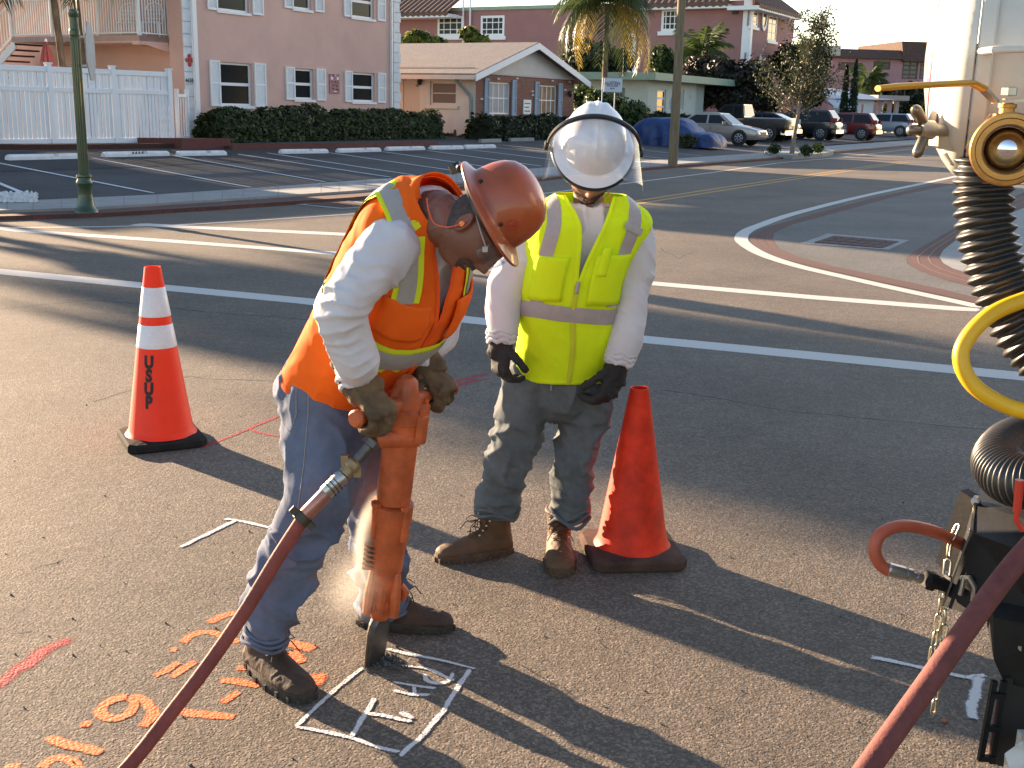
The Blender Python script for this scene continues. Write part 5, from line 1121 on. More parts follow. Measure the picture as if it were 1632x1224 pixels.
mat('lace', (.07, .04, .02), .9); mat('eyelet', (.5, .42, .3), .3, metal=1); mat('denim_thread', (.26, .25, .25), .9); mat('hat_white', (.72, .70, .69), .28, coat=.4, ns=5, na=.03); mat('black_plastic', (.012, .012, .013), .35)
mat('zip_lime', (.55, .6, .02), .6)
def hatmat():
    m = mat('hat_orange', (.36, .072, .018), .36, coat=.35, ns=6, na=.28, ns2=30, na2=.12); return m
hatmat()
def clearmat(name, tint=(.9, .95, 1), a=.16, rough=.04):
    m = bpy.data.materials.new(name); m.use_nodes = True; nt = m.node_tree; L = nt.links
    for n in list(nt.nodes):
        if n.type != 'OUTPUT_MATERIAL': nt.nodes.remove(n)
    t = nd(nt, 'BsdfTransparent'); t.inputs[0].default_value = (*tint, 1); g = nd(nt, 'BsdfGlossy'); g.inputs['Roughness'].default_value = rough
    d = nd(nt, 'BsdfDiffuse'); d.inputs[0].default_value = (.6, .63, .66, 1); tl = nd(nt, 'BsdfTranslucent'); tl.inputs[0].default_value = (.6, .63, .66, 1)
    lw = nd(nt, 'LayerWeight'); pw = nd(nt, 'Math', operation='POWER'); L.new(lw.outputs['Facing'], pw.inputs[0]); pw.inputs[1].default_value = 4; fr = nd(nt, 'Math', operation='MULTIPLY_ADD'); L.new(pw.outputs[0], fr.inputs[0]); fr.inputs[1].default_value = .5; fr.inputs[2].default_value = .045; tc = nd(nt, 'TexCoord'); n = nd(nt, 'TexNoise', Scale=14.0, Detail=8.0, Roughness=.75); L.new(tc.outputs['Object'], n.inputs['Vector'])
    mr = nd(nt, 'MapRange'); mr.inputs[1].default_value = .42; mr.inputs[2].default_value = .75; mr.inputs[3].default_value = a*.25; mr.inputs[4].default_value = a*2.2; L.new(n.outputs[0], mr.inputs[0])
    md = nd(nt, 'MixShader'); L.new(d.outputs[0], md.inputs[1]); L.new(tl.outputs[0], md.inputs[2]); md.inputs[0].default_value = .5
    m1 = nd(nt, 'MixShader'); L.new(mr.outputs[0], m1.inputs[0]); L.new(t.outputs[0], m1.inputs[1]); L.new(md.outputs[0], m1.inputs[2])
    m2 = nd(nt, 'MixShader'); L.new(fr.outputs[0], m2.inputs[0]); L.new(m1.outputs[0], m2.inputs[1]); L.new(g.outputs[0], m2.inputs[2]); L.new(m2.outputs[0], nt.nodes['Material Output'].inputs[0])
    MATS[name] = m; return m
clearmat('clear_shield', a=.08); clearmat('clear_lens', a=.05)
# --- head: a grid on the unit sphere, pushed into a face
FEAT = [((0, 1, -.10), (.11, .30), .020), ((0, .97, -.27), (.13, .10), .017), ((.12, .95, -.30), (.07, .07), .007), ((-.12, .95, -.30), (.07, .07), .007), ((.36, .92, .08), (.17, .10), -.011), ((-.36, .92, .08), (.17, .10), -.011),
        ((.3, .92, .26), (.3, .08), .006), ((-.3, .92, .26), (.3, .08), .006), ((0, .93, -.50), (.26, .06), .009), ((0, .93, -.575), (.24, .03), -.006), ((0, .9, -.64), (.22, .06), .010), ((0, .88, -.74), (.25, .05), -.004), ((0, .8, -.9), (.28, .16), .016),
        ((.62, .75, -.12), (.22, .16), .007), ((-.62, .75, -.12), (.22, .16), .007), ((.55, .65, -.6), (.25, .25), -.006), ((-.55, .65, -.6), (.25, .25), -.006)]
def head_mesh(c, fdir, up, s=1.0, NU=64, NV=48):
    fdir = fdir.normalized(); up = (up-fdir*up.dot(fdir)).normalized(); lf = up.cross(fdir)
    rs = []; 
    for i in range(1, NV):
        ph = pi*i/NV; r_ = []
        for j in range(NU):
            th = 2*pi*j/NU; d = V((sin(ph)*cos(th), sin(ph)*sin(th), cos(ph)))
            k = min(1, max(0, -d.z)); x = d.x*.076*(1-.30*k**1.3*max(0, .4+d.y)); y = d.y*(.092 if d.y > 0 else .100)*(1-(.28*k if d.y < 0 else .0)); z = d.z*.118
            add = 0
            for q, (wx, wz), am in FEAT:
                if d.y*q[1] < 0: continue
                add += am*exp(-((d.x-q[0])/wx)**2-((d.z-q[2])/wz)**2)
            p = V((x, y, z))+V((d.x*.4, max(.2, d.y), d.z*.15)).normalized()*add
            r_.append(c+(lf*p.x+fdir*p.y+up*p.z)*s)
        rs.append(r_)
    b = MB().rings(rs[::-1])
    for sg in (-1, 1):                                              # ears
        e = c+(lf*sg*.074+fdir*-.012+up*-.012)*s; ax = (lf*sg+fdir*-.45).normalized(); uu = (up+fdir*-.15).normalized(); ff = uu.cross(ax).normalized(); q = []
        for rr_, h in ((.6, -.01), (1, .004), (1.0, .012), (.82, .016), (.62, .009), (.3, .005)):
            q.append([e+(uu*cos(2*pi*k/16)*.033*rr_*(1+.12*cos(2*pi*k/16))+ff*sin(2*pi*k/16)*.019*rr_+ax*h)*s for k in range(16)])
        b.rings(q)
    return b, lf, fdir, up
def patch_on_head(c, lf, f, up, s, fn, off, NU=200, NV=130):
    """faces of the head sphere where fn(direction) holds, lifted by off: beard, hair"""
    b = MB(); idx = {}
    def vert(i, j):
        j %= NU
        if (i, j) in idx: return idx[(i, j)]
        ph = pi*i/NV; th = 2*pi*j/NU; d = V((sin(ph)*cos(th), sin(ph)*sin(th), cos(ph))); k = min(1, max(0, -d.z))
        x = d.x*.076*(1-.30*k**1.3*max(0, .4+d.y)); y = d.y*(.092 if d.y > 0 else .100)*(1-(.28*k if d.y < 0 else 0)); z = d.z*.118; add = 0
        for q, (wx, wz), am in FEAT:
            if d.y*q[1] < 0: continue
            add += am*exp(-((d.x-q[0])/wx)**2-((d.z-q[2])/wz)**2)
        p = V((x, y, z))+V((d.x*.4, max(.2, d.y), d.z*.15)).normalized()*add; p += p.normalized()*(off*(.7+.6*random.random()))
        idx[(i, j)] = len(b.v); b.v.append(c+(lf*p.x+f*p.y+up*p.z)*s); return idx[(i, j)]
    for i in range(1, NV-1):
        for j in range(NU):
            ph = pi*(i+.5)/NV; th = 2*pi*(j+.5)/NU; d = V((sin(ph)*cos(th), sin(ph)*sin(th), cos(ph)))
            if fn(d+V((noise.noise(d*16), noise.noise(d*16+V((3, 1, 2))), noise.noise(d*16+V((7, 5, 1)))))*.07): b.f.append((vert(i, j), vert(i+1, j), vert(i+1, j+1), vert(i, j+1)))
    return b
# --- hands: palm and five bent fingers
def hand(wr, d, pn, th_side, curl=.5, s=1.0, spread=.05, thumb=.5, seg=10):
    """wr wrist, d towards the fingers, pn out of the palm, th_side +-1: thumb side = pn x d * th_side"""
    d = d.normalized(); pn = (pn-d*pn.dot(d)).normalized(); sd = pn.cross(d)*th_side; L = []
    L.append(MB().rings([[wr+d*h*s+(sd*cos(2*pi*j/16)*w_+pn*sin(2*pi*j/16)*t_)*s for j in range(16)] for h, w_, t_ in ((-.03, .033, .026), (.0, .034, .026), (.03, .043, .024), (.07, .050, .021), (.098, .047, .018), (.108, .040, .013))]))
    for k, (off, l0) in enumerate(((.034, .94), (.011, 1.06), (-.012, 1.0), (-.034, .80))):
        p = wr+(d*.082+sd*off)*s; a = .15; pts = [p-d*.02*s, p]; dd = d+sd*(off*spread*12)
        for seg_l, bend in ((.048, curl*.75), (.030, curl*1.25), (.025, curl*.9)):
            a += bend; v = (dd*cos(a)+pn*sin(a)).normalized(); p = p+v*seg_l*l0*s; pts.append(p)
        L.append(MB().tube([V(q) for q in crv([tuple(q) for q in pts], 4)], [(.0125-.0028*i/16)*s for i in range(17)], seg))
    p = wr+(d*.022+sd*.030+pn*.006)*s; pts = [p-sd*.012*s, p]; dd = (sd*.75+d*.62+pn*.25).normalized(); a = 0
    for seg_l, bend in ((.040, thumb*.3), (.032, thumb*.9), (.026, thumb*.7)):
        a += bend; v = (dd*cos(a)+(d*.55+pn*.75-sd*.35).normalized()*sin(a)).normalized(); p = p+v*seg_l*s; pts.append(p)
    L.append(MB().tube([V(q) for q in crv([tuple(q) for q in pts], 4)], [(.0165-.005*i/16)*s for i in range(17)], seg))
    return L
# --- boots
def boot(parent, heel, toe, m, ms, L=.30, W=.104, H=.165, tongue=True, name='boot', shaft_r=.055):
    f = (toe-heel); f.z = 0; f.normalize(); s_ = V((-f.y, f.x, 0)); o = V((heel.x, heel.y, 0)); P = lambda x, y, z: o+f*x+s_*y+V((0, 0, z)); w_ = W/2
    prof = [(-.004, .62, .085), (.02, .82, .105), (.07, .88, .12), (.12, .92, .112), (.17, 1.0, .09), (.22, 1.02, .072), (.265, .92, .066), (.29, .68, .055), (.303, .38, .042)]
    rs = []; k = L/.30
    for x, ww, h in prof:
        rs.append([P(x*k, w_*ww*cos(a)*(1 if sin(a) < .2 else 1-.25*sin(a)**2), .028+max(0, (h-.028))*max(0, .12+sin(a)*.88) if sin(a) > -.1 else .026) for a in [2*pi*j/22 for j in range(22)]])
    A = MB().rings(rs); q = []
    for z, x, ax, by in ((.05, .055, .058, .040), (.085, .058, .062, .042), (.12, .060, .058, .044), (H, .062, .060, .05), (H+.012, .062, .056, .047)): q.append([P(x*k+ax*cos(2*pi*j/22)*shaft_r/.055, by*sin(2*pi*j/22)*shaft_r/.055*1.05, z) for j in range(22)])
    B = MB().rings(q)
    bt = voxel([A, B], .005, 6, .6, cloth(.0016, 26, (1, 1, 1), 3)).put(name, m, parent, True)
    ol = []; N = 34
    for j in range(N):
        a = 2*pi*j/N; x = .149*k+.158*k*cos(a); hw = w_*(1.08-.20*max(0, -cos(a))+.04*cos(a-1)); n = 2.6; e = abs(sin(a))**(2/n)*(1 if sin(a) > 0 else -1); ol.append((x, hw*e))
    S_ = MB(); S_.rings([[P(x*.985+.002, y*.97, .0) for x, y in ol], [P(x, y, .006) for x, y in ol], [P(x, y, .022) for x, y in ol], [P(x*.99+.001, y*.97, .036) for x, y in ol]])
    for j in range(0, N, 2):
        x, y = ol[j]; S_.box(P(x*1.0, y*1.01, .010), (.012, .012, .017), Matrix((f, s_, V((0, 0, 1)))).transposed())
    S_.put('sole', ms, bt); lc = MB()
    for i in range(5):
        x = .155-.02*i; z = .098+.017*i
        if i > 2: x = .118-.004*i; z = .105+.02*i
        lc.tube([P(x*k+.012, -.026, z-.006), P(x*k+.016, -.01, z+.006), P(x*k+.002, .012, z+.008), P(x*k-.004, .028, z-.004)], .0022, 5); lc.tube([P(x*k+.012, .026, z-.006), P(x*k+.016, .01, z+.007), P(x*k, -.028, z)], .0022, 5)
    for sg in (-1, 1): lc.tube([P(.13*k, 0, .155), P(.15*k, sg*.03, .16), P(.17*k, sg*.045, .14), P(.15*k, sg*.03, .13), P(.135*k, 0, .15)], .002, 5); lc.tube([P(.14*k, 0, .15), P(.175*k, sg*.03, .135), P(.19*k, sg*.05, .1)], .002, 5)
    lc.put('lace', M['lace'], bt); ey = MB()
    for i in range(4):
        for sg in (-1, 1): ey.lathe([(.001, 0), (.004, 0), (.004, .002), (.001, .003)], P((.14-.013*i)*k, sg*(.033+.002*i), .098+.019*i), s_*sg+f*.4+V((0, 0, .6)), 8, False)
    ey.put('eyelet', M['eyelet'], bt)
    if tongue:
        MB().rings([[P(.115*k+x_, y_*hw, z_) for x_, y_ in ((0, -1), (.008, -.5), (.011, 0), (.008, .5), (0, 1), (-.004, .5), (-.003, 0), (-.004, -.5))] for z_, hw in ((.11, .026), (.15, .032), (.185, .034), (.2, .026))]).put('tongue', m, bt, True)
    MB().tube([P((.062+.062*shaft_r/.055*cos(2*pi*j/24))*k, .05*shaft_r/.055*sin(2*pi*j/24), H+.006) for j in range(24)], .009, 8, False, True).put('collar', m, bt, True)
    return bt
# --- torso surface used by shirt and vest
class Torso:
    def __init__(s, rings, n=8):      # ring: (center, left axis, front axis, a, bfront, bback)
        K = crv([(*r[0], *r[1], *r[2], r[3], r[4], r[5]) for r in rings], n); s.K = K; s.m = len(K)-1; s.wr = None
    def ring(s, t):
        x = max(0, min(.99999, t))*s.m; i = int(x); f = x-i; k = [p+(q-p)*f for p, q in zip(s.K[i], s.K[i+1])]
        return V(k[0:3]), V(k[3:6]).normalized(), V(k[6:9]).normalized(), k[9], k[10], k[11]
    def surf(s, th, t, off=0, wr=True):
        C, U, F, a, bf, bb = s.ring(t); e = 2/2.5; c, sn = cos(th), sin(th)
        x = abs(c)**e*(1 if c > 0 else -1); y = abs(sn)**e*(1 if sn > 0 else -1)
        rd = (U*x*a+F*y*(bf if sn > 0 else bb)); p = C+rd; n = rd.normalized()
        if wr and s.wr: off = off+s.wr(p, n)
        return p+n*off
    def th_at(s, lat, t, front=True):
        C, U, F, a, bf, bb = s.ring(t); x = max(-.999, min(.999, lat/a)); c = abs(x)**(2.5/2)*(1 if x > 0 else -1); th = acos(c); return th if front else -th
    def solid(s, off=0, nt=40, nth=48, t0=0, t1=1):
        return MB().rings([[s.surf(2*pi*j/nth, t0+(t1-t0)*i/nt, off, False) for j in range(nth)] for i in range(nt+1)])
    def shell(s, off, t0, t1, cut, nt=90, nth=150):
        b = MB(); b.v = [s.surf(2*pi*j/nth, t0+(t1-t0)*i/nt, off) for i in range(nt+1) for j in range(nth)]
        for i in range(nt):
            for j in range(nth):
                t = t0+(t1-t0)*(i+.5)/nt; th = 2*pi*(j+.5)/nth; C, U, F, a, bf, bb = s.ring(t); lat = a*cos(th)
                if cut(t, th, (s.surf(th, t, 0, False)-C).dot(U)): continue
                b.f.append((i*nth+j, i*nth+(j+1) % nth, (i+1)*nth+(j+1) % nth, (i+1)*nth+j))
        return b
    def tape(s, path, w_, off, across=4, b=None):
        """path: list of (theta, t)"""
        b = b or MB(); n = len(path); P = [s.surf(th, t, off) for th, t in path]; i0 = len(b.v)
        for i, (th, t) in enumerate(path):
            tg = (P[min(i+1, n-1)]-P[max(i-1, 0)]).normalized(); e = .01
            nn = (s.surf(th+e, t, off, False)-s.surf(th-e, t, off, False)).cross(s.surf(th, min(1, t+e), off, False)-s.surf(th, max(0, t-e), off, False)).normalized()
            sd = nn.cross(tg).normalized(); C = s.ring(t)[0]
            for k in range(across+1): 
                q = (k/across-.5); p = P[i]+sd*w_*q; b.v.append(p+(P[i]-C).normalized()*(.002*(1-4*q*q)))
        for i in range(n-1):
            for k in range(across):
                a = i0+i*(across+1)+k; b.f.append((a, a+1, a+across+2, a+across+1))
        return b
def thick(o, t=.003, off=-1):
    m = o.modifiers.new('cloth thickness', 'SOLIDIFY'); m.thickness = t; m.offset = off; return o
def hem_tube(o_parent, pts, r, m, name='hem', loop=True): return MB().tube(pts, r, 6, not loop, loop).put(name, m, o_parent, True)
# ================================================================== worker in the lime vest
YW = 4.15
wy = None
gA0, gA1 = G(812, 879), G(700, 894); gB1, gB0 = G(893, 913), G(889, 872)
UY = V((1, .10, 0)).normalized(); FY = V((.10, -1, 0)).normalized()
yb = V((at(897, 600, 4.2).x, 4.2, 0))
# measured across the picture: (v, left edge, right edge)
tor = [(600, 822, 972, 4.20, .125, .12), (572, 825, 975, 4.19, .135, .125), (535, 829, 977, 4.17, .145, .125), (490, 833, 980, 4.15, .15, .125), (440, 838, 990, 4.13, .15, .13), (395, 842, 1010, 4.12, .145, .13), (360, 848, 1026, 4.11, .13, .125), (338, 858, 1022, 4.11, .11, .11), (320, 880, 1000, 4.10, .09, .10), (308, 897, 985, 4.09, .075, .085)]
TY = Torso([(at((l+r)/2+(4 if i < 3 else 0), v, Y), UY, FY, wd((r-l)/2, Y), bf, bb) for i, (v, l, r, Y, bf, bb) in enumerate(tor)])
TY.wr = lambda p, n: .009*ridge(p, 6.5, (1.2, 1.2, .55), 2)*(.4+.6*max(0, .5+noise.noise(p*4)))+.003*ridge(p, 20, (1, 1, .6), 5)
hcY = at(941, 275, 4.08); AY = V((.03, -.45, .89)).normalized(); FHY = V((-.05, -.89, -.45)).normalized(); AH = V((.03, -.76, .65)).normalized(); FH2 = V((-.04, -.65, -.76)).normalized()
hd, hl, hf, hu = head_mesh(hcY, FHY, AY, 1.0)
armL = [pk(856, 352, 4.13, 34, 1), pk(832, 400, 4.12, 31, 1.0), pk(812, 450, 4.10, 30, 1.0), pk(804, 480, 4.08, 29, 1.0), pk(801, 515, 4.05, 26, 1), pk(799, 545, 4.03, 21, 1)]
armR = [pk(1006, 358, 4.13, 33, 1), pk(1008, 400, 4.12, 31, 1), pk(1008, 450, 4.10, 29, 1), pk(1006, 490, 4.07, 28, 1), pk(998, 535, 4.04, 26, 1), pk(986, 578, 4.02, 21, 1)]
legL = [pk(850, 590, 4.20, 44, 1.15), pk(838, 640, 4.18, 44, 1.05), pk(822, 700, 4.15, 38, 1), pk(806, 745, 4.13, 35, 1), pk(796, 785, 4.13, 34, 1), pk(793, 808, 4.13, 34, 1)]
legR = [pk(930, 590, 4.20, 44, 1.15), pk(932, 640, 4.19, 43, 1.05), pk(922, 700, 4.17, 35, 1), pk(914, 745, 4.15, 31, 1), pk(909, 790, 4.14, 31, 1), pk(908, 822, 4.13, 31, 1)]
thin = lambda keys, k: loft([(c, a*k, b*k) for c, a, b in keys], 12, 3)
neck = loft([(hcY+AY*-.05-FHY*.03, .055, .055), (at(938, 326, 4.15), .058, .06), (at(938, 350, 4.16), .07, .07)], 14, 4)
feet = [loft([(gA0.lerp(gA1, .22)+V((0, 0, .055)), .025, .025), (gA1.lerp(gA0, .38)+V((0, 0, .045)), .03, .015)], 10, 3), loft([(gB0.lerp(gB1, .22)+V((0, 0, .055)), .025, .025), (gB1.lerp(gB0, .38)+V((0, 0, .045)), .03, .015)], 10, 3)]
shin = [loft([(legL[-2][0], .04, .04), (gA0.lerp(gA1, .22)+V((0, 0, .07)), .03, .03)], 10, 3), loft([(legR[-2][0], .04, .04), (gB0.lerp(gB1, .22)+V((0, 0, .07)), .03, .03)], 10, 3)]
body = voxel([hd, neck, TY.solid(-.035, t1=.84), thin(armL, .55), thin(armR, .55), thin(legL, .6), thin(legR, .6)]+feet+shin, .0045, 2, .5)
wy = body.put('person', M['skin_tan'], None, True, loc=(yb.x, yb.y, 0))
tag(wy, 'worker in lime yellow safety vest, white hard hat and raised face shield, looking down', 'person')
patch_on_head(hcY, hl, hf, hu, 1.0, lambda d: d.y > .05 and d.z < -.42 and not (abs(d.x) < .28 and -.63 < d.z < -.5 and d.y > .6), .0035).put('beard', mat('stubble_dark', (.07, .042, .03), .8, ns=80, na=.4, bump=.0015, bs=400), wy, True)
patch_on_head(hcY, hl, hf, hu, 1.0, lambda d: d.z > .1 and d.y < .55 or (d.y < -.1 and d.z > -.45), .006).put('hair', M['hair_dark'], wy, True)
# shirt
cuff = cloth(.008, 6.5, (1, 1, .8), 4, .25)
axL = (armL[-1][0]-armL[0][0]).normalized(); axR = (armR[-1][0]-armR[0][0]).normalized()
foldY = bunch([(armL[3][0], (axL+V((.3, 0, .2))).normalized(), .10, .011, .034), (armL[4][0], axL, .07, .009, .026), (armR[3][0], (axR+V((-.3, 0, .2))).normalized(), .10, .010, .036), (armR[5][0], axR, .07, .010, .024), (armL[1][0], V((.7, 0, .7)), .09, .007, .04), (armR[1][0], V((-.7, 0, .7)), .09, .006, .04)])
sl = voxel([TY.solid(-.012, t1=.84), loft(armL), loft(armR), loft([(at(938, 332, 4.15), .068, .070), (at(938, 352, 4.15), .085, .08)], 18, 4)], .0056, 3, .6, lambda p, n: cuff(p, n)+foldY(p, n))
shirt = sl.put('shirt', M['shirt_white'], wy, True)
for keys, nm in ((armL, 1), (armR, 2)):
    c = keys[-1]; d = (keys[-1][0]-keys[-2][0]).normalized(); u = d.cross(VIEW).normalized(); w_ = u.cross(d)
    for k_, (bk, rr_) in enumerate(((.0, 1.0), (.018, 1.06), (.034, 1.10))): MB().tube([c[0]-d*bk+(u*cos(2*pi*j/20)+w_*sin(2*pi*j/20)*.95)*c[1]*rr_+d*.006*sin(j*1.9+k_) for j in range(20)], .008, 8, False, True).put('cuff_fold', M['shirt_white'], shirt, True)
cl = at(938, 336, 4.13); MB().tube([cl+V((.064*cos(2*pi*j/28), .062*sin(2*pi*j/28), .022*sin(2*pi*j/28)+.004)) for j in range(28)], .008, 8, False, True).put('collar', M['shirt_white'], shirt, True)
# vest with open V and zip
tV0 = .44
def cutY(t, th, lat):
    if sin(th) <= 0: return False
    if t < tV0: return False
    vw = (t-tV0)/(1-tV0); c = -.008+.0*vw
    return -.078*vw**.9-.004 < lat-c < .066*vw**.9+.004
vest = thick(TY.shell(.012, .02, .965, cutY, 110, 200).put('vest', M['vest_lime'], wy, True))
vest.data.polygons.foreach_set('use_smooth', [True]*len(vest.data.polygons))
def pathlat(T, lat0, lat1, t0, t1, front=True, n=26): return [(T.th_at(lat0+(lat1-lat0)*k/n, t0+(t1-t0)*k/n, front), t0+(t1-t0)*k/n) for k in range(n+1)]
for lt0, lt1, t0, t1 in ((.115, .13, .36, .93), (-.125, -.125, .36, .93)):
    TY.tape(pathlat(TY, lt0, lt1, t0, t1), .052, .0175).put('reflective_stripe', M['reflective_warm'], vest, True); TY.tape(pathlat(TY, lt0*.9, lt1, .40, .93, False), .05, .0175).put('reflective_stripe', M['reflective_warm'], vest, True)
TY.tape([(2*pi*k/120, .335-.012*sin(2*pi*k/120*2)) for k in range(121)], .058, .019).put('reflective_stripe', M['reflective_warm'], vest, True)
tt = TY.tape(pathlat(TY, .118, .122, .655, .70), .074, .021); tt.put('stripe_loop', M['reflective_grey'], vest, True)
TY.tape(pathlat(TY, -.008, -.008, .02, tV0+.01), .020, .0175).put('zip', M['zip_lime'], vest, True)
for sg in (-1, 1): TY.tape(pathlat(TY, -.008+sg*.005, -.008+sg*(.072 if sg > 0 else .082), tV0, .965), .016, .0165).put('front_binding', M['vest_lime'], vest, True)
TY.tape([(2*pi*k/140, .028) for k in range(141)], .016, .0165).put('hem_binding', M['vest_lime'], vest, True)
def pocket(T, lat, t0, t1, w_, m, parent, off=.024, name='pocket'):
    b = MB(); n = 10; rs = []
    for i in range(n+1):
        t = t0+(t1-t0)*i/n; rs.append([T.surf(T.th_at(lat+w_*(k/10-.5), t), t, off+.006*sin(pi*k/10)*(1 if i < n else .4)) for k in range(11)])
    for r_ in rs: b.v += r_
    b.f = [(i*11+k, i*11+k+1, i*11+k+12, i*11+k+11) for i in range(n) for k in range(10)]
    return thick(b.put(name, m, parent, True), .006)
pocket(TY, .085, .37, .55, .115, M['vest_lime'], vest); pocket(TY, .052, .47, .585, .03, M['vest_lime'], vest, .030, 'pen_pocket'); pocket(TY, -.10, .38, .54, .1, M['vest_lime'], vest, .02)
pocket(TY, -.008, tV0-.03, tV0+.01, .012, M['reflective_grey'], vest, .024, 'zip_pull')
# jeans
hipY = loft([(at(898, 580, 4.19), wd(72, 4.19), .125), (at(896, 610, 4.19), wd(74, 4.19), .13), (at(890, 640, 4.19), wd(70, 4.19), .125)], 26, 5)
foldJ = bunch([(legL[3][0], V((.5, 0, .86)), .10, .014, .045), (legL[5][0], V((.2, 0, 1)), .09, .014, .030), (legR[3][0], V((-.3, 0, .95)), .09, .012, .045), (legR[5][0], V((-.35, 0, .95)), .10, .017, .034), (legR[4][0], V((.5, 0, .85)), .09, .010, .04), (at(885, 625, 4.1), V((.2, 0, 1)), .08, .006, .03)])
jn = voxel([hipY, loft(legL, 22), loft(legR, 22)], .0066, 3, .6, lambda p, n: cloth(.017 if p.z < .55 else .008, 7, (1, 1, 1.5 if p.z < .55 else .8), 7)(p, n)+(.010*ridge(p, 14, (.6, .6, 2.2), 1) if p.z < .3 else 0)*.4+foldJ(p, n))
jeans = jn.put('jeans', M['jeans_grey'], wy, True)
def hemring(keys, m, parent, r=.007, drop=.0, slack=1.03, wv=.012, sd=0):
    c = keys[-1]; d = (keys[-1][0]-keys[-2][0]).normalized(); u = d.cross(VIEW).normalized(); w_ = u.cross(d)
    for k in range(3): MB().tube([c[0]+d*(.018-.016*k+drop)+(u*cos(2*pi*j/30)*c[1]+w_*sin(2*pi*j/30)*c[2])*(slack+.05*sin(j*.84+k*2+sd))+V((0, 0, wv*sin(j*.63+k+sd))) for j in range(30)], r, 8, False, True).put('hem_fold', m, parent, True)
hemring(legL, M['jeans_grey'], jeans); hemring(legR, M['jeans_grey'], jeans, sd=2, wv=.018)
MB().tube([at(u, v, 4.06) for u, v in ((882, 588), (880, 604), (878, 622))], .004, 6).put('fly_seam', M['denim_thread'], jeans)
def belt(T, t, m, parent): return T.tape([(2*pi*k/80, t) for k in range(81)], .035, .012).put('waistband', m, parent, True)
# gloves
DN = V((0, 0, -1))
gl1 = voxel(hand(at(800, 543, 4.03), V((-.05, -.10, -1)), V((.75, .5, 0)), -1, .62, 1.12, .0, .6)+[loft([(at(799, 533, 4.03), .042, .04), (at(799, 550, 4.03), .044, .042), (at(797, 565, 4.025), .05, .03)], 16, 4)], .0042, 3, .5, cloth(.002, 22, (1, 1, 1), 2)).put('glove', M['glove_black'], wy, True)
gl2 = voxel(hand(at(982, 582, 4.02), V((-.22, -.12, -1)), V((-.75, .55, 0)), 1, .62, 1.18, .0, .6)+[loft([(at(987, 568, 4.02), .042, .04), (at(982, 588, 4.02), .044, .042), (at(976, 606, 4.015), .052, .032)], 16, 4)], .0042, 3, .5, cloth(.002, 22, (1, 1, 1), 5)).put('glove', M['glove_black'], wy, True)
# boots
boot(wy, gA0, gA1, M['boot_tan'], M['sole_tan'], .30, .108, .175)
boot(wy, gB0, gB1, M['boot_tan'], M['sole_tan'], .30, .110, .175)
# hard hat with raised shield
def hardhat(parent, c, up, fr, m, brim=.055, full=True, ribs=3, s=1.0, hf=1.0):
    up = up.normalized(); fr = (fr-up*fr.dot(up)).normalized(); lf = up.cross(fr); N = 56; b = MB(); rs = []
    prof = [(1.0, 0, 0), (.995, .03, 0), (.965, .062, 0), (.89, .092, 0), (.75, .118, 0), (.55, .135, 0), (.3, .145, 0), (.06, .148, 0)]
    def ring(k, h, e=0): 
        out = []
        for j in range(N):
            a = 2*pi*j/N; ca, sa = cos(a), sin(a); ex = e*(1+.35*max(0, sa)**2); rl, rf = .112*k+ex, .135*k+ex
            p = lf*ca*rl+fr*sa*rf; rb = 0
            if ribs and e == 0:
                x = ca*rl
                for q in ((-.032, 0, .032) if ribs == 3 else (0,)): rb += .009*exp(-((x-q)/.010)**2)*min(1, h/.07)*(1 if abs(sa) > .05 or k < .6 else 0)
            out.append(c+(p+up*((h+rb)*hf-(e*.18 if e else 0)))*s)
        return out
    rs = [ring(1, -.002, brim*.0), ring(1, -.004, brim*.5), ring(1, -.006, brim*.95), ring(1, -.002, brim), ring(1, .002, brim*.97), ring(1, .006, brim*.5), ring(1.0, .010, .004)]+[ring(k, max(h, .014)) for k, h, _ in prof]
    hat = b.rings(rs, True).put('hard_hat', m, parent, True); return hat, lf, fr
hbY = at(946, 234, 4.02)
hatY, lY, frY = hardhat(wy, hbY, AH, FH2, M['hat_white'], .030, ribs=3, hf=.98)
N = 40; sh0 = hbY+FH2*.014
MB().tube([sh0+AH*.01+lY*.157*sin(a)+AH*.166*cos(a) for a in [radians(-96+192*k/N) for k in range(N+1)]], .009, 8).put('shield_bracket', M['black_plastic'], hatY, True)
b = MB(); rs = []
for i in range(13):
    t = i/12; rs.append([sh0+AH*.01+lY*(.158+.006*t)*sin(a)*(1+.06*t)+AH*(.167-.02*t)*cos(a)+FH2*(.225-.055*abs(sin(a))**4)*t for a in [radians(-94+188*k/40) for k in range(41)]])
b.rings(rs, False, False); b.put('face_shield', M['clear_shield'], hatY, True)
for sg in (-1, 1): MB().lathe([(.001, -.008), (.019, -.008), (.019, .008), (.015, .012), (.001, .012)], sh0+AH*.004+lY*sg*.160, lY*sg, 18).put('pivot_knob', M['black_plastic'], hatY, True)
MB().tube([hbY+(lY*cos(a)*.143+FH2*sin(a)*.174)-AH*.011 for a in [radians(4+172*k/30) for k in range(31)]], .0075, 8).put('brim_dark_arc', M['black_plastic'], hatY, True)  # dark tube following the front rim of the brim
MB().tube([at(970, 305, 4.06), at(973, 318, 4.03), at(972, 332, 4.02), at(965, 331, 4.02), at(962, 322, 4.03), at(970, 308, 4.05)], .0018, 6).put('earplug_cord', mat('cord_orange', (.75, .12, .04), .5), wy, True)

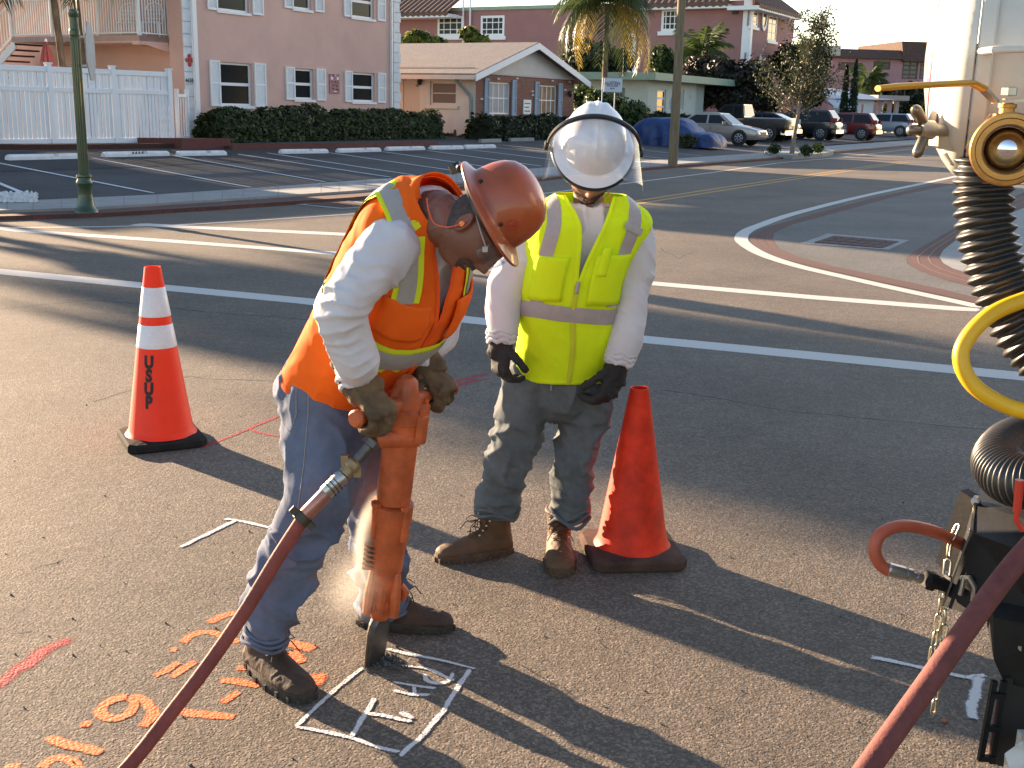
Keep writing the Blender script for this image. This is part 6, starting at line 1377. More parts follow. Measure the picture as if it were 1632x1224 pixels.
# ================================================================== worker in the orange vest, bent over the breaker
FO = V((.85, -.53, 0)).normalized(); LO = V((.53, .85, 0)).normalized()
rH0, rH1 = G(402, 1058), G(462, 1099); lH0, lH1 = G(575, 993), G(703, 1003)
Bc = at(645, 642, 3.13); hdir = (FO*.8+V((0, 0, -.6))).normalized(); hpn = (V((0, 0, -.8))-FO*.6).normalized()
gripN, gripF = Bc-LO*.150, Bc+LO*.150
wrN, wrF = [q-hdir*.085-hpn*.036 for q in (gripN, gripF)]
ob = V((at(520, 600, 3.32).x, 3.32, 0))
# torso centres climb along the bent back
cs = [((528, 622), 3.33, .155, .13, .115, 20), ((548, 582), 3.32, .165, .145, .115, 25), ((588, 524), 3.29, .18, .165, .12, 30), ((622, 466), 3.25, .19, .165, .125, 38), ((650, 410), 3.21, .195, .15, .125, 46), ((668, 368), 3.17, .19, .125, .115, 52), ((680, 340), 3.15, .155, .10, .095, 56), ((693, 330), 3.14, .108, .082, .076, 58), ((704, 324), 3.13, .080, .068, .064, 60)]
TO = Torso([(at(u, v, Y), LO, (FO*cos(radians(tl))+V((0, 0, -1))*sin(radians(tl))), a, bf, bb) for (u, v), Y, a, bf, bb, tl in cs])
TO.wr = lambda p, n: .010*ridge(p, 6, (1.0, 1.0, 1.0), 12)*(.4+.6*max(0, .5+noise.noise(p*4)))+.003*ridge(p, 19, (1, 1, 1), 15)
hcO = at(762, 366, 3.05); AO = V((.86, -.12, .49)).normalized(); FHO = V((.42, -.30, -.86)).normalized()
hd, hl, hf, hu = head_mesh(hcO, FHO, AO, 1.0)
armN = [pk(630, 380, 3.04, 47, .95), pk(602, 416, 3.00, 45, .95), pk(568, 456, 2.96, 43, .95), pk(549, 492, 2.94, 41, .95), pk(557, 535, 2.96, 40, .95), pk(572, 575, 2.98, 37, .95), (wrN-hdir*.02+V((0, 0, .035)), .058, .056), (wrN-hdir*.0+V((0, 0, .004)), .048, .046)]
armF = [pk(700, 385, 3.28, 42, 1), pk(706, 440, 3.36, 38, 1), pk(706, 495, 3.40, 34, 1), pk(694, 545, 3.34, 28, 1), (wrF-hdir*.02+V((0, 0, .03)), .05, .05), (wrF+V((0, 0, .004)), .043, .043)]
legN = [pk(514, 622, 3.27, 70, .85), pk(516, 670, 3.24, 70, .85), pk(517, 730, 3.18, 66, .85), pk(507, 790, 3.13, 56, .9), pk(478, 850, 3.10, 50, .95), pk(452, 915, 3.09, 46, .95), pk(432, 975, 3.08, 41, 1), pk(424, 1012, 3.08, 37, 1)]
legF = [pk(560, 640, 3.38, 55, .9), pk(588, 720, 3.40, 50, .9), pk(602, 800, 3.42, 44, .95), pk(606, 870, 3.44, 40, 1), pk(608, 930, 3.46, 40, 1), pk(610, 962, 3.47, 40, 1)]
neck = loft([(hcO-AO*.085-FHO*.03, .062, .066), (at(706, 342, 3.10), .064, .068), (at(684, 345, 3.14), .072, .075)], 16, 4)
feet = [loft([(rH0.lerp(rH1, .22)+V((0, 0, .055)), .025, .025), (rH1.lerp(rH0, .38)+V((0, 0, .045)), .03, .015)], 10, 3), loft([(lH0.lerp(lH1, .22)+V((0, 0, .055)), .025, .025), (lH1.lerp(lH0, .38)+V((0, 0, .045)), .03, .015)], 10, 3),
        loft([(legN[-2][0], .04, .04), (rH0.lerp(rH1, .22)+V((0, 0, .07)), .03, .03)], 10, 3), loft([(legF[-2][0], .04, .04), (lH0.lerp(lH1, .22)+V((0, 0, .07)), .03, .03)], 10, 3)]
body = voxel([hd, neck, TO.solid(-.035, t1=.93), thin(armN, .5), thin(armF, .5), thin(legN, .55), thin(legF, .6)]+feet, .0042, 2, .5)
wo = body.put('person', M['skin_dark'], None, True, loc=(ob.x, ob.y, 0))
tag(wo, 'worker in orange safety vest and brown hard hat bent over the pavement breaker', 'person')
patch_on_head(hcO, hl, hf, hu, 1.0, lambda d: d.y > .62 and d.z < -.40 and abs(d.x) < .5 and not (abs(d.x) < .26 and -.63 < d.z < -.5), .002).put('beard', M['stubble_dark'], wo, True)
patch_on_head(hcO, hl, hf, hu, 1.0, lambda d: (d.z > .25 and d.y < .42) or (d.y < -.22 and d.z > -.5), .0018).put('hair', mat('hair_grey', (.055, .045, .04), .8, ns=80, na=.4, bump=.0015, bs=400), wo, True)
axN1 = (armN[3][0]-armN[0][0]).normalized(); axN2 = (armN[-1][0]-armN[3][0]).normalized()
foldO = bunch([(armN[3][0], (axN1*.4+axN2*.8).normalized(), .12, .012, .040), (armN[5][0], axN2, .09, .012, .030), (armN[1][0], (axN1+V((.6, 0, 0))).normalized(), .13, .008, .05), (armN[6][0], axN2, .06, .008, .022)])
sl = voxel([TO.solid(-.014, t1=.88), loft(armN, 24), loft(armF)], .0054, 4, .6, lambda p, n: cloth(.010, 6, (1.2, 1.2, .75), 9, .25)(p, n)+foldO(p, n))
shirtO = sl.put('shirt', M['shirt_white'], wo, True)
c = armN[-1]; d = (armN[-1][0]-armN[-2][0]).normalized(); u = d.cross(VIEW).normalized(); w_ = u.cross(d)
for k_, (bk, rr_) in enumerate(((0, 1.0), (.02, 1.08))): MB().tube([c[0]-d*bk+(u*cos(2*pi*j/22)+w_*sin(2*pi*j/22))*c[1]*rr_+d*.005*sin(j*1.7+k_) for j in range(22)], .009, 8, False, True).put('cuff_fold', M['shirt_white'], shirtO, True)
tO = .40
def cutO(t, th, lat):
    if sin(th) <= 0 or t < tO: return False
    vw = (t-tO)/(1-tO); return -.070*vw**.8 < lat < .070*vw**.8
vo = thick(TO.shell(.013, .035, .985, cutO, 120, 210).put('vest', M['vest_orange'], wo, True))
def two_tone(path, w_, wl, off=.018):
    TO.tape(path, wl, off).put('lime_border', M['lime_tape'], vo, True); TO.tape(path, w_, off+.005).put('reflective_stripe', M['reflective_grey'], vo, True)
two_tone(pathlat(TO, -.128, -.116, .50, .80), .052, .088); two_tone(pathlat(TO, .128, .116, .50, .80), .052, .088)
two_tone(pathlat(TO, -.10, -.112, .34, .80, False), .052, .088); two_tone(pathlat(TO, .10, .112, .34, .80, False), .052, .088)
for sg in (-1, 1):
    a_f, a_b = TO.th_at(sg*.118, .80, True), TO.th_at(sg*.112, .80, False)
    if sg < 0: a_b += 2*pi
    two_tone([(a_f+(a_b-a_f)*k/20, .80+.035*sin(pi*k/20)) for k in range(21)], .052, .088)
two_tone([(2*pi*k/130, .305-.02*sin(2*pi*k/130)) for k in range(131)], .060, .092)
for sg in (-1, 1):
    TO.tape(pathlat(TO, -.128, -.126, .63, .665), .062, .026).put('stripe_loop', M['reflective_warm'], vo, True) if sg < 0 else None
    TO.tape(pathlat(TO, sg*.004, sg*.074, tO, .95), .018, .018).put('front_binding', M['vest_orange_binding'], vo, True)
TO.tape(pathlat(TO, 0, 0, .04, tO), .026, .019).put('zip', M['vest_orange_binding'], vo, True)
TO.tape([(2*pi*k/140, .045) for k in range(141)], .018, .017).put('hem_binding', M['vest_orange_binding'], vo, True)
pocket(TO, -.105, .37, .50, .13, M['vest_orange'], vo, .022); pocket(TO, .115, .36, .52, .12, M['vest_orange'], vo, .034)
# turned-up collar edge at the nape
nc = [TO.surf(radians(-170+160*k/24), .97, .012, False)+V((.012, 0, .004+.010*sin(pi*k/24))) for k in range(25)]; b = MB()
lo_ = [TO.surf(radians(-170+160*k/24), .90, .016, False) for k in range(25)]
b.v = lo_+nc; b.f = [(k, k+1, 26+k, 25+k) for k in range(24)]; thick(b.put('collar', M['vest_orange'], vo, True), .004)
# jeans
hipO = loft([(at(512, 592, 3.32), wd(66, 3.32), .14), (at(516, 630, 3.31), wd(76, 3.31), .155), (at(522, 668, 3.30), wd(74, 3.3), .14)], 26, 5)
foldP = bunch([(legN[4][0], V((.45, 0, .9)), .12, .011, .05), (legN[7][0], V((.1, 0, 1)), .09, .012, .032), (legN[1][0], V((.6, 0, .8)), .12, .007, .05), (legF[3][0], V((.2, 0, 1)), .1, .010, .04), (legF[5][0], V((0, 0, 1)), .09, .013, .03)])
jn = voxel([hipO, loft(legN, 24), loft(legF, 22)], .0066, 3, .6, lambda p, n: cloth(.014 if p.z < .5 else .0075, 6.5, (1, 1, 1.3 if p.z < .5 else .8), 21)(p, n)+(.007*ridge(p, 15, (.7, .7, 2), 6) if p.z < .22 else 0)*.4+foldP(p, n))
jeansO = jn.put('jeans', M['jeans_blue'], wo, True)
hemring(legN, M['jeans_blue'], jeansO, .006, .0, 1.0, .006, 1); hemring(legF, M['jeans_blue'], jeansO, .006, .0, 1.0, .006, 4)
def near_surface(pts_px, Y, m, r, name, parent):
    """a seam laid on the jeans: cast each picture point onto the cloth"""
    from mathutils.bvhtree import BVHTree
    t = BVHTree.FromPolygons(jn.v, jn.f); out = []
    for u, v in pts_px:
        h = t.ray_cast(V((0, 0, HCAM)), ray(u, v).normalized())[0]
        if h: out.append(h-ray(u, v).normalized()*.0015)
    if len(out) > 1: MB().tube(out, r, 5).put(name, m, parent, True)
den = lambda p, n=8: [((1-k/n)*a[0]+k/n*b_[0], (1-k/n)*a[1]+k/n*b_[1]) for a, b_ in zip(p[:-1], p[1:]) for k in range(n)]+[p[-1]]
near_surface(den([(492, 592), (491, 660), (484, 740), (476, 800), (470, 840)]), 3.2, M['denim_thread'], .0015, 'side_seam', jeansO)
near_surface(den([(455, 610), (472, 616), (472, 660), (462, 690), (448, 672)]), 3.2, M['denim_thread'], .0015, 'back_pocket_seam', jeansO)
near_surface(den([(497, 618), (520, 628), (560, 640)]), 3.2, M['denim_thread'], .0015, 'front_pocket_seam', jeansO)
# belt and loops
bt_ = [TO.surf(2*pi*k/60, .045, .006, False)-V((0, 0, .02)) for k in range(60)]
MB().tube(bt_, .016, 8, False, True).put('belt', mat('belt_leather', (.10, .05, .02), .6, ns=20, na=.3), wo, True)
# boots
boot(wo, rH0, rH1, M['boot_brown'], M['sole_dark'], .31, .108, .16, True)
boot(wo, lH0, lH1, M['boot_brown'], M['sole_dark'], .31, .108, .15, True)
# hat: full brim, worn and scratched
hbO = at(784, 336, 3.03); hatO, l2, f2 = hardhat(wo, hbO, AO, FHO, M['hat_orange'], .040, ribs=0, s=.86, hf=1.14)
MB().rings([[hbO+(l2*cos(2*pi*j/30)*.088*k+f2*sin(2*pi*j/30)*.106*k)-AO*h for j in range(30)] for k, h in ((1, -.004), (1.02, .014), (.98, .028))], False).put('hat_band', M['black_plastic'], hatO, True)
bk = hbO-f2*.128-AO*.020
MB().tube([bk+l2*.05, bk-f2*.012-AO*.006+l2*.025, bk-f2*.018-AO*.01, bk-f2*.012-AO*.006-l2*.025, bk-l2*.05], .009, 8).lathe([(.001, 0), (.018, 0), (.018, .02), (.001, .022)], bk-f2*.012-AO*.02, -f2, 14, False).put('ratchet', M['black_plastic'], hatO, True)
for yy in (-.062, .062):
    x = -.0963*sqrt(max(0, 1-(yy/.116)**2)); p = hbO+l2*x*1.015+f2*yy*1.015+AO*.022; nrm = (l2*x/.0963**2+f2*yy/.116**2).normalized()
    MB().lathe([(.001, -.002), (.0055, -.002), (.0055, .002), (.001, .003)], p, nrm, 12, False).put('rivet', M['black_plastic'], hatO, True)
def ondome(a, h):                                                # a point of the shell: angle round, height up
    kk = {0: 1}; z = h/(.86*1.14); pr = [(0, 1), (.03, .995), (.062, .965), (.092, .89), (.118, .75), (.135, .55)]
    for (z0, k0), (z1, k1) in zip(pr[:-1], pr[1:]):
        if z0 <= z <= z1: q = k0+(k1-k0)*(z-z0)/(z1-z0)
    return hbO+(l2*cos(a)*.112*q+f2*sin(a)*.135*q)*.86+AO*h
a0, h0 = radians(138), .045; p = ondome(a0, h0); u = (ondome(a0+.05, h0)-ondome(a0-.05, h0)).normalized(); w_ = (ondome(a0, h0+.008)-ondome(a0, h0-.008)).normalized(); nrm = u.cross(w_).normalized()
if nrm.dot(p-hbO) < 0: nrm = -nrm
b = MB(); rs = [[ondome(a0+.155*cos(2*pi*k/24)*r_, h0+.0165*sin(2*pi*k/24)*r_)+nrm*.002 for k in range(24)] for r_ in (1.0, .84)]; b.rings(rs, False)
b.tube([p+nrm*.002+u*-.008+w_*.006, p+nrm*.003+u*.002+w_*.008, p+nrm*.003+u*-.004+w_*-.002, p+nrm*.002+u*.008+w_*-.008], .0018, 5).put('hat_sticker', mat('sticker_red', (.42, .03, .025), .5), hatO)
# safety glasses, ear plug on a cord
Hp = lambda x, y, z: hcO+(hl*x+hf*y+hu*z)*1.0
MB().tube([Hp(-.080, -.02, .028), Hp(-.082, .03, .022), Hp(-.074, .075, .016)], .0028, 6).tube([Hp(.080, -.02, .028), Hp(.082, .03, .022), Hp(.074, .075, .016)], .0028, 6).put('glasses_temple', mat('temple_clear', (.35, .24, .2), .3), wo, True)
b = MB(); rs = []
for i in range(6): rs.append([Hp(.074*sin(a), .060+.052*cos(a), .032-.046*i/5) for a in [radians(-86+172*k/24) for k in range(25)]])
b.rings(rs, False, False); thick(b.put('glasses_lens', M['clear_lens'], wo, True), .002)
MB().box(Hp(-.074, .072, .012), (.014, .014, .014)).put('glasses_hinge', mat('hinge_clear', (.5, .42, .4), .3), wo)
MB().lathe([(.002, -.004), (.008, 0), (.0075, .012), (.002, .015)], Hp(-.082, -.012, -.014), -hl, 12).put('earplug', mat('plug_orange', (.95, .25, .05), .5), wo, True)
MB().tube([V(q) for q in crv([tuple(Hp(-.095, -.012, -.014)), tuple(Hp(-.092, -.02, -.05)), tuple(Hp(-.075, -.05, -.085)), tuple(Hp(-.06, -.09, -.09)), tuple(Hp(-.062, -.125, -.08))], 5)], .002, 6).put('earplug_cord', M['cord_orange'], wo, True)

for wr, sg, nm, sc in ((wrN, -1, 0, 1.2), (wrF, 1, 1, 1.12)):
    L_ = hand(wr, hdir, hpn, sg, 1.02, sc, .0, .55); th_ = hpn.cross(hdir)*sg
    L_.append(loft([(wr-hdir*.03+V((0, 0, .03)), .050, .048), (wr-hdir*.005+V((0, 0, .012)), .052, .046), (wr+hdir*.035, .058, .036)], 16, 4))
    g_ = voxel(L_, .0042, 3, .5, cloth(.0035, 20, (1, 1, 1), 6+nm)).put('glove', M['glove_brown'], wo, True)
    MB().tube([wr-hdir*.03+V((0, 0, .034))+(V((cos(a), .6*sin(a), .6*sin(a)*.4))*.052) for a in [2*pi*k/24 for k in range(24)]], .007, 7, False, True).put('glove_cuff', M['glove_brown'], g_, True)
MB().lathe([(.001, 0), (.019, .001), (.019, .008), (.001, .011)], wrF-hdir*.035+V((.03, -.03, .03)), V((.6, -.75, .3)), 16, False).put('wristwatch', mat('watch', (.30, .40, .12), .3), wo, True)
# ================================================================== pavement breaker
def proj(p):
    q = V(p)-V((0, 0, HCAM)); f_ = q.dot(_F); return 816+FPX*q.dot(_R)/f_, 612+FPX*q.dot(_DN)/f_
mat('tool_orange', (.60, .125, .034), .5, ns=7, na=.25, bump=.0015, bs=60, ns2=18, na2=.40, coat=.05); mat('steel_dark', (.13, .12, .11), .42, metal=.7, ns=18, na=.3, bump=.001, bs=90); mat('steel_bright', (.45, .43, .40), .32, metal=.9, ns=20, na=.2); mat('grease', (.03, .022, .018), .5)
T0 = (G(581, 1066)+G(612, 1046))*.5; T1 = Bc.copy(); AX = (T1-T0).normalized(); TL = (T1-T0).length
SX = AX.cross(VIEW).normalized()*1; NX_ = SX.cross(AX)                 # SX to the right in the picture
def s_at(v):
    lo, hi = -.1, TL+.2
    for _ in range(40):
        m_ = (lo+hi)/2
        if proj(T0+AX*m_)[1] > v: lo = m_
        else: hi = m_
    return lo
jk = thing('pavement_breaker', 'worn orange pneumatic pavement breaker with a wide spade chisel', 'jackhammer', T0)
def rad(px): return wd(px/2, 3.18)
def lat(v0, *pr): return MB().lathe([(rad(w_), s_at(v)) for v, w_ in pr], T0, AX, 30)
lat(0, (690, 57), (700, 57), (780, 57), (797, 56)).put('barrel', M['tool_orange'], jk, True)
lat(0, (800, 58), (801, 68), (826, 68), (829, 64), (858, 64), (863, 60), (905, 56), (908, 44)).put('fronthead', M['tool_orange'], jk, True)
nz = lat(0, (886, 42), (893, 50), (930, 56), (955, 54), (970, 44), (983, 30)).put('chuck', M['tool_orange'], jk, True)
b = MB()
for k, (dx, hw) in enumerate(((-24, 11), (0, 9), (20, 11))):
    c0 = T0+AX*s_at(905)+SX*wd(dx*.9, 3.18)-NX_*rad(26); c1 = T0+AX*s_at(968)+SX*wd(dx*1.05, 3.18)-NX_*rad(44); b.tube([c0, c0.lerp(c1, .5)-NX_*.012, c1], [.012, .018, .014], 8)
b.put('latch_lug', M['tool_orange'], nz, True)
c0 = T0+AX*s_at(935)-SX*rad(56)-NX_*.01; MB().tube([c0+AX*.02, c0-SX*.018, c0-AX*.03-SX*.012], [.012, .014, .010], 8).put('latch', M['tool_orange'], nz, True)
b = MB()
for k in range(6): v = 862+7.4*k; b.box(T0+AX*s_at(v)+SX*rad(46)-NX_*rad(30), (.050, .034, .006), Matrix((SX, NX_, AX)).transposed())
b.put('exhaust_fin', M['tool_orange'], jk)
MB().box(T0+AX*s_at(880)+SX*rad(42)-NX_*rad(24), (.044, .030, .072), Matrix((SX, NX_, AX)).transposed()).put('exhaust_port', M['grease'], jk)
b = MB()
for a in (-2.4, -.7): 
    d_ = SX*cos(a)+NX_*sin(a); c = T0+d_*rad(66); b.tube([c+AX*s_at(795), c+AX*s_at(850)], .010, 8)
    b.lathe([(.016, 0), (.016, .012), (.001, .012)], c+AX*s_at(800), AX, 6)
b.put('side_bolt', M['tool_orange'], jk)
lat(0, (690, 62), (688, 70), (668, 70), (666, 74), (648, 74), (645, 60)).put('backhead_flange', M['tool_orange'], jk, True)
for dx, dn in ((-32, -22), (34, -18), (30, 26), (-30, 26)):
    c = T0+SX*wd(dx, 3.18)+NX_*wd(dn, 3.18); MB().lathe([(.017, s_at(692)), (.019, s_at(688)), (.019, s_at(650)), (.012, s_at(648)), (.012, s_at(640)), (.001, s_at(639))], c, AX, 6).put('flange_bolt', M['tool_orange'], jk)
lat(0, (648, 52), (632, 46), (622, 40), (606, 34), (600, 20)).put('backhead', M['tool_orange'], jk, True)
MB().tube([Bc-LO*.205, Bc-LO*.12, Bc-LO*.03, Bc+LO*.03, Bc+LO*.12, Bc+LO*.225], [.019, .018, .027, .027, .018, .019], 12).put('handle', M['tool_orange'], jk, True)
for sg in (-1, 1): MB().lathe([(.024, 0), (.026, .012), (.02, .02), (.001, .021)], Bc+LO*(.205 if sg < 0 else .222)*sg, LO*sg, 14).put('handle_end', M['tool_orange'], jk, True)
lv = Bc+AX*.028-FO*.0; MB().bar(lv-LO*.02+AX*.012, lv+LO*.13+AX*.02-FO*.02, .022, .008).put('throttle_lever', M['steel_dark'], jk)
MB().lathe([(.012, 0), (.012, .035), (.016, .036), (.016, .05), (.001, .05)], Bc-AX*.03+SX*.02-NX_*.05, (SX*.9+NX_*-.2), 10).put('throttle_pin', M['steel_dark'], jk)
# chisel
ca_, cb_ = G(581, 1066), G(612, 1046); wv = (cb_-ca_); bl = MB(); ws = wv.normalized(); tn = ws.cross(AX).normalized()
pr = []
for s_, hw, th in ((-.02, .5, .004), (.03, .5, .010), (.125, .5, .013), (.150, .42, .014), (.172, .24, .016), (.2, .2, .017)):
    c = T0+AX*s_; w2 = wv*hw; pr.append([c-w2-tn*th*.3, c-w2*.8-tn*th, c+w2*.8-tn*th, c+w2-tn*th*.3, c+w2+tn*th*.3, c+w2*.8+tn*th, c-w2*.8+tn*th, c-w2+tn*th*.3])
bl.rings(pr); bl.put('chisel', M['steel_dark'], jk)
# inlet, swivel
i0 = T0+AX*s_at(690)-SX*rad(44)-NX_*.02; P_ = lambda u, v, Y: at(u, v, Y)
e1 = P_(596, 700, 3.06); MB().tube([i0+SX*.05+AX*.02, i0, e1], [.032, .030, .026], 12).put('air_inlet', M['tool_orange'], jk, True)
# air hose with its couplings: one thing
hp = [P_(592, 706, 3.05), P_(575, 726, 3.035), P_(560, 742, 3.02), P_(540, 765, 3.00), P_(520, 786, 2.985), P_(498, 808, 2.97), P_(482, 826, 2.96)]
ah = thing('air_hose', 'dusty red flattened air hose with brass and steel couplings running to the breaker', 'hose', hp[-1])
d1 = (hp[1]-hp[0]).normalized()
MB().lathe([(.024, 0), (.026, .004), (.026, .022), (.018, .024)], hp[0]-d1*.012, d1, 6).put('swivel_nut', M['steel_dark'], ah)
MB().tube([hp[0], hp[1], hp[1]+d1*.02], [.015, .016, .015], 12).put('swivel_pipe', M['steel_dark'], ah, True)
d2 = (hp[3]-hp[1]).normalized()
cpn = MB().lathe([(.018, 0), (.026, .008), (.026, .022), (.020, .03), (.020, .05)], hp[1]+d1*.02, d2, 14)
for sg in (-1, 1): cpn.box(hp[2]+d2*.0+d2.cross(VIEW)*sg*.026, (.02, .02, .03))
cpn.put('claw_coupling', mat('brass_dirty', (.30, .22, .12), .45, metal=.6, ns=20, na=.3), ah)
MB().lathe([(.020, 0), (.024, .01), (.021, .03), (.022, .07), (.019, .075)], hp[3]-d2*.02, (hp[5]-hp[3]), 14).put('steel_coupling', M['steel_bright'], ah, True)
dd3 = (hp[6]-hp[4]).normalized(); MB().lathe([(.021, 0), (.0215, .085), (.019, .09)], hp[4]-dd3*.0, dd3, 16).put('hose_sleeve', mat('copper_sleeve', (.38, .17, .13), .3, metal=.5, ns=14, na=.2), ah, True)
wire = MB(); u = d2.cross(VIEW).normalized(); w_ = u.cross(d2)
wire.tube([hp[3]+d2*(.006*k/6)+(u*cos(k*.5)+w_*sin(k*.5))*.0245 for k in range(44)], .0013, 4).tube([hp[3]+u*-.02+V((0, 0, -.02)), hp[3]+u*-.03+V((.01, 0, -.035)), hp[3]+u*-.015+V((.025, 0, -.02))], .0013, 4); wire.put('tie_wire', M['grease'], ah)
cl_ = hp[6]; u3 = dd3.cross(VIEW).normalized(); MB().lathe([(.021, -.012), (.026, -.012), (.026, .012), (.021, .012)], cl_, dd3, 16, False).bar(cl_-u3*.042, cl_+u3*.042, .026, .018, dd3).put('hose_clamp', mat('clamp_brown', (.06, .045, .03), .55, metal=.3, ns=20, na=.3), ah)
hs_ = crv([tuple(P_(*q)) for q in ((482, 828, 2.96), (440, 893, 2.94), (390, 975, 2.90), (330, 1062, 2.83), (270, 1140, 2.74), (215, 1210, 2.63), (150, 1280, 2.52))], 8)
mat('hose_red', (.27, .055, .038), .7, ns=10, na=.22, bump=.001, bs=160, ns2=50, na2=.2)
hv = [V(q) for q in hs_]; hv[-1].z = max(hv[-1].z, .02); hv += [V((-1.35, 2.2, .018)), V((-1.9, 1.9, .018)), V((-2.6, 2.0, .018))]
b = MB(); rs = []
for i, p in enumerate(hv):
    t = (hv[min(i+1, len(hv)-1)]-hv[max(i-1, 0)]).normalized(); s_ = t.cross(VIEW).normalized(); n_ = s_.cross(t); rs.append([p+s_*cos(2*pi*j/14)*.0195+n_*sin(2*pi*j/14)*.013 for j in range(14)])
b.rings(rs).put('hose', M['hose_red'], ah, True)
# dust thrown up in the sun
def volmat(name, dens, col=(.92, .88, .82)):
    m = bpy.data.materials.new(name); m.use_nodes = True; nt = m.node_tree; L = nt.links
    for n in list(nt.nodes):
        if n.type != 'OUTPUT_MATERIAL': nt.nodes.remove(n)
    v = nd(nt, 'VolumePrincipled'); v.inputs['Color'].default_value = (*col, 1); v.inputs['Anisotropy'].default_value = .3
    tc = nd(nt, 'TexCoord'); gr = nd(nt, 'TexGradient', gradient_type='SPHERICAL'); mp = nd(nt, 'Mapping'); mp.inputs['Location'].default_value = (-1, -1, -1); mp.inputs['Scale'].default_value = (2, 2, 2)
    L.new(tc.outputs['Generated'], mp.inputs[0]); L.new(mp.outputs[0], gr.inputs[0]); n = nd(nt, 'TexNoise', Scale=14.0, Detail=4.0); L.new(tc.outputs['Object'], n.inputs['Vector'])
    m1 = nd(nt, 'Math', operation='MULTIPLY'); L.new(gr.outputs[0], m1.inputs[0]); L.new(gr.outputs[0], m1.inputs[1]); m2 = nd(nt, 'Math', operation='MULTIPLY'); L.new(m1.outputs[0], m2.inputs[0]); L.new(n.outputs[0], m2.inputs[1])
    m3 = nd(nt, 'Math', operation='MULTIPLY'); L.new(m2.outputs[0], m3.inputs[0]); m3.inputs[1].default_value = dens; L.new(m3.outputs[0], v.inputs['Density']); L.new(v.outputs[0], nt.nodes['Material Output'].inputs['Volume']); return m
for (p, q, r_, dn) in ((P_(601, 792, 3.16), P_(578, 905, 3.17), .052, 320), (P_(585, 905, 3.14), P_(548, 960, 3.14), .12, 14)):
    c = (p+q)/2; ax = (q-p); h = ax.length/2+r_*.8; ax.normalize(); sx_ = ax.cross(VIEW).normalized(); ny = sx_.cross(ax); b = MB(); N = 16
    b.lathe([(.004, -1), (.38, -.92), (.7, -.7), (.92, -.38), (1, 0), (.92, .38), (.7, .7), (.38, .92), (.004, 1)], (0, 0, 0), (0, 0, 1), N)
    o = mkobj('dust_puff', b.v, b.f, volmat('dust', dn), None, True); o.matrix_world = Matrix(((sx_.x*r_, ny.x*r_, ax.x*h, c.x), (sx_.y*r_, ny.y*r_, ax.y*h, c.y), (sx_.z*r_, ny.z*r_, ax.z*h, c.z), (0, 0, 0, 1))); o['kind'] = 'stuff'
# ================================================================== traffic cones
mat('cone_orange', (.95, .04, .010), .5, ns=5, na=.08, spec=.25); mat('cone_worn', (.92, .045, .012), .55, spec=.25, ns=5, na=.10, ns2=8, na2=.55); mat('cone_sleeve', (.70, .66, .68), .35, ns=60, na=.06); mat('rubber', (.022, .021, .02), .85, spec=.1, ns=10, na=.3, bump=.002, bs=60); mat('rubber_worn', (.075, .045, .035), .9, spec=.15, ns=9, na=.4, bump=.003, bs=50)
def cone(lab, c, H, r0, r1, side, rot, m, mb, bands=(), txt=None, bh=.045):
    t = thing('traffic_cone', lab, 'traffic cone', c, None); b = MB(); q = []
    hs = side/2; R = Matrix.Rotation(rot, 3, 'Z')
    def sq(k, z, cr): 
        pts = []
        for i in range(4):
            a = i*pi/2; cx, cy = cos(a+pi/4)*1.414*hs*k, sin(a+pi/4)*1.414*hs*k
            for e in (-cr, cr): 
                an = a+pi/4+e; pts.append(c+R@V((cx-hs*.16*k*(cos(a+pi/4))*1.414+hs*.22*k*cos(an)*1.1, cy-hs*.16*k*sin(a+pi/4)*1.414+hs*.22*k*sin(an)*1.1, 0))+V((0, 0, z)))
        return pts
    b.rings([sq(.97, .0, .6), sq(1, .008, .6), sq(1, bh-.01, .6), sq(.95, bh, .6), sq(.5, bh+.012, .6)]); b.put('base', mb, t)
    z0 = bh+.004; pr = [(r0*1.12, z0), (r0*1.06, z0+.012), (r0, z0+.03), (r1, H), (r1*.99, H+.004), (r1*.82, H+.003), (r1*.8, H-.06)]
    MB().lathe(pr, c, (0, 0, 1), 40, False).put('cone_body', m, t, True)
    rz = lambda z: r0+(r1-r0)*(z-z0-.03)/(H-z0-.03)
    for a, e in bands: MB().lathe([(rz(a)+.0005, a), (rz(a)+.0022, a+.002), (rz(e)+.0022, e-.002), (rz(e)+.0005, e)], c, (0, 0, 1), 40, False).put('reflective_sleeve', M['cone_sleeve'], t, True)
    if txt:
        ang, z, sz, dz = txt[1:]
        for k, ch in enumerate(txt[0]):
            vs, fs = textmesh(ch, sz, .005); zc = z-k*dz
            def wrap(v):
                zz = zc+v[1]*1.05; r_ = rz(zz)+.0018; a = ang+v[0]*.85/r_; return c+V((r_*cos(a), r_*sin(a), zz))
            bm = bmesh.new(); vv = [bm.verts.new(wrap(v)) for v in vs]
            for f in fs:
                try: bm.faces.new([vv[i] for i in f])
                except ValueError: pass
            me = bpy.data.meshes.new('stencil_letter'); bm.to_mesh(me); bm.free(); me.materials.append(mat('stencil_black', (.03, .012, .012), .7, ns=40, na=.4))
            o = bpy.data.objects.new('stencil_letter', me); COL.objects.link(o); o.parent = t
            for v in me.vertices: v.co -= c
    return t
c1 = G(258, 703); c2 = G(1006, 884)
vang = atan2(-c1.y, -c1.x)
cone('tall traffic cone with two white reflective sleeves and black stencilled letters', c1, .895, .158, .040, .36, radians(28), M['cone_orange'], M['rubber'], ((.50, .615), (.655, .80)), ('USUP', vang-.40, .435, .078, .066))
cone('shorter plain scuffed traffic cone without reflective sleeves', c2, .675, .135, .036, .34, radians(7), M['cone_worn'], M['rubber_worn'])
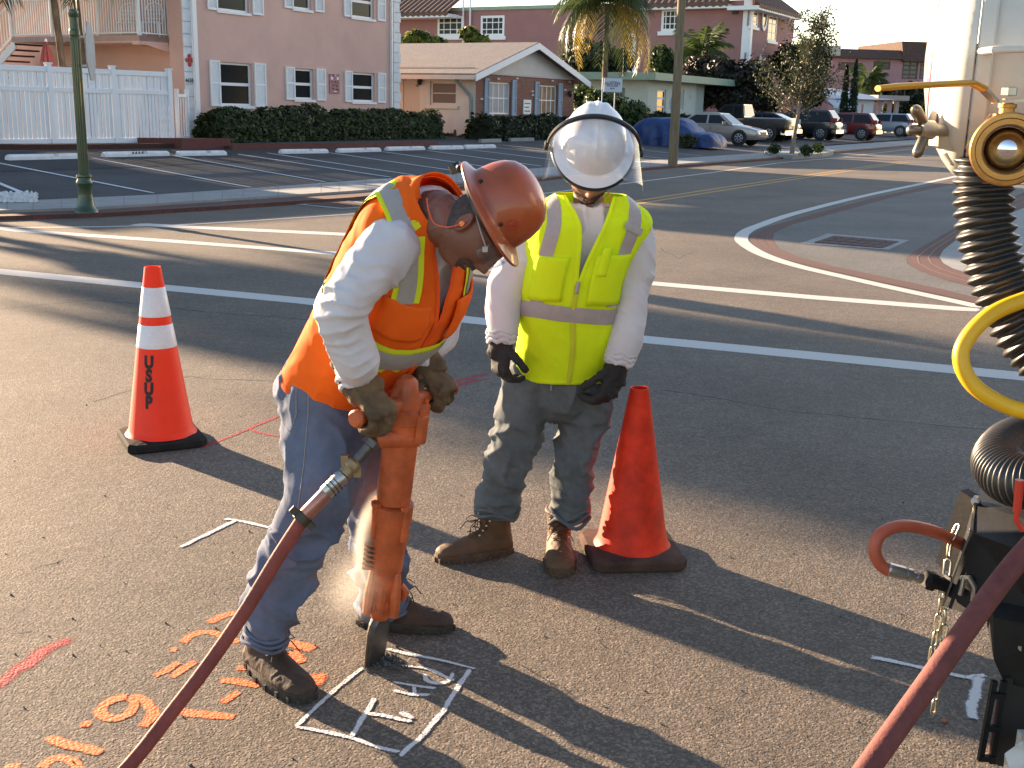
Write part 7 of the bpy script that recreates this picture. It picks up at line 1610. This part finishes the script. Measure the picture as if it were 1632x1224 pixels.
# ================================================================== vacuum truck (its rear corner) and hoses
mat('truck_white', (.62, .575, .50), .32, coat=.5, ns=3, na=.05, ns2=30, na2=.06); mat('brass', (.46, .24, .075), .42, metal=.9, ns=16, na=.2, bump=.0006, bs=80); mat('handle_yellow', (.62, .28, .015), .45, ns=14, na=.12); mat('knob_steel', (.20, .17, .13), .38, metal=.8, ns=16, na=.2)
mat('truck_black', (.007, .007, .008), .6, ns=14, na=.3, spec=.25, bump=.0008, bs=60); mat('black_rubber', (.02, .019, .018), .42, ns=20, na=.3, spec=.6); mat('hose_yellow', (.78, .42, .01), .42, ns=14, na=.08); mat('chain_steel', (.52, .46, .34), .3, metal=.95, ns=30, na=.25); mat('hose_rust', (.42, .085, .04), .5, ns=16, na=.12)
tc0 = P_(1556, 92, 2.75); tr = thing('vacuum_truck', 'rear corner of a white tank truck with a brass valve and black bumper', 'truck', (2.2, 2.9, 0))
ta = V((-.93, .36, 0)).normalized(); RT = .262
lathe_t = lambda pr, m, nm, par=tr, sm=True, seg=64: MB().lathe(pr, tc0, ta, seg).put(nm, m, par, sm)
tank = lathe_t([(RT, -2.4), (RT, -.03), (RT, .0)], M['truck_white'], 'tank')
lathe_t([(RT+.012, -.034), (RT+.016, -.03), (RT+.016, -.004), (RT+.010, -.0)], M['truck_white'], 'tank_flange', tank)
lathe_t([(RT+.008, .002), (RT+.012, .004), (RT+.010, .02), (RT-.004, .034), (.235, .052), (.19, .078), (.13, .098), (.06, .110), (.004, .113)], M['truck_white'], 'tank_door', tank)
lathe_t([(.160, .0875), (.157, .0905), (.150, .0935), (.147, .0930)], mat('decal_red', (.45, .02, .04), .4), 'red_stripe', tank)
lathe_t([(.185, .0775), (.183, .0815), (.166, .0895), (.164, .0880)], mat('decal_white', (.7, .68, .7), .4), 'white_stripe', tank)
MB().box(P_(1487, 129, 2.66), (.02, .03, .012)).put('blue_decal', mat('decal_blue', (.05, .05, .35), .4), tank)
gr = [P_(u, v, 2.42) for u, v in ((1585, 79), (1600, 79), (1660, 78), (1700, 78))]; MB().tube([gr[0]+V((0, .08, 0)), gr[0], gr[1], gr[2], gr[3]], .008, 8).put('grab_rail', M['truck_white'], tr, True)
# clamp bracket under the door, hinge tab and bolt
MB().prism([P_(u, v, 2.60) for u, v in ((1502, 178), (1529, 172), (1531, 198), (1524, 207), (1500, 210), (1495, 198))], V((.0, .05, 0))).put('door_clamp', M['truck_white'], tr)
MB().prism([P_(u, v, 2.60) for u, v in ((1496, 208), (1528, 209), (1527, 236), (1512, 239), (1495, 233))], V((0, .06, 0))).put('door_clamp', mat('clamp_dirty', (.50, .46, .36), .5, ns=18, na=.2), tr)
MB().prism([P_(u, v, 2.56) for u, v in ((1540, 190), (1566, 188), (1562, 214), (1538, 212))], V((0, .03, 0))).put('hinge_tab', M['truck_white'], tr)
bc_ = P_(1551, 199, 2.55); MB().lathe([(.001, .008), (.011, .007), (.012, 0), (.012, -.01)], bc_, V((-.15, -1, .1)), 16).put('hinge_bolt', M['steel_bright'], tr, True)
MB().tube([P_(1525, 222, 2.62), P_(1556, 222, 2.62), P_(1590, 224, 2.62)], [.030, .034, .034], 16).put('outlet_pipe', M['clamp_dirty'], tr, True)
MB().tube([P_(1512, 236, 2.66), P_(1520, 246, 2.66), P_(1545, 250, 2.66)], [.022, .026, .026], 14).put('outlet_elbow', M['truck_white'], tr, True)
# star knob
hub = P_(1478, 207, 2.58); kx = V((-.9, -.42, 0)).normalized()
kn = MB().lathe([(.001, .026), (.016, .024), (.021, .012), (.021, -.012), (.014, -.02), (.014, -.06)], hub, kx, 20).put('clamp_knob', mat('knob_grey', (.36, .34, .28), .4, metal=.6, ns=20, na=.2), tr, True)
for u, v in ((1458, 172), (1449, 208), (1461, 247), (1494, 178)): 
    e = P_(u, v, 2.56 if u < 1490 else 2.66); MB().tube([hub.lerp(e, .25), hub.lerp(e, .4), hub.lerp(e, .9), e, e+(e-hub)*.08], [.0095, .012, .0125, .0105, .005], 12).put('knob_arm', M['knob_steel'], kn, True)
MB().tube([hub, hub-kx*.1], .011, 10).put('clamp_bolt', M['steel_bright'], tr, True)
# brass ball valve, looking into its bore
vc = P_(1606, 238, 2.33); va = (V((0, 0, HCAM))-vc); va.z *= .3; va.x += .10; va.normalize()
vb = MB().lathe([(.056, -.16), (.056, -.05), (.064, -.045), (.066, 0), (.073, .005), (.073, .020), (.070, .026), (.062, .027), (.060, .022), (.050, .022), (.047, .012), (.0455, -.01), (.045, -.04)], vc, va, 44, False).put('valve_body', M['brass'], tr, True)
b = MB()
b.rings([[vc+va*h+(V((0, 0, 1))*sin(2*pi*k/6)+va.cross(V((0, 0, 1)))*cos(2*pi*k/6))*.080 for k in range(6)] for h in (-.03, .004)], False); b.put('valve_hexagon', M['brass'], vb)
MB().lathe([(.0445*sin(a), .0445*cos(a)-.046) for a in [pi*k/18+.02 for k in range(16)]][::-1], vc, va, 32).put('valve_ball', mat('chrome_ball', (.75, .75, .76), .04, metal=1), vb, True)
st = P_(1604, 182, 2.375); MB().lathe([(.026, -.012), (.026, 0), (.015, .002), (.015, .012), (.018, .013), (.018, .02), (.011, .021), (.011, .03)], st, (0, 0, 1), 18).put('valve_stem', M['brass'], vb)
MB().lathe([(.016, 0), (.0165, .002), (.0165, .016), (.012, .018)], st+V((0, 0, .036)), (0, 0, 1), 6).put('stem_nut', M['steel_bright'], vb)
lvr = [P_(1399, 141, 2.22), P_(1430, 138, 2.24), P_(1500, 134, 2.28), P_(1548, 132, 2.31), P_(1566, 141, 2.325)]
b = MB(); rs = []
for k, p in enumerate(lvr):
    t = (lvr[min(k+1, 4)]-lvr[max(k-1, 0)]).normalized(); s_ = t.cross(V((0, 0, 1))).normalized(); n_ = s_.cross(t); rs.append([p+s_*cos(2*pi*j/14)*.015*(.6 if k == 0 else 1)+n_*sin(2*pi*j/14)*.0065*(.9 if k == 0 else 1) for j in range(14)])
b.rings(rs).put('lever_grip', M['handle_yellow'], vb, True)
MB().bar(lvr[4], P_(1586, 162, 2.345), .02, .006).bar(P_(1586, 162, 2.345), st+V((.06, 0, .030)), .024, .006).put('valve_lever', M['steel_bright'], vb)
# corrugated suction hose
def ribbed(name, lab, pts, r, pitch, amp, m, seg=22, n=14, cat='hose', sharp=2.0):
    C = [V(p) for p in crv([tuple(p) for p in pts], n)]; cum = [0]
    for a, c in zip(C[:-1], C[1:]): cum.append(cum[-1]+(c-a).length)
    L = cum[-1]; per = 7; N = int(L/pitch*per); P2 = []; R2 = []; j = 0
    for k in range(N+1):
        d = L*k/N
        while j < len(cum)-2 and cum[j+1] < d: j += 1
        P2.append(C[j].lerp(C[j+1], (d-cum[j])/max(1e-9, cum[j+1]-cum[j]))); R2.append(r-amp+2*amp*(.5+.5*cos(2*pi*k/per))**(1/sharp))
    t = thing(name, lab, cat, C[0]); MB().tube(P2, R2, seg).put('corrugated_tube', m, t, True); return t
ribbed('suction_hose', 'thick black corrugated suction hose hanging below the brass valve', [P_(1570, 236, 2.62), P_(1567, 300, 2.62), P_(1572, 370, 2.60), P_(1594, 450, 2.57), P_(1640, 540, 2.52), P_(1720, 620, 2.46), P_(1800, 660, 2.5)], .061, .024, .0065, M['black_rubber'], 28, 10, sharp=1.3)
ribbed('coiled_hose', 'finer ribbed black hose bent in a loop on top of the bumper', [P_(1760, 690, 2.75), P_(1660, 694, 2.70), P_(1612, 708, 2.62), P_(1592, 736, 2.50), P_(1612, 762, 2.40), P_(1660, 768, 2.33), P_(1760, 760, 2.25)], .058, .0125, .0035, M['black_rubber'], 30, 16, sharp=1.0)
yh = thing('yellow_hose', 'bright yellow air line looping beside the suction hose', 'hose', P_(1525, 570, 2.45))
MB().tube([V(q) for q in crv([tuple(P_(*q)) for q in ((1720, 455, 2.5), (1632, 478, 2.46), (1570, 508, 2.43), (1532, 560, 2.41), (1548, 610, 2.39), (1600, 645, 2.37), (1660, 660, 2.36), (1750, 670, 2.4))], 10)], .0178, 16).put('tube', M['hose_yellow'], yh, True)
# bumper box
X_ = lambda u, v, Y: P_(u, v, Y)
bx = MB()
f = [X_(1547, 848, 2.40), X_(1700, 905, 2.10), X_(1700, 1030, 2.12), X_(1503, 966, 2.42)]; k_ = V((.16, .30, 0)); tp = [X_(1553, 800, 2.52), X_(1700, 850, 2.22)]
bx.v = f+tp+[f[3]+k_+V((.06, 0, 0)), f[2]+k_, tp[0]+k_*.85, tp[1]+k_*.85]
bx.f = [(0, 3, 2, 1), (0, 1, 5, 4), (4, 5, 9, 8), (8, 9, 7, 6), (3, 6, 7, 2), (0, 4, 8, 6, 3), (1, 2, 7, 9, 5)]
bx.put('bumper_box', M['truck_black'], tr)
MB().bar(X_(1552, 790, 2.56), X_(1512, 905, 2.60), .03, .06).put('bumper_plate', M['truck_black'], tr); MB().bar(X_(1553, 806, 2.50), X_(1548, 846, 2.395), .006, .004).bar(X_(1547, 848, 2.392), X_(1503, 965, 2.412), .004, .004).put('bumper_edge', M['steel_dark'], tr)
for u, v in ((1556, 797),): MB().lathe([(.001, .012), (.010, .011), (.011, 0), (.011, -.02)], X_(u, v, 2.50), V((-.3, -.8, .5)), 6).put('bumper_bolt', M['steel_bright'], tr)
lb = MB(); fl_ = [X_(1583, 984, 2.22), X_(1720, 1010, 2.05), X_(1720, 1120, 2.05), X_(1600, 1087, 2.20), X_(1584, 1052, 2.21)]
lb.prism(fl_[::-1], V((.05, .16, 0))).put('lamp_housing', mat('lamp_plastic', (.012, .0115, .011), .7, spec=.2, ns=16, na=.3, bump=.002, bs=40), tr)
for k in range(7): MB().bar(X_(1600, 992+7*k*.6, 2.205), X_(1715, 1014+7*k*.6, 2.045), .003, .0022).put('lamp_rib', M['lamp_plastic'], tr)
MB().lathe([(.001, .004), (.005, .004), (.006, 0), (.006, -.01)], X_(1627, 1033, 2.16), V((-.3, -1, 0)), 12).put('lamp_screw', M['steel_bright'], tr)
pn_ = MB().prism([X_(u, v, 2.18) for u, v in ((1604, 1080), (1720, 1100), (1720, 1260), (1575, 1215))][::-1], V((.05, .10, 0))).put('mud_flap', mat('flap', (.016, .014, .012), .7, ns=12, na=.3), tr)
for a, c in (((1585, 1085), (1562, 1212)), ((1600, 1085), (1580, 1216))): MB().bar(X_(*a, 2.165), X_(*c, 2.165), .011, .011).put('frame_rail', M['truck_black'], tr)
for v in (1108, 1160, 1208): MB().bar(X_(1580-(v-1108)*.17, v, 2.160), X_(1602-(v-1108)*.17, v+1, 2.160), .012, .012).put('frame_rung', M['truck_black'], tr)
MB().bar(X_(1592, 1110, 2.172), X_(1578, 1200, 2.172), .006, .006).put('red_strip', mat('dull_red', (.16, .02, .02), .6), tr)
MB().box(X_(1634, 1182, 2.14), (.03, .02, .045)).put('white_reflector', M['truck_white'], tr)
MB().prism([X_(u, v, 2.0) for u, v in ((1612, 1236), (1640, 1216), (1720, 1190), (1720, 1260), (1610, 1260))], V((.02, .08, 0))).put('white_step', M['truck_white'], tr)
# chassis and wheel beyond the edge of the picture
MB().box((2.35, 3.0, .62), (1.3, .9, .22)).put('chassis', M['truck_black'], tr); MB().lathe([(.2, -.14), (.46, -.14), (.5, -.08), (.5, .08), (.46, .14), (.2, .14)], (2.9, 2.75, .5), (.2, 1, 0), 30).put('wheel', M['tyre'], tr, True)
MB().box((2.5, 3.1, 1.1), (.5, .5, .8)).put('tank_support', M['truck_black'], tr)
MB().tube([X_(1549, 922, 2.385), X_(1536, 921, 2.37), X_(1531, 948, 2.37)], .006, 8).tube([X_(1533, 922, 2.38), X_(1545, 921, 2.36), X_(1553, 935, 2.355), X_(1552, 955, 2.355), X_(1543, 982, 2.37)], .007, 8).put('hitch_pin', M['steel_bright'], tr, True)
MB().tube([X_(1625, 765, 2.22), X_(1621, 815, 2.22)], .009, 8).tube([X_(1621, 815, 2.22), X_(1620, 830, 2.22), X_(1630, 845, 2.22)], .006, 8).put('red_lever', mat('lever_red', (.6, .04, .02), .4), tr, True)
# red jumper hose with its steel fitting
rh = thing('jumper_hose', 'short rust red hose looping out of the bumper to a steel fitting', 'hose', X_(1400, 870, 2.45))
MB().tube([V(q) for q in crv([tuple(X_(*q)) for q in ((1560, 882, 2.55), (1530, 866, 2.52), (1488, 847, 2.48), (1440, 838, 2.44), (1405, 850, 2.41), (1394, 875, 2.40), (1402, 898, 2.40), (1416, 909, 2.40))], 8)], .0145, 14).put('tube', M['hose_rust'], rh, True)
a, c = X_(1412, 906, 2.40), X_(1478, 924, 2.42); ax_ = (c-a).normalized(); L_ = (c-a).length
MB().lathe([(.015, 0), (.0165, .004), (.0165, .045), (.013, .047), (.013, .052), (.016, .053), (.016, .066), (.010, .067), (.010, .080), (.014, .081), (.014, .094)], a, ax_, 12).put('fitting', M['steel_bright'], rh)
MB().lathe([(.020, 0), (.023, .003), (.023, .022), (.017, .024), (.017, .05), (.024, .052), (.024, .07), (.02, .08)], c-ax_*.005, ax_, 6).put('coupling', M['truck_black'], rh)
# safety chain: every link a part
chn = thing('safety_chain', 'bright steel safety chain dangling beside the black bumper', 'chain', X_(1495, 1125, 2.44)); lm = None
def link_mesh():
    b = MB(); h, r_ = .0125, .0075; pts = [V((r_*cos(a)*1.0, 0, h+r_*sin(a))) for a in [pi*k/6 for k in range(7)]]+[V((r_*cos(a), 0, -h+r_*sin(a))) for a in [pi+pi*k/6 for k in range(7)]]
    b.tube(pts, .0031, 7, False, True); me = bpy.data.meshes.new('link'); me.from_pydata([tuple(v) for v in b.v], [], b.f); me.materials.append(M['chain_steel']); me.polygons.foreach_set('use_smooth', [True]*len(me.polygons)); return me
lm = link_mesh(); base_ = chn.location.copy()
def strand(pts):
    C = [V(p) for p in crv([tuple(p) for p in pts], 8)]; cum = [0]
    for a, c in zip(C[:-1], C[1:]): cum.append(cum[-1]+(c-a).length)
    n = int(cum[-1]/.0335); j = 0
    for k in range(n+1):
        d = cum[-1]*k/n
        while j < len(cum)-2 and cum[j+1] < d: j += 1
        p = C[j].lerp(C[j+1], (d-cum[j])/(cum[j+1]-cum[j])); t = (C[j+1]-C[j]).normalized()
        o = bpy.data.objects.new('link', lm); COL.objects.link(o); o.parent = chn; o.location = p-base_
        o.rotation_euler = (t.to_track_quat('Z', 'Y').to_matrix() @ Matrix.Rotation(pi/2*(k % 2)+.35, 3, 'Z')).to_euler()
strand([X_(1522, 848, 2.50), X_(1514, 868, 2.49), X_(1510, 905, 2.47)]); strand([X_(1501, 940, 2.47), X_(1496, 985, 2.46), X_(1486, 1044, 2.45)]); strand([X_(1508, 958, 2.47), X_(1505, 1000, 2.46), X_(1497, 1060, 2.45), X_(1489, 1126, 2.45)])
# big red hose in the foreground
bh_ = thing('foreground_hose', 'thick dusty red hose crossing the lower right corner in front of the truck', 'hose', X_(1500, 1050, 1.75))
MB().tube([V(q) for q in crv([tuple(X_(*q)) for q in ((1760, 740, 2.02), (1680, 830, 1.95), (1612, 905, 1.90), (1545, 995, 1.83), (1475, 1095, 1.75), (1400, 1200, 1.66), (1330, 1300, 1.58), (1260, 1400, 1.5))], 8)],   .0200, 18).put('tube', mat('hose_red_shaded', (.17, .042, .034), .75, ns=10, na=.22, bump=.001, bs=160, ns2=50, na2=.25), bh_, True)  # shade on the hose is put into this darker red
p = G(1505, 1151); b = MB(); stone(b, p+V((0, 0, .006)), .014); tag(b.put('pebble', mat('pebble', (.25, .11, .06), .8)), 'small brown pebble lying on the asphalt below the chain', 'pebble')
